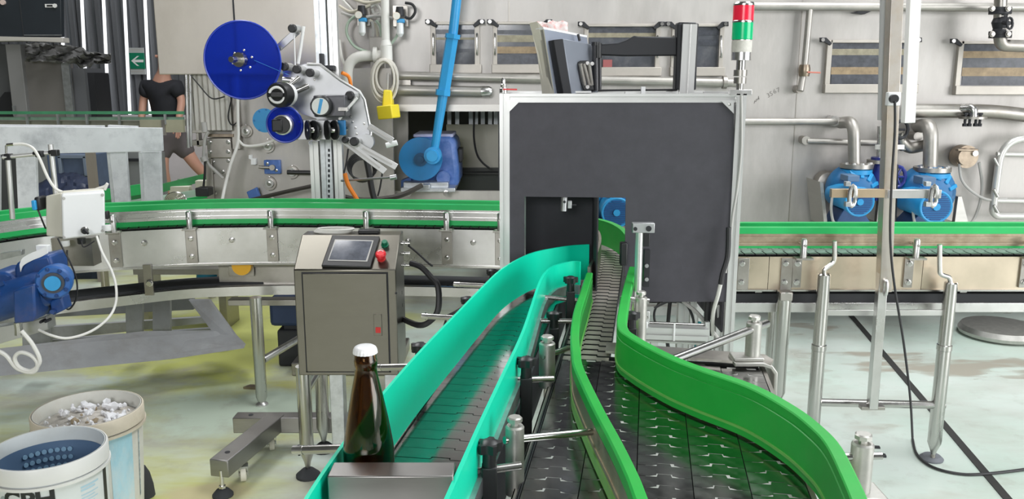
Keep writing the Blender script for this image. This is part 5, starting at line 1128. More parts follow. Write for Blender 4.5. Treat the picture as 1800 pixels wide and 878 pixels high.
# translucent ribbed curtain
cm = mat('dirty_curtain', (.62, .60, .55), .5, 0, .14, 3, (2, 1, .25), dirt=(.42, .40, .36), dscale=5, damt=.6)
cu = thing('ribbed_curtain', 'pale ribbed sheet curtain under the overhead steel box at left', 'curtain', Pd(370, 230, DM-.1))
x0, x1 = Pd(331, 180, DM-.08).x, Pd(405, 180, DM-.08).x; n = 8
for i in range(n):
    a = x0+(x1-x0)*i/n; b = a+(x1-x0)/n; m = MB(); z0, z1 = Pd(370, 229, DM-.08).z, Pd(370, 131, DM-.08).z
    m.prism([(a, DM-.08, z0), (a+.007, DM-.092, z0), (b-.007, DM-.092, z0), (b, DM-.08, z0)], (0, 0, z1-z0)); m.build('curtain_strip', cm, cu, sm=0)
t = thing('hanging_rod', 'thin vertical steel rod at the left edge of the ribbed curtain', 'rod', Pd(330, 258, DM-.12)); m = MB(); m.rpx((327, 130, DM-.12), (331, 260, DM-.12), .008); m.rpx((334, 130, DM-.12), (336, 258, DM-.12), .006); m.build('rod', steel, t)
# flange plate with bolts
m = MB(); m.bpx(364, 243, 407, 278, DM-.03, .03); fp = m.build('flange_plate', steel_d, ms, .003)
for u in (369, 401):
    for v in (250, 267): bpt(ms, u, v, DM-.03, 3)
m = MB(); m.bpx(362, 279, 374, 350, DM-.02, .02); m.build('edge_plate', steel_d, ms, .002)
for u, v in ((375, 285), (376, 303), (378, 339), (392, 302), (401, 283)): bpt(ms, u, v, DM-.0, 2.5)
for u, v, r in ((432, 231, 11), (470, 257, 12), (473, 323, 12), (513, 303, 11.5), (547, 252, 8)):
    m = MB(); m.cpx(u, v, r, DM-.02, .02, 26, r); d = m.build('bearing_disc', steel_d, ms)
    m = MB(); m.cpx(u, v, r*.62, DM-.035, .02, 18); m.build('bearing_boss', steel, ms); bpt(ms, u, v, DM-.035, 3)
    bpt(ms, u-r*.0, v-r*.9, DM-.012, 1.6); bpt(ms, u, v+r*.9, DM-.012, 1.6)
m = MB(); m.rpx((505, 303, DM-.05), (550, 304, DM-.05), .012); m.build('shaft', mat('dark_shaft', (.05, .05, .05), .4, .7), ms)
m = MB(); m.bpx(464, 282, 492, 306, DM-.03, .03); m.build('blue_plate', blued, ms, .003)
for u, v in ((470, 288), (486, 300)): bpt(ms, u, v, DM-.03, 2)
m = MB(); m.cpx(478, 295, 5, DM-.05, .03, 14); m.rpx((455, 294, DM-.04), (476, 295, DM-.04), .008); m.build('blue_plate_shaft', steel_d, ms)
m = MB(); m.ppx([(433, 338), (450, 330), (458, 352), (440, 356)], DM-.06, .03); m.build('blue_bracket', blued, ms, .003)
m = MB(); m.cpx(470, 362, 16, DM-.06, .03, 24); m.build('sprocket', steel, ms)
m = MB(); m.ppx([(437, 273), (441, 273), (441, 279), (449, 279), (449, 290), (441, 290), (441, 281), (437, 279)], DM-.03, .03); m.build('white_clip', white, ms, .001)
m = MB(); m.bpx(365, 236, 410, 241, DM-.06, .03); m.build('cable_tray', brass, ms, sm=0)
tag(MB().tpx([(417, 95, DM-.12), (418, 200, DM-.12), (418, 250, DM-.13), (405, 290, DM-.16), (395, 330, DM-.2), (390, 356, DM-.3)], .008).build('white_cable', hose_w), 'white cable running down the machine side to the green rail', 'cable')
tag(MB().tpx([(418, 245, DM-.13), (430, 256, DM-.12), (452, 256, DM-.12), (475, 250, DM-.13), (488, 240, DM-.15)], .007).build('white_cable', hose_w), 'white cable sagging from the post toward the small blue reel', 'cable')
tag(MB().tpx([(335, 132, DM-.16), (350, 150, DM-.16), (372, 173, DM-.16), (395, 170, DM-.16)], .0035).build('thin_wire', hose_k), 'thin dark wire drooping across the ribbed curtain', 'cable')
tag(MB().tpx([(408, 170, DM-.1), (401, 205, DM-.1), (408, 220, DM-.1), (418, 210, DM-.1), (416, 180, DM-.1)], .0035).build('thin_wire', hose_k), 'thin dark wire loop at the machine post', 'cable')
t = thing('foot_switch_cable', 'grey and black cable hanging with a plug in front of the flange plate', 'cable', Pd(360, 330, DM-.1))
m = MB(); m.tpx([(366, 232, DM-.1), (360, 245, DM-.1), (358, 278, DM-.1)], .009); m.build('upper_cable', hose_g, t)
m = MB(); m.tpx([(360, 278, DM-.1), (360, 305, DM-.1), (357, 335, DM-.1)], .006); m.build('lower_cable', hose_k, t)
m = MB(); m.rpx((358, 215, DM-.1), (360, 232, DM-.1), .014); m.rpx((357, 276, DM-.1), (360, 284, DM-.1), .016); m.build('plug', hose_g, t)
tag(MB().tpx([(362, 270, DM-.08), (366, 288, DM-.08), (380, 302, DM-.08), (392, 314, DM-.08)], .008).build('grey_hose', hose_g), 'short grey hose on the left edge of the machine side', 'cable')
m = MB(); m.bpx(343, 331, 366, 346, DM-.2, .08); tag(m.build('black_box', black, None, .004), 'small black box at the foot of the machine side edge', 'box')
# bits in the gap left of the machine
m = MB(); m.bpx(336, 228, 362, 234, DM+.2, .1); m.bpx(336, 247, 362, 256, DM+.2, .1); m.bpx(345, 234, 350, 258, DM+.2, .05); m.build('linkage', steel_d, ms, .002)
# ================================================================ LABELLING MACHINE
DLb = 3.86
lb = thing('labelling_machine', 'label applicator with big blue reel on an aluminium column', 'labelling machine', Pd(590, 350, DLb)-Vector((0, 0, 0)))
lb.location.z = 0
mid_y = DLb+.02
for u0, u1, D, w, mm in ((557, 557, DLb, .040, alu), (578, 578, DLb+.01, .050, galv), (598, 598, DLb+.02, .038, alu)):
    a = Pd(u1, 340, D); x = a.x; top = 2.0
    if u0 == 557: top = Pd(560, 248, D).z
    extr(MB(), (x, D, 0.06), (x, D, top), w).build('column_profile', mm, lb)
m = MB(); x = Pd(597, 200, DLb).x; m.box((x-.25, DLb-.1, 0), (x+.25, DLb+.3, .06)); m.build('column_base', steel_d, lb, .004)
m = MB()
for v in range(262, 345, 9): m.bpx(576.5, v, 579.5, v+5, DLb-.019, .004)
m.build('perforations', darkin, lb, sm=0)
m = MB(); m.bpx(561, 94, 567, 120, DLb-.05, .05); m.bpx(566, 115, 586, 124, DLb-.05, .06); m.build('column_clamp', blackm, lb, .003)
# applicator back plate (leaning to the right)
DAp = DLb-.10
plate = [(497, 120), (540, 112), (563, 113), (598, 140), (633, 160), (641, 175), (652, 232), (650, 256), (636, 262), (592, 252), (585, 212), (560, 210), (530, 200), (500, 175)]
m = MB(); m.ppx(plate, DAp, .008); m.build('back_plate', alu_p, lb, sm=0)
m = MB(); m.tube([Pd(u, v, DAp-.004) for u, v in ((540, 113), (563, 114), (598, 141), (632, 161), (641, 176), (652, 232), (650, 256), (638, 262))], .006, 8); m.build('plate_edge', alu, lb)
m = MB(); m.bpx(520, 211, 594, 246, DAp-.12, .03); m.build('drive_block', alu_p, lb, .002)
for u, v in ((588, 217), (562, 229), (526, 217), (590, 240)): bpt(lb, u, v, DAp-.12, 2.2)
for u, v in ((553, 140), (612, 200), (616, 205), (620, 215), (640, 218), (625, 225), (627, 236), (608, 214)): bpt(lb, u, v, DAp, 1.6)
# reels: thin dark blue disc pair with hub
def reel(u, v, r, D, label_hub):
    c = Pd(u, v, D); q = r*mpx(D, v)
    m = MB(); m.lathe([(q, 0), (q, .004)], c, (0, 1, 0), 56); rr = m.build('reel_disc', mat('deep_blue_disc', (.012, .05, .62), .12, trans=.75, ior=1.4), lb)
    m = MB(); m.tube([c+Vector((q*math.cos(a*.1309), .002, q*math.sin(a*.1309))) for a in range(48)], .0045, 6, True); m.build('reel_rim', mat('blue_rim', (.005, .035, .42), .3), rr)
    return c, q, rr
c, q, rr = reel(426, 106, 67, DAp-.13, 0)
m = MB(); m.lathe([(.012, -.075), (.013, -.07), (.013, -.02), (.030, -.02), (.032, 0)], c+Vector((-.006, 0, .002)), (.25, 1, 0), 22); m.build('spindle', tube_m, rr)
for k in range(6): a = k*1.047+.3; bolt(rr, c+Vector((.042*math.cos(a), -.001, .042*math.sin(a))), .0035)
m = MB(); m.beam(c+Vector((.05, -.002, .0)), c+Vector((.19, -.002, -.06)), .001, .004, up=(0, 1, 0)); m.build('slot_line', bluel, rr, sm=0)
m = MB(); m.rod(c, c+Vector((0, .13, 0)), .02, 16); m.build('spindle_rod', steel, lb)
c2, q2, r2 = reel(500, 219, 31, DAp-.13, 0)
m = MB(); cc = c2; m.lathe([(.040, 0), (.042, -.04), (.036, -.045), (.034, 0)], cc, (0, 1, 0), 24); m.build('reel_ring', alu, r2)
m = MB(); m.lathe([(.034, 0), (.034, -.048)], cc, (0, 1, 0), 22); m.build('hub_plug', black, r2)
m = MB(); m.bpx(477, 210, 496, 232, DAp-.185, .03); m.build('hub_bar', black, r2, .006)
m = MB(); m.rod(c2, c2+Vector((0, .13, 0)), .018, 16); m.build('spindle_rod', steel, lb)
m = MB(); m.cpx(465, 212, 21, DAp+.05, .006, 36); m.build('light_blue_disc', bluel, lb)
for u, v in ((447, 212), (456, 196), (456, 229), (468, 193)): bpt(lb, u, v, DAp+.05, 1.4, bluep)
m = MB(); a = Pd(465, 212, DAp+.05); a = a+Vector((0, .008, 0)); m.rod(a, a+Vector((0, .1, 0)), .02, 12); m.beam(a+Vector((0, .08, 0)), Pd(540, 190, DAp+.13), .03, .02); m.build('disc_arm', alu_p, lb)
# rollers: pale cylinders with black ends
def roller(u, v, r, L=.075, dx=12):
    a = Pd(u, v, DAp-.10); b = Pd(u+dx, v+1, DAp+.0); q = r*mpx(DAp-.1, v)
    m = MB(); m.lathe([(q*.9, .012), (q*.9, (b-a).length)], a, b-a, 20); ro = m.build('roller', alu, lb)
    m = MB(); m.lathe([(q*.8, -.002), (q, .002), (q, .016), (q*.9, .018)], a, b-a, 20); m.build('roller_cap', black, ro)
for u, v, r in ((499, 117, 7.5), (521, 122, 7.5), (544, 128, 7.5), (614, 168, 8), (513, 50, 7.5), (622, 249, 8), (606, 246, 6)): roller(u, v, r)
m = MB(); m.beam(Pd(489, 85, DAp-.02), Pd(523, 54, DAp-.02), .03, .008, up=(0, 1, 0)); m.build('dancer_arm', alu_p, lb, .002)
m = MB(); m.tube([Pd(534, 46, DAp-.03), Pd(531, 66, DAp-.03), Pd(528, 88, DAp-.03), Pd(524, 112, DAp-.03)], .007, 8); m.rod(Pd(517, 60, DAp-.05), Pd(519, 118, DAp-.05), .003); m.build('label_web', whitep, lb)
m = MB(); m.rpx((489, 85, DAp-.06), (489, 85, DAp), .012, 14); m.build('arm_pivot', steel, lb)
# nip roller with white ring
a = Pd(489, 167, DAp-.20); q = 22*mpx(DAp-.2, 167)
m = MB(); m.lathe([(q*.9, -.01), (q, 0), (q, .045), (q*.92, .05)], a, (.22, 1, 0), 30); nr = m.build('winding_head', black, lb)
m = MB(); m.lathe([(q*.95, .05), (q*.97, .052), (q*.97, .075), (q*.9, .078)], a, (.22, 1, 0), 30); m.build('white_ring', white, nr)
m = MB()
for s0, s1 in ((15, 165), (195, 345)): m.tube([a+Vector((-.002, -.012, 0))+Vector((q*.60*math.cos(R(s)), 0, q*.60*math.sin(R(s)))) for s in range(s0, s1+1, 15)], q*.11, 8)
m.build('grey_arc_print', whitep, nr)
m = MB(); m.beam(a+Vector((-q*.5, -.02, 0)), a+Vector((q*.5, -.02, 0)), .02, .016, up=(0, 1, 0)); m.build('grip_bar', black, nr, .004)
for dv, r in ((-16, .011), (0, .013)):
    m = MB(); m.rod(a+Vector((.03, .06, -dv*mpx(DAp)*.9)), Pd(540+dv, 152-dv*-.9, DAp-.06), r, 12); m.build('support_shaft', tube_m, lb)
m = MB(); m.rpx((497, 140, DAp-.08), (520, 142, DAp-.08), .012, 12); m.build('spare_shaft', steel, lb)
# servo motor with round label
m = MB(); m.bpx(551, 168, 607, 206, DAp-.16, .11); mo = m.build('motor_body', mat('graphite_housing', (.09, .09, .10), .35, .4, .2, 12), lb, .006)
a = Pd(563, 187, DAp-.205); q = 19*mpx(DAp-.2, 187)
m = MB(); m.lathe([(q*.9, 0), (q, .006), (q, .045)], a, (0, 1, 0), 12); m.build('motor_face', black, mo)
m = MB(); m.lathe([(q*.78, -.002), (q*.78, .003)], a, (0, 1, 0), 28); fl_ = m.build('round_label', mat('silver_label', (.68, .71, .68), .45, 0, .06, 40), mo)
m = MB(); m.prism([a+Vector((x, -.003, z)) for x, z in ((-q*.30, -q*.62), (-.002, -q*.70), (q*.30, q*.62), (q*.02, q*.70))], (0, .001, 0)); m.build('blue_band_print', bluel, mo, sm=0)
m = MB(); m.beam(Pd(595, 192, DAp-.17), Pd(612, 192, DAp-.17), .014, .014); m.build('motor_shaft', tube_m, lb)
m = MB(); m.tube([Pd(596, 210, DAp-.14), Pd(612, 190, DAp-.14), Pd(628, 172, DAp-.14)], .006, 8); m.build('web_strand', whitep, lb)
# black pressing discs
for u in (541, 552, 575, 588):
    v = 229; a = Pd(u, v, DAp-.15); q = 17*mpx(DAp-.15, v)
    m = MB(); m.lathe([(q, -.004), (q, .004)], a, (1, .55 if u in (541, 575) else .8, 0), 28); m.build('press_disc', black if u in (541, 575) else blackm, lb)
for u in (546, 581): m = MB(); m.rpx((u-5, 229, DAp-.15), (u+9, 229, DAp-.15), .012, 12); m.build('press_axle', steel, lb)
m = MB(); m.bpx(594, 212, 606, 238, DAp-.12, .03); m.build('blue_sensor', bluep, lb, .002); bpt(lb, 609, 226, DAp-.02, 2.5)
# label peel blades, two slotted bars
for p0, p1 in (((598, 243), (677, 302)), ((629, 256), (697, 294)), ((648, 222), (690, 248))):
    D0 = DAp-.06; m = MB(); m.beam(Pd(*p0, D0), Pd(*p1, D0-.03), .004, .028, up=(0, .35, 1)); m.build('peel_bar', alu, lb, .001)
    m = MB(); a, b = Pd(*p0, D0-.006), Pd(*p1, D0-.036); m.beam(a.lerp(b, .12), a.lerp(b, .88), .003, .006, up=(0, .35, 1)); m.build('bar_slot', hose_g, lb, sm=0)
m = MB(); m.rpx((679, 256, DAp-.05), (698, 251, DAp-.05), .012, 14); m.build('peel_roller', white, lb)
m = MB(); m.rpx((686, 313, DAp-.02), (697, 311, DAp-.02), .012, 12); m.rpx((600, 318, DAp+.1), (690, 312, DAp+.0), .005, 8); m.build('end_stop', alu_p, lb)
m = MB(); m.cpx(643, 250, 14, DAp-.03, .03, 24); m.build('round_mount', alu_p, lb)
# hoses near the column
tag(MB().tpx([(606, 305, DLb-.05), (612, 325, DLb-.05), (624, 345, DLb-.05), (632, 358, DLb-.05)], .010).build('orange_hose', orange), 'orange hose beside the labeller column', 'hose')
tag(MB().tpx([(601, 128, DLb-.06), (612, 134, DLb-.04), (616, 146, DLb-.03), (617, 155, DLb-.02)], .008).build('orange_hose', orange), 'short orange hose end at the top of the labeller column', 'hose')
for k, (pts, r) in enumerate(((((612, 262), (608, 290), (600, 320), (592, 350)), .004), (((640, 262), (648, 300), (655, 340), (662, 360)), .014), (((672, 305), (668, 330), (664, 345)), .004))):
    tag(MB().tpx([(u, v, DLb+.02) for u, v in pts], r).build('black_hose', hose_k), ('thin black cable left of the labeller peel bars', 'thick black hose descending behind the peel bars', 'thin black cable at the right end of the coil')[k], 'hose')
t = thing('cable_coil', 'dark hose coil hanging below the labeller peel bars', 'cable coil', Pd(640, 300, DLb+.1)); m = MB()
for k in range(5): m.tube([Pd(637+(26-k*1.5)*math.cos(a*.2618), 292+k*2+(24-k)*math.sin(a*.2618), DLb+.10+.01*k) for a in range(24)], .0045, 6, True)
m.build('coil', hose_k, t)
m = MB(); m.cpx(492, 364, 7, 4.3, .03, 18); tag(m.build('idler', steel_d), 'small idler sprocket beside the labeller column', 'sprocket')
m = MB(); m.rpx((682, 310, DT-.05), (682, 372, DT-.05), .018); tag(m.build('steel_stub', steel), 'vertical steel stub pipe under the peel bars', 'pipe')
# ================================================================ LEFT BACKGROUND
# second conveyor far behind
DF = 7.3
t = thing('rear_conveyor', 'distant green-railed conveyor crossing far behind the grey wooden frame', 'conveyor', Pd(150, 215, DF))
dk_green = mat('distant_green_rail', (.06, .26, .13), .5, 0, .15, 8)
m = MB(); m.bpx(-60, 196, 322, 201, DF, .03); m.build('upper_rail', dk_green, t, sm=0)
m = MB(); m.bpx(-60, 206, 322, 211, DF+.02, .03); m.build('lower_rail', mat('pale_green_rail', (.20, .33, .25), .5, .2, .15, 8), t, sm=0)
m = MB(); m.bpx(-60, 213, 322, 222, DF+.04, .3); m.build('conveyor_bed', mat('olive_bed', (.26, .26, .21), .5, .4, .15, 5), t, sm=0)
m = MB(); m.bpx(246, 211, 322, 233, DF-.02, .04); m.build('side_panel', mat('olive_panel', (.42, .41, .30), .5, .4, .1, 5), t, sm=0)
for u in (45, 99, 150, 207, 288): m = MB(); m.bpx(u, 201, u+3.5, 219, DF-.03, .02); m.build('guide_stud', galv, t, sm=0)
m = MB(); m.bpx(284, 211, 290, 238, DF-.035, .02); m.build('bracket', steel_d, t, sm=0)
for u in (60, 200): a = Pd(u, 218, DF+.1); m = MB(); m.rod((a.x, a.y, 0), (a.x, a.y, a.z), .03); m.build('leg', steel_d, t)
# dark machine at the far left
DK = 8.2
t = thing('rear_cabinet', 'dark grey cabinet machine at the far left behind the conveyors', 'cabinet', Pd(70, 210, DK)); t.location.z = 0
gm = mat('grey_cabinet', (.20, .19, .18), .55, .3, .08, 3)
m = MB(); a, b = Pd(36, 200, DK), Pd(119, 107, DK); m.box((a.x, DK, 0), (b.x, DK+.1, b.z)); m.build('body', gm, t, .005)
m = MB(); a, b = Pd(26, 200, DK-.02), Pd(38, 78, DK-.02); m.box((a.x, DK-.05, 0), (b.x, DK+.5, b.z)); m.build('post', mat('mid_grey_post', (.23, .23, .23), .5), t, .004)
m = MB(); a, b = Pd(117, 200, DK-.02), Pd(121, 107, DK-.02); m.box((a.x, DK-.03, 0), (b.x, DK, b.z)); m.build('edge_strip', galv, t, sm=0)
m = MB(); a, b = Pd(-60, 200, DK+.1), Pd(27, 78, DK+.1); m.box((a.x, DK+.1, 0), (b.x, DK+.5, b.z)); m.build('side_body', mat('dark_grey_panel', (.09, .095, .10), .5), t)
m = MB(); a, b = Pd(122, 200, DK+.05), Pd(148, 120, DK+.05); m.box((a.x, DK+.05, 0), (b.x, DK+.4, b.z)); m.build('end_body', mat('slate_panel', (.12, .125, .135), .5), t)
m = MB(); a, b = Pd(148, 200, DK+.1), Pd(165, 128, DK+.1); m.box((a.x, DK+.1, 0), (b.x, DK+.4, b.z)); m.build('dark_door', blackm, t)
m = MB(); m.ppx([(-2, 205), (0, 172), (8, 162), (20, 162), (30, 172), (32, 205)], DK+.07, .05); m.build('round_motor', blackm, t)
m = MB(); m.bpx(22, 186, 25, 203, DK-.1, .02); m.build('thin_stud', galv, t, sm=0)
t = thing('heater_box', 'black equipment box with a small badge on a pale shelf at top left', 'equipment box', Pd(55, 66, DK-.1))
m = MB(); m.ppx([(-80, -60), (106, -60), (108, 65), (36, 66), (-80, 62)], DK-.1, .06); m.build('black_case', mat('black_case', (.022, .028, .035), .4, 0, .1, 5), t, .006)
m = MB(); m.ppx([(-80, 62), (36, 65), (110, 66), (111, 75), (36, 72), (-80, 74)], DK-.14, .12); m.build('pale_shelf', mat('pale_shelf', (.52, .50, .46), .5), t, .004)
m = MB(); m.bpx(79, 7, 99, 13, DK-.11, .01); ba = m.build('badge', whitep, t); m = MB(); m.cpx(96, 10, 3.6, DK-.12, .01, 16); m.build('round_badge', whitep, t)
m = MB(); m.bpx(82, 8.5, 92, 11.5, DK-.113, .004); m.build('badge_lettering', black, t, sm=0)
m = MB(); m.cpx(4, 4, 4.5, DK-.12, .02, 16); m.build('pale_knob', mat('pale_pink', (.68, .55, .50), .5), t)
m = MB(); m.bpx(42, 61, 108, 62.5, DK-.11, .01); m.build('seam_line', galv, t, sm=0)
m = MB(); m.bpx(34, -60, 35, 65, DK-.105, .006); m.build('case_seam', rubber, t, sm=0)
a = Pd(30, 72, DK+.1); b = Pd(100, 72, DK+.1)
# film heap
random.seed(11); nx, ny = 26, 12; vs = []; fs = []
for j in range(ny):
    for i in range(nx):
        u = 45+i*(150/(nx-1)); f = i/(nx-1)
        vt = 76+f*f*18 if u < 150 else 90+(u-150)*.12; vb = 107+f*8 if u < 140 else 118-(u-150)*.05
        if u > 160: vb = 112
        v = vt+(vb-vt)*j/(ny-1)+random.uniform(-2, 2); vs.append(Pd(u, v, DK-.16+.05*math.sin(i*.9+j*.6)+random.uniform(-.04, .04)))
for j in range(ny-1):
    for i in range(nx-1): fs.append((j*nx+i, j*nx+i+1, (j+1)*nx+i+1, (j+1)*nx+i))
m = MB(); m.add(vs, fs); o = m.build('plastic_film', mat('crumpled_black_film', (.15, .15, .15), .4, 0, .4, 9), flip=False, sm=40)
so = o.modifiers.new('thick', 'SOLIDIFY'); so.thickness = .004
tag(o, 'crumpled dark plastic film draped over the rear cabinet top', 'plastic film')
# exit sign
t = thing('exit_sign', 'green and white exit sign with a left-pointing arrow on the corrugated wall', 'sign', Pd(241, 108, DW-.04))
Dx = DW-.04
m = MB(); m.bpx(228, 84, 254, 131, Dx+.01, .012); m.build('backing_sheet', mat('pale_grey_sheet', (.45, .47, .47), .6), t, sm=0)
m = MB(); m.bpx(228, 93, 254, 121, Dx, .01); m.build('green_plate', mat('sign_green', (.0, .20, .105), .5), t, sm=0)
m = MB(); m.ppx([(230.5, 107), (241, 98.5), (244.5, 98.5), (236.5, 105), (252, 105), (252, 109.5), (236.5, 109.5), (244.5, 116), (241, 116)], Dx-.004, .004); m.build('white_arrow', white, t, sm=0)
m = MB(); m.bpx(230, 86.5, 252, 88, Dx+.008, .003); m.bpx(230, 125, 252, 126.5, Dx+.008, .003); m.build('fine_print', hose_g, t, sm=0)
# ---------------------------------------------------------------- person in black T-shirt
DP_ = 8.55
pr = thing('person', 'person in a black T-shirt and dark shorts walking behind the far conveyor', 'person', (Pd(290, 250, DP_).x, DP_, 0))
def skin(name, pts, m, parent, edges=None, lvl=2):
    me = bpy.data.meshes.new(name); off = parent.location.copy(); q = parent.parent
    while q is not None: off += q.location; q = q.parent
    me.from_pydata([Vector(p[:3])-off for p in pts], edges or [(i, i+1) for i in range(len(pts)-1)], [])
    me.materials.append(m); o = bpy.data.objects.new(name, me); COL.objects.link(o); o.parent = parent
    sk = o.modifiers.new('skin', 'SKIN'); sk.use_smooth_shade = True
    for i, p in enumerate(pts): me.skin_vertices[0].data[i].radius = (p[3], p[4] if len(p) > 4 else p[3])
    me.skin_vertices[0].data[0].use_root = True
    ss = o.modifiers.new('sub', 'SUBSURF'); ss.levels = lvl; ss.render_levels = lvl; return o
sk_m = mat('skin', (.50, .27, .20), .5, 0, .05, 6); ts_m = mat('black_tshirt_cloth', (.012, .013, .018), .85, 0, .2, 12); sh_m = mat('dark_shorts_cloth', (.11, .095, .10), .85, 0, .1, 8); hair_m = mat('dark_hair', (.04, .03, .025), .6)
X0, Y0 = Pd(291, 200, DP_).x, DP_
def pv(u, v, d=0): return Pd(u, v, DP_+d)
hip = Pd(288, 232, DP_); zhip = .83
J = lambda x, y, z, r, r2=None: (X0+x, Y0+y, z, r, r2 or r)
# one continuous body: 0 pelvis ...
B = [J(.02, 0, .84, .12, .09), J(0, -.01, 1.0, .095, .07), J(-.0, -.03, 1.16, .105, .07), J(.01, -.04, 1.30, .06, .05), J(.04, -.06, 1.40, .05, .055), J(.07, -.09, 1.48, .065, .08), J(.09, -.10, 1.57, .075, .095), J(.09, -.10, 1.645, .05, .06),
     J(-.145, -.04, 1.28, .045), J(-.195, -.03, 1.13, .042), J(-.205, -.09, .95, .034), J(-.20, -.12, .87, .028),
     J(.145, -.05, 1.28, .045), J(.195, -.06, 1.13, .042), J(.18, -.13, .96, .034), J(.18, -.17, .88, .028),
     J(-.06, -.02, .74, .09), J(-.04, -.08, .45, .06), J(-.03, -.02, .22, .052), J(-.03, .0, .07, .036), J(-.03, -.12, .035, .034),
     J(.10, .02, .74, .09), J(.24, .06, .48, .06), J(.38, .18, .27, .052), J(.44, .25, .14, .036), J(.50, .18, .06, .034)]
E = [(0, 1), (1, 2), (2, 3), (3, 4), (4, 5), (5, 6), (6, 7), (3, 8), (8, 9), (9, 10), (10, 11), (3, 12), (12, 13), (13, 14), (14, 15), (0, 16), (16, 17), (17, 18), (18, 19), (19, 20), (0, 21), (21, 22), (22, 23), (23, 24), (24, 25)]
skin('body', B, sk_m, pr, E)
Tn = [J(.005, -.005, .90, .165, .13), J(0, -.01, 1.0, .165, .13), J(0, -.03, 1.15, .165, .125), J(.01, -.04, 1.295, .12, .09), J(-.145, -.04, 1.275, .078), J(-.19, -.03, 1.15, .078), J(.145, -.05, 1.275, .078), J(.19, -.06, 1.15, .078)]
skin('tshirt', Tn, ts_m, pr, [(0, 1), (1, 2), (2, 3), (3, 4), (4, 5), (3, 6), (6, 7)])
Sn = [J(.02, 0, .88, .15, .12), J(.02, 0, .80, .155, .12), J(-.06, -.03, .70, .105), J(-.05, -.06, .53, .10), J(.12, .03, .70, .105), J(.20, .05, .55, .10)]
skin('shorts', Sn, sh_m, pr, [(0, 1), (1, 2), (2, 3), (1, 4), (4, 5)])
skin('hair', [J(.09, -.06, 1.59, .085, .09), J(.09, -.09, 1.65, .07, .08)], hair_m, pr, lvl=2)
for s in (-1, 1):   # eyes, hands with fingers
    MB().lathe([(.001, -.011), (.008, -.008), (.011, 0), (.008, .008), (.001, .011)], (X0+.09+s*.03, Y0-.19, 1.565), (0, 0, 1), 10).build('eye', white, pr)
    w = Vector(B[11][:3]) if s < 0 else Vector(B[15][:3])
    for k in range(5):
        o_ = Vector(((k-2)*.014, -.01-.004*abs(k-2), -.03)); ln = (.055, .075, .085, .08, .06)[k]
        if k == 0: o_ = Vector((-s*.035, -.02, -.01))
        skin('finger', [(*(w+o_*.5), .011), (*(w+o_+Vector((0, -.01, -ln*.5))), .009), (*(w+o_+Vector((0, -.025, -ln))), .007)], sk_m, pr, lvl=1)
    MB().lathe([(.001, 0), (.016, .01), (.012, .03)], (X0+.09+s*.075, Y0-.10, 1.55), (s, 0, .2), 10).build('ear', sk_m, pr)
    q = Vector(B[20 if s < 0 else 25][:3]); skin('shoe', [(q.x, q.y+.13, max(.05, q.z+.01), .05), (q.x, q.y+.03, max(.045, q.z), .048), (q.x, q.y-.07, max(.04, q.z-.01), .04)], black, pr)
skin('nose', [J(.09, -.185, 1.55, .010), J(.09, -.202, 1.535, .010)], sk_m, pr, lvl=1)
MB().box((X0+.065, Y0-.192, 1.502), (X0+.115, Y0-.186, 1.510)).build('mouth', mat('lip', (.40, .15, .13), .5), pr)
# ---------------------------------------------------------------- green conveyors seen through the pallet
DG = 5.3
t = thing('sloping_conveyor', 'bright green railed conveyor glimpsed through the grey wooden frame', 'conveyor', Pd(280, 340, DG))
m = MB(); m.prism([Pd(150, 356, DG-.3), Pd(370, 303, DG), Pd(370, 316, DG), Pd(150, 374, DG-.3)], (0, .03, 0)); m.build('upper_rail', mat('mid_green_rail', (.06, .33, .12), .5, 0, .15, 8), t)
m = MB(); m.prism([Pd(150, 338, DG-.6), Pd(248, 324, DG-.5), Pd(248, 342, DG-.5), Pd(150, 358, DG-.6)], (0, .03, 0)); m.build('near_rail', green_f, t)
m = MB(); m.prism([Pd(150, 366, DG-.4), Pd(370, 330, DG-.2), Pd(370, 342, DG-.2), Pd(150, 378, DG-.4)], (0, .03, 0)); m.build('metal_rail', mat('mint_metal', (.50, .62, .56), .35, .6, .1, 8), t)
m = MB(); m.prism([Pd(200, 372, DG-.5), Pd(370, 342, DG-.3), Pd(370, 347, DG-.3), Pd(200, 378, DG-.5)], (0, .03, 0)); m.build('lower_rail', green_f, t)
for u in (170, 360): a = Pd(u, 345, DG-.1); m = MB(); m.rod((a.x, a.y, 0), (a.x, a.y, a.z), .025); m.build('leg', steel_d, t)
m = MB(); m.bpx(312, 315, 331, 328, DG-.05, .06); m.build('clamp_block', mat('olive_block', (.20, .23, .18), .6), t, .003)
m = MB(); m.bpx(297, 328, 332, 342, DG-.1, .06); m.build('pale_block', cream, t, .003)
m = MB(); m.bpx(343, 318, 366, 330, DG-.12, .06); m.build('pale_block', cream, t, .003)
wt = thing('wire_basket', 'bundle of bent steel wire arches rising behind the green rail', 'wire bundle', Pd(309, 353, 4.4))
for k in range(5): m = MB(); m.tube([Pd(309+(18-k*3)*math.cos(a*.35), 353-(14-k*2)*math.sin(a*.35), 4.4) for a in range(10)], .006, 6); m.build('wire', tube_m, wt)
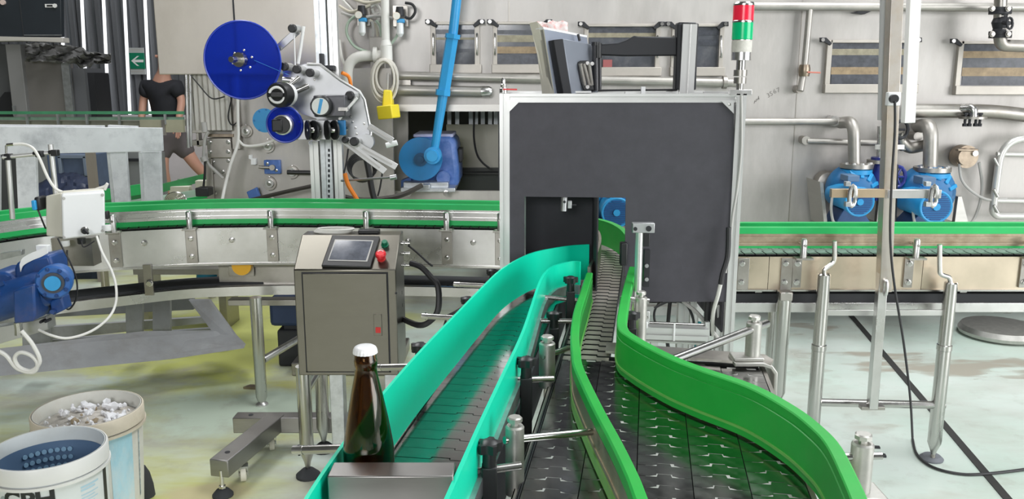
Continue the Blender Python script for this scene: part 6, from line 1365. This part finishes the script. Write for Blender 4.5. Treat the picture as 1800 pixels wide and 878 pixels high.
# blue crates seen through the frame
t = thing('blue_crate', 'dark blue crate piled behind the grey wooden frame', 'crate', Pd(130, 330, 6.2)); t.location.z = 0
m = MB(); a, b = Pd(95, 400, 6.2), Pd(155, 272, 6.2); m.box((a.x, 6.2, 0), (b.x, 6.6, b.z)); m.build('body', mat('navy_crate', (.07, .10, .17), .6, 0, .2, 6), t, .01)
m = MB(); m.bpx(102, 275, 108, 310, 6.17, .03); m.bpx(146, 275, 152, 310, 6.17, .03); m.bpx(100, 272, 154, 279, 6.17, .03); m.build('crate_frame', mat('slate_blue', (.16, .20, .27), .6), t, .004)
random.seed(5); vs = []; fs = []; nx, ny = 22, 9
for i in range(nx): q_ = Pd(64+i*5.4, 350, 5.68); vs.append(Vector((q_.x, q_.y, .003)))
for j in range(ny-1):
    for i in range(nx):
        f = math.sin(math.pi*i/(nx-1)); v = 345-(20+22*f)*j/(ny-2)+random.uniform(-1.5, 1.5); vs.append(Pd(64+i*5.4, v, 5.7+j*.05+random.uniform(-.03, .03)))
for j in range(ny-1):
    for i in range(nx-1): fs.append((j*nx+i, j*nx+i+1, (j+1)*nx+i+1, (j+1)*nx+i))
m = MB(); m.add(vs, fs); o = m.build('tarpaulin', mat('navy_tarp', (.025, .035, .07), .5, 0, .3, 8), flip=False); so = o.modifiers.new('thick', 'SOLIDIFY'); so.thickness = .004
tag(o, 'crumpled dark navy tarpaulin behind the grey wooden frame', 'tarpaulin')
t = MB(); a, b = Pd(157, 345, 5.6), Pd(163, 268, 5.6); t.box((a.x, 5.6, 0), (b.x, 5.64, b.z)); tag(t.build('brown_post', mat('brown_post', (.25, .22, .19), .6)), 'thin brown post behind the grey wooden frame', 'post')
gs_ = thing('grey_screen', 'plain grey screen panel with a dark bar behind the wooden frame', 'panel', Pd(170, 420, 6.9)); gs_.location.z = 0
a, b = Pd(60, 400, 6.9), Pd(285, 268, 6.9); m = MB(); m.box((a.x, 6.9, 0), (b.x, 6.95, b.z)); m.build('panel', mat('grey_screen', (.18, .19, .19), .7, 0, .08, 3), gs_)
m = MB(); m.bpx(163, 279, 248, 284, 6.88, .02); m.build('dark_bar', blackm, gs_)
# ---------------------------------------------------------------- grey painted wooden frame (standing pallet)
DW1 = 3.92
t = thing('wooden_frame', 'grey painted wooden pallet frame standing behind the curved conveyor', 'pallet', (Pd(170, 600, DW1).x, DW1, 0))
def board(u0, v0, u1, v1, wd, D0, D1=None, th=.022, nm='board'):
    D1 = D1 or D0; p, q = Pd(u0, v0, D0), Pd(u1, v1, D1); m = MB(); d = (q-p).normalized(); m.beam(p, q, th if abs(d.z) < .5 else wd, wd if abs(d.z) < .5 else th, up=(0, 0, 1) if abs(d.z) < .5 else (0, 1, 0)); return m.build(nm, greypaint, t, .003)
def quad(pts, D, th=.022, nm='board'): m = MB(); m.ppx(pts, D, th); return m.build(nm, greypaint, t, .002, sm=0)
quad([(-40, 222), (283, 225), (285, 266), (-40, 273)], DW1-.045)
quad([(-40, 219), (181, 221), (181, 226), (-40, 226)], DW1+.01)
quad([(189, 220), (240, 222), (240, 227), (189, 227)], DW1+.01)
quad([(27, 272), (62, 270), (66, 420), (34, 425)], DW1)
quad([(192, 268), (221, 267), (232, 420), (209, 420)], DW1)
quad([(249, 267), (281, 267), (286, 420), (258, 420)], DW1)
quad([(-40, 270), (-2, 270), (-2, 440), (-40, 440)], DW1)
quad([(187, 268), (192, 268), (209, 420), (202, 420)], DW1+.022, .05, 'side_edge'); quad([(243, 268), (249, 268), (258, 420), (252, 420)], DW1+.022, .05, 'side_edge')
mat('shaded_grey_wood', (.30, .31, .32), .75, 0, .14, 5, dirt=(.20, .19, .17), dscale=6, damt=.6, bump=.1, bscale=22)  # darker copy of the grey paint; shade on the lower boards painted in
def quad_low(pts, D, th=.022, nm='board'): m = MB(); m.ppx(pts, D, th); return m.build(nm, MATS['shaded_grey_wood'], t, .002, sm=0)
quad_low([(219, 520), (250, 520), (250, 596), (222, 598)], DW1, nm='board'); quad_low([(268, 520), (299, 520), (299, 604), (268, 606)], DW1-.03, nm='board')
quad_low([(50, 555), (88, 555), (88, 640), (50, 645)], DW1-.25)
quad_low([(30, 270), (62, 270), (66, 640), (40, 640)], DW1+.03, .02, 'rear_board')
# base boards lying / leaning
m = MB(); m.prism([Pd(-60, 628, 3.3), Pd(250, 590, 3.75), Pd(404, 588, 3.85), Pd(429, 613, 3.7), Pd(300, 632, 3.6), Pd(-60, 668, 3.2)], (0, .03, .012)); m.build('base_board', MATS['shaded_grey_wood'], t, .002, sm=0)
m = MB(); m.prism([Pd(331, 528, 3.95), Pd(367, 528, 3.95), Pd(428, 612, 3.78), Pd(398, 618, 3.78)], (0, .025, .0)); m.build('diagonal_board', MATS['shaded_grey_wood'], t, .002, sm=0)
m = MB(); m.prism([Pd(90, 575, 4.1), Pd(385, 556, 4.1), Pd(388, 566, 4.1), Pd(90, 598, 4.1)], (0, .025, .0)); m.build('rail_board', MATS['shaded_grey_wood'], t, .002, sm=0)
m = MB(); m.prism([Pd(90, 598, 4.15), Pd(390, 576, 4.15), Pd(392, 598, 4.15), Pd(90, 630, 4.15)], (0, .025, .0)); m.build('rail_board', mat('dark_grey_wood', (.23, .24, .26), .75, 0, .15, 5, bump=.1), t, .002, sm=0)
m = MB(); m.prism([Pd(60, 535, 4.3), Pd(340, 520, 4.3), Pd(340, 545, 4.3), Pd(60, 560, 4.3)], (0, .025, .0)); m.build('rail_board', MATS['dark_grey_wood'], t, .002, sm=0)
# ================================================================ WHITE CONTROL BOX, RODS, BLUE MOTOR
DBx = 2.86
t = thing('control_box', 'white plastic control box with black rotary switch on the curved conveyor', 'control box', Pd(135, 420, DBx))
pa, pb, pc, pd2 = Pd(108, 343, DBx), Pd(184, 337, DBx+.06), Pd(185, 411, DBx+.06), Pd(110, 422, DBx)
nb = (pb-pa).cross(pd2-pa).normalized()
if nb.y > 0: nb = -nb
m = MB(); m.prism([pa, pb, pc, pd2], -nb*.045); m.build('lid', white, t, .006)
m = MB(); e = [p-nb*.047 for p in (pa, pb, pc, pd2)]; m.prism(e, -nb*.05); m.build('case', cream, t, .006)
m = MB(); lft = [Pd(80, 345, DBx+.05), pa-nb*.046, pd2-nb*.046, Pd(81, 415, DBx+.05)]
m.prism(lft, (.0, .10, 0)); m.build('case_side', cream, t, .004)
for u, v in ((112, 349), (180, 343), (180, 406), (113, 417)): bolt(t, Pd(u, v, DBx+.0+(u-108)/76*.06)-nb*-.0005, .004, hose_g, nb)
a = Pd(149, 405, DBx+.032); m = MB(); m.lathe([(.013, 0), (.013, .006), (.010, .008)], a, nb, 18); m.build('switch_collar', tube_m, t)
m = MB(); m.lathe([(.010, .006), (.0095, .024), (.007, .027)], a, nb, 16); kb = m.build('rotary_knob', black, t)
m = MB(); m.beam(a+nb*.026+Vector((-.003, 0, .008)), a+nb*.026+Vector((.012, 0, -.008)), .008, .007, up=(0, 1, 0)); m.build('knob_pointer', black, kb, .002)
for u, v, mm in ((115, 425, white), (143, 421, black), (188, 398, white)): m = MB(); p = Pd(u, v, DBx+.06); m.lathe([(.012, -.016), (.014, -.012), (.014, .004)], p, (0, 0, 1), 12); m.build('cable_gland', mm, t)
m = MB(); m.bpx(184, 372, 189, 386, DBx+.07, .02); m.build('black_socket', black, t, .003)
m = MB(); m.box((Pd(100, 420, DBx+.14).x, DBx+.10, .70), (Pd(170, 420, DBx+.14).x, DBx+.16, .80)); m.build('mount_bracket', steel_d, t)
# rods with clamps
t = thing('rod_stand', 'silver rod stand with black cross clamps holding the sensor, behind the white box', 'stand', Pd(95, 345, DBx+.12))
m = MB(); m.rpx((89, 254, DBx+.12), (99, 348, DBx+.12), .009, 14); m.build('upright_rod', alu, t)
m = MB(); m.rpx((5, 277, DBx+.10), (96, 268, DBx+.12), .007, 14); m.build('cross_rod', alu, t)
m = MB(); m.rpx((14, 278, DBx+.12), (22, 385, DBx+.12), .009, 14); m.build('upright_rod', alu, t)
for u, v in ((94, 269), (67, 271), (12, 276)): m = MB(); m.bpx(u-6, v-5, u+6, v+6, DBx+.095, .022); m.rod(Pd(u-9, v-1, DBx+.11), Pd(u+8, v-1, DBx+.11), .007, 8); m.build('cross_clamp', black, t, .003)
m = MB(); m.rpx((11, 270, DBx+.1), (11, 256, DBx+.1), .004, 8); m.rpx((12, 255, DBx+.1), (24, 254, DBx+.1), .005, 8); m.build('sensor_barrel', tube_m, t)
tag(MB().tpx([(24, 254, DBx+.1), (42, 254, DBx+.1), (58, 261, DBx+.09), (70, 280, DBx+.08), (84, 312, DBx+.08), (98, 332, DBx+.08), (116, 340, DBx+.09)], .005).build('sensor_cable', hose_w), 'white sensor cable arching from the rod tip down to the control box', 'cable')
tag(MB().tpx([(160, 337, DBx+.12), (172, 332, DBx+.12), (184, 328, DBx+.12), (189, 323, DBx+.12), (184, 334, DBx+.12)], .005).build('cable_end', hose_w), 'pale cable loop standing up behind the control box', 'cable')
t = thing('blue_sensor', 'small sensor with a bright blue face clipped to the rail left of the box', 'sensor', Pd(65, 360, DBx+.05))
m = MB(); m.bpx(60, 347, 70, 371, DBx+.03, .05); m.build('black_body', black, t, .006); m = MB(); m.bpx(55, 353, 62, 370, DBx+.02, .04); m.build('blue_face', bluel, t, .003)
tag(MB().tpx([(67, 370, DBx+.04), (73, 385, DBx+.04), (80, 402, DBx+.06)], .003).build('sensor_cable', hose_k), 'thin black cable below the blue faced sensor', 'cable')
tag(MB().tpx([(102, 420, 2.7), (112, 440, 2.68), (125, 465, 2.68), (135, 495, 2.68), (134, 525, 2.68), (122, 544, 2.68), (114, 535, 2.68), (118, 500, 2.7), (118, 440, 2.74)], .0028).build('looped_wire', hose_k), 'thin black wire loop hanging from the white control box', 'cable')
tag(MB().tpx([(143, 424, 2.82), (146, 434, 2.81), (154, 432, 2.81), (166, 424, 2.81)], .0022).build('looped_wire', hose_k), 'tiny black wire loop under the rotary switch', 'cable')
tag(MB().tpx([(170, 416, 2.84), (180, 445, 2.8), (196, 476, 2.78), (204, 505, 2.76), (203, 535, 2.74), (190, 560, 2.7), (160, 583, 2.66), (120, 595, 2.62), (90, 590, 2.6), (68, 580, 2.6)], .0042).build('white_cable', hose_w), 'long white cable sweeping from the control box round to the blue motor', 'cable')
tag(MB().tpx([(38, 582, 2.5), (58, 607, 2.5), (70, 636, 2.5), (55, 652, 2.5), (34, 646, 2.5), (26, 630, 2.5), (36, 620, 2.5), (55, 626, 2.5), (66, 640, 2.5), (58, 655, 2.5), (30, 648, 2.5), (10, 625, 2.5), (-15, 612, 2.5)], .0062).build('white_cable', hose_w), 'thick white cable coiling beneath the blue gear motor', 'cable')
# gear motor
DMo = 2.62
t = thing('gear_motor', 'dark blue gear motor mounted on the near side of the curved conveyor', 'gear motor', Pd(50, 575, DMo))
m = MB(); m.ppx([(28, 462), (45, 456), (86, 448), (92, 465), (96, 535), (92, 552), (78, 556), (52, 545), (26, 520), (24, 472)], DMo+.0, .10); m.build('gear_case', bluem, t, .010)
a = Pd(95, 496, DMo-.06); q = 29*mpx(DMo, 496)
m = MB(); m.lathe([(q*.9, -.012), (q, -.006), (q, .02), (q*.85, .024), (q*.85, .07)], a, (-.30, 1, 0), 32); fc = m.build('round_flange', mat('lighter_blue_flange', (.014, .10, .34), .4, 0, .2, 12, dirt=(.10, .13, .25), dscale=9, damt=.5), t)
m = MB(); m.lathe([(q*.62, -.018), (q*.62, 0)], a, (-.30, 1, 0), 26); m.build('dark_ring', mat('dark_seal', (.04, .045, .06), .5), fc)
m = MB(); m.lathe([(q*.44, -.024), (q*.44, 0)], a, (-.30, 1, 0), 24); m.build('blue_cover', bluel, fc)
for k in range(8): aa = k*.785+.2; bolt(t, a+Vector((q*.82*math.cos(aa), -.012-.25*q*.82*math.cos(aa)*-1, q*.82*math.sin(aa))), .005, bluem)
m = MB(); m.ppx([(22, 512), (32, 508), (60, 500), (62, 555), (58, 566), (24, 570)], DMo-.10, .09); m.build('terminal_box', bluem, t, .006)
m = MB(); m.lathe([(.055, 0), (.058, .01), (.058, .22), (.05, .24)], Pd(-40, 545, DMo-.02), (1, 0, .32), 26); m.build('motor_body', bluem, t)
m = MB()
for k in range(9): a2 = 2*math.pi*k/9; o_ = Vector((0, .056*math.cos(a2), .056*math.sin(a2))); m.beam(Pd(-40, 545, DMo-.02)+o_, Pd(20, 520, DMo-.02)+o_, .008, .012)
m.build('cooling_fins', bluem, t, sm=0)
m = MB(); m.ppx([(-20, 480), (10, 478), (34, 495), (20, 515), (-20, 512)], DMo-.01, .12); m.build('adapter_case', bluem, t, .01)
m = MB(); m.ppx([(86, 530), (108, 522), (114, 545), (92, 556)], DMo-.03, .05); m.build('mount_foot', bluem, t, .005)
m = MB(); m.cpx(91, 549, 4, DMo-.045, .05, 12); m.build('foot_bolt', bluem, t)
m = MB(); m.lathe([(.014, -.02), (.012, 0), (.012, .02)], Pd(33, 578, DMo-.06), (0, 0, 1), 8); m.build('cable_gland', tube_m, t)
m = MB(); path = smooth([Pd(u, v, DMo-.01) for u, v in ((35, 472), (40, 461), (55, 452), (70, 446), (83, 439))], 5)
m.prism([p+Vector((0, 0, .012)) for p in path]+[p-Vector((0, 0, .012)) for p in reversed(path)], (0, .004, 0)); st_ = m.build('chain_strap', white, t)
m = MB(); m.ppx([(-10, 512), (28, 500), (38, 508), (-10, 522)], DMo-.06, .004); m.build('pale_tag', cream, t, sm=0)
m = MB(); m.prism([Pd(-60, 585, DMo), Pd(58, 565, DMo), Pd(82, 556, DMo+.03), Pd(85, 580, DMo+.03), Pd(58, 588, DMo), Pd(-60, 622, DMo)], (0, .05, 0)); pl_ = m.build('mount_plate', alu_p, t, .002)
for u, v in ((71, 567), (80, 566)): m = MB(); m.cpx(u, v, 2.5, DMo+.0, .03, 10); m.build('plate_hole', darkin, t)
m = MB(); m.bpx(63, 432, 84, 446, DMo+.10, .02); m.build('white_lug', white, t, .002)
m = MB(); m.ppx([(0, 446), (38, 440), (38, 449), (0, 458)], DMo+.16, .02); m.build('bracket_strip', galv, t, .001)
# far bits under curved conveyor
t = thing('blue_pail', 'blue and white pail on the floor seen under the curved conveyor', 'pail', Pd(368, 500, 4.6)); t.location.z = .35
p = Pd(368, 493, 4.6); m = MB(); m.lathe([(.06, .35), (.07, p.z-.01)], (p.x, p.y, 0), (0, 0, 1), 20); m.build('body', bluel, t)
m = MB(); m.lathe([(.073, p.z-.012), (.073, p.z+.01)], (p.x, p.y, 0), (0, 0, 1), 20); m.build('rim', white, t)
t = thing('low_bench', 'low dark bench behind the curved conveyor carrying the blue pail', 'bench', Pd(368, 560, 4.6)); t.location.z = 0
m = MB(); m.box((p.x-.35, p.y-.15, .32), (p.x+.12, p.y+.15, .35)); m.build('top', steel_d, t)
for dx in (-.33, .1): m = MB(); m.box((p.x+dx-.02, p.y-.1, 0), (p.x+dx+.02, p.y+.1, .32)); m.build('leg', steel_d, t)
t = thing('floor_motor', 'dark blue bin standing left of the control cabinet, behind it', 'bin', Pz(505, 640, 0)); t.name = 'floor_bin'
p = Pz(512, 645, 0); m = MB(); m.box((p.x-.06, p.y, 0), (p.x+.10, p.y+.2, .18)); m.build('base', rubber, t, .01); m = MB(); m.box((p.x-.09, p.y-.01, .2), (p.x+.10, p.y+.2, .34)); m.build('body', mat('navy_bin', (.02, .04, .10), .5), t, .02); m = MB(); m.box((p.x-.03, p.y+.02, .17), (p.x+.08, p.y+.18, .21)); m.build('neck', rubber, t)
m = MB(); q = Pd(400, 528, 3.62); q2 = Pd(530, 538, 3.62); m.box((q.x, 3.62, q2.z), (q2.x, 3.68, q.z)); tag(m.build('cross_channel', steel_d, far, .002))
# small debris
for u, v, w, lab in ((441, 683, .03, 'crumb of cardboard on the floor behind the pipe leg'), (1548, 803, .02, 'small dark scrap on the floor near the post foot'), (1540, 788, .015, 'tiny dark scrap on the floor at right')):
    p = Pz(u, v, 0); m = MB(); m.prism([p+Vector((-w, -w*.4, 0)), p+Vector((w*.8, -w*.6, 0)), p+Vector((w, w*.5, 0)), p+Vector((-w*.3, w*.7, 0))], (0, 0, w*.35)); tag(m.build('scrap', brass if u < 900 else rubber), lab, 'scrap')
# ================================================================ BUCKETS
def bucket(label, cx, cy, zt, r, taper, fill=None):
    t = thing('bucket', label, 'bucket', (cx, cy, 0)); rb = r*taper; th = .0035
    bm_ = mat('translucent_white_bucket', (.66, .70, .70), .45, 0, .06, 5, dirt=(.50, .50, .44), dscale=6, damt=.35) if fill != 'rubble' else mat('dusty_bucket', (.62, .62, .57), .6, 0, .06, 6, dirt=(.50, .44, .36), dscale=5, damt=.6)
    MB().lathe([(rb-.006, 0), (rb, .004), (r*.965, zt-.02), (r*.965, zt), (r*.965-th, zt), (rb-th, .01)], (cx, cy, 0), (0, 0, 1), 64, True, True).build('body', bm_, t, sm=40)
    rimm = mat('dusty_rim', (.58, .52, .42), .65, 0, .1, 8, dirt=(.45, .38, .28), dscale=9, damt=.6) if fill == 'rubble' else mat('white_rim', (.72, .72, .70), .4, 0, .03, 6)
    MB().lathe([(r*.966, zt-.045), (r*1.0, zt-.045), (r*1.0, zt-.004), (r*.985, zt), (r*.955, zt), (r*.955, zt-.03)], (cx, cy, 0), (0, 0, 1), 64, False, False).build('rim', rimm, t, sm=40)
    MB().lathe([(r*.968, zt-.058), (r*1.02, zt-.058), (r*1.02, zt-.05), (r*.968, zt-.05)], (cx, cy, 0), (0, 0, 1), 64, False, False).build('rim_flange', rimm, t, sm=40)
    return t
def onwall(pts, cx, cy, R0, R1, zt, inside=False):      # (angle deg from facing camera, z) -> point on the bucket wall
    out = []
    for a, z in pts:
        rr = R1+(R0-R1)*z/zt+(-.0042 if inside else .0012); an = R(a-90); out.append(Vector((cx+rr*math.cos(an), cy+rr*math.sin(an), z)))
    return out
def wall_patch(name, m, root, cx, cy, R0, R1, zt, a0, a1, z0, z1, n=10, inside=False, off=0):
    vs = onwall([(a0+(a1-a0)*i/n, z) for z in (z0, z1) for i in range(n+1)], cx, cy, R0+off, R1+off, zt, inside); mb = MB()
    mb.add(vs, [(i, i+1, n+2+i, n+1+i) for i in range(n)]); return mb.build(name, m, root, flip=False)
# front bucket, blue printed liner inside and black lettering outside
ZB1 = .35; c1_ = Pz(84, 787, ZB1); r1 = .152; tp1 = .90
b1 = bucket('front white bucket lettered CPH with a blue dotted inside', c1_.x, c1_.y+.0, ZB1, r1, tp1)
R0, R1 = r1*.965, r1*tp1
cam_a = math.degrees(math.atan2(c1_.x, c1_.y))      # turn so that angle 0 faces the camera
fa = -cam_a*-1.0
def A(a): return a-cam_a*1.0
MB().lathe([(R0-.006, ZB1-.040), (R1-.004, .02)], (c1_.x, c1_.y, 0), (0, 0, 1), 64, False, False).build('blue_liner', mat('blue_liner', (.10, .17, .28), .5, 0, .06, 4), b1, sm=50)
dots = mat('pale_blue_dot', (.25, .42, .58), .5)
for i in range(8):
    for j in range(3):
        a = A(180+26-i*7.2); z = ZB1-.066-j*.024
        me_ = MB(); c_ = onwall([(a, z)], c1_.x, c1_.y, R0-.004, R1-.004, ZB1, True)[0]; nr_ = Vector((c1_.x-c_.x, c1_.y-c_.y, 0)).normalized()
        me_.lathe([(.0068, -.002), (.0068, .0012)], c_+nr_*.001, nr_, 14); me_.build('printed_dot', dots, b1, sm=0)
ink = mat('black_print', (.015, .018, .018), .5)
tm = text_mesh('CPH', .062, .0, .0022); sc_ = 1.12
for v_ in tm.vertices:
    p = v_.co; a = A(p.x*sc_/(R0)*57.3+(-24)); z = .263+p.y*sc_; q = onwall([(a, z)], c1_.x, c1_.y, R0+.0012, R1+.0012, ZB1)[0]; v_.co = q-Vector(b1.location)
tm.materials.clear(); tm.materials.append(ink); o = bpy.data.objects.new('lettering', tm); COL.objects.link(o); o.parent = b1
wall_patch('black_print_bar', ink, b1, c1_.x, c1_.y, R0, R1, ZB1, A(60), A(68), .02, .296)
fp = mat('pale_blue_print', (.42, .60, .70), .5)
for k in range(9): wall_patch('fine_print', fp, b1, c1_.x, c1_.y, R0, R1, ZB1, A(27), A(50-(k*5) % 9), .265-k*.009-(.004 if k > 1 else 0), (.2705 if k < 2 else .268)-k*.009-(.004 if k > 1 else 0), 6)
for dz, da in ((0, 0), (.03, 0), (.06, 0)):
    c_ = onwall([(A(-52), .262-dz)], c1_.x, c1_.y, R0, R1, ZB1)[0]; nr_ = Vector((c_.x-c1_.x, c_.y-c1_.y, 0)).normalized(); m = MB(); m.lathe([(.011, -.003), (.011, .0006)], c_, nr_, 16); m.build('grey_dot_print', mat('grey_green_print', (.30, .36, .36), .5), b1, sm=0)
# rear bucket with plaster rubble
ZB2 = .335; c2_ = Pz(154, 718, ZB2); r2_ = .163
b2 = bucket('rear dusty bucket filled with white plaster rubble', c2_.x, c2_.y, ZB2, r2_, .86, 'rubble')
R0b, R1b = r2_*.965, r2_*.86; cam_b = math.degrees(math.atan2(c2_.x, c2_.y)); A2 = lambda a: a-cam_b
wall_patch('blue_label', mat('faded_blue_label', (.36, .60, .70), .6, 0, .2, 10, (1, 1, .4), dirt=(.66, .70, .70), dscale=9, damt=.9), b2, c2_.x, c2_.y, R0b, R1b, ZB2, A2(18), A2(48), .03, .275)
wall_patch('print_column', mat('grey_text_print', (.30, .36, .38), .6, 0, .6, 90), b2, c2_.x, c2_.y, R0b, R1b, ZB2, A2(60), A2(62.5), .04, .262)
m = MB(); m.lathe([(R0b-.010, ZB2-.045), (.001, ZB2-.028)], (c2_.x, c2_.y, 0), (0, 0, 1), 32, False, False); f_ = m.build('rubble_bed', mat('rubble_dust', (.45, .42, .38), .9, 0, .3, 40, bump=.6, bscale=90), b2); 
random.seed(21); pls = mat('white_plaster', (.72, .72, .74), .85, 0, .08, 20); plb = mat('brown_chip', (.30, .24, .16), .85)
for i in range(84):
    rr = math.sqrt(random.random())*(R0b-.035); an = random.random()*6.283; s_ = random.uniform(.008, .026) if i < 30 else random.uniform(.005, .012)
    c_ = Vector((c2_.x+rr*math.cos(an), c2_.y+rr*math.sin(an), ZB2-.034+random.uniform(0, .014)))
    bm = bmesh.new(); bmesh.ops.create_icosphere(bm, subdivisions=1, radius=s_)
    ax_ = Vector((random.uniform(.5, 1.2), random.uniform(.5, 1.2), random.uniform(.3, .8)))
    for v in bm.verts: v.co = Vector((v.co.x*ax_.x, v.co.y*ax_.y, v.co.z*ax_.z))*random.uniform(.75, 1.15)
    me = bpy.data.meshes.new('plaster_chunk'); bm.to_mesh(me); bm.free(); me.materials.append(plb if i % 11 == 0 else pls)
    o = bpy.data.objects.new('plaster_chunk', me); COL.objects.link(o); o.location = c_; o.rotation_euler = (random.random()*3, random.random()*3, random.random()*3)
    tag(o, 'broken white plaster chunk in the rear bucket' if i % 11 else 'brown debris chip among the plaster in the rear bucket', 'rubble', 'plaster rubble in the rear bucket' if i % 11 else 'brown chips in the rear bucket')
m = MB(); q_ = Pz(252, 880, 0); m.lathe([(.035, 0), (.032, .04), (.024, .08), (.012, .105), (.002, .11)], (q_.x-.01, q_.y+.03, 0), (0, 0, 1), 14); tag(m.build('dark_mop', rubber), 'dark rag end standing right behind the buckets', 'rag')
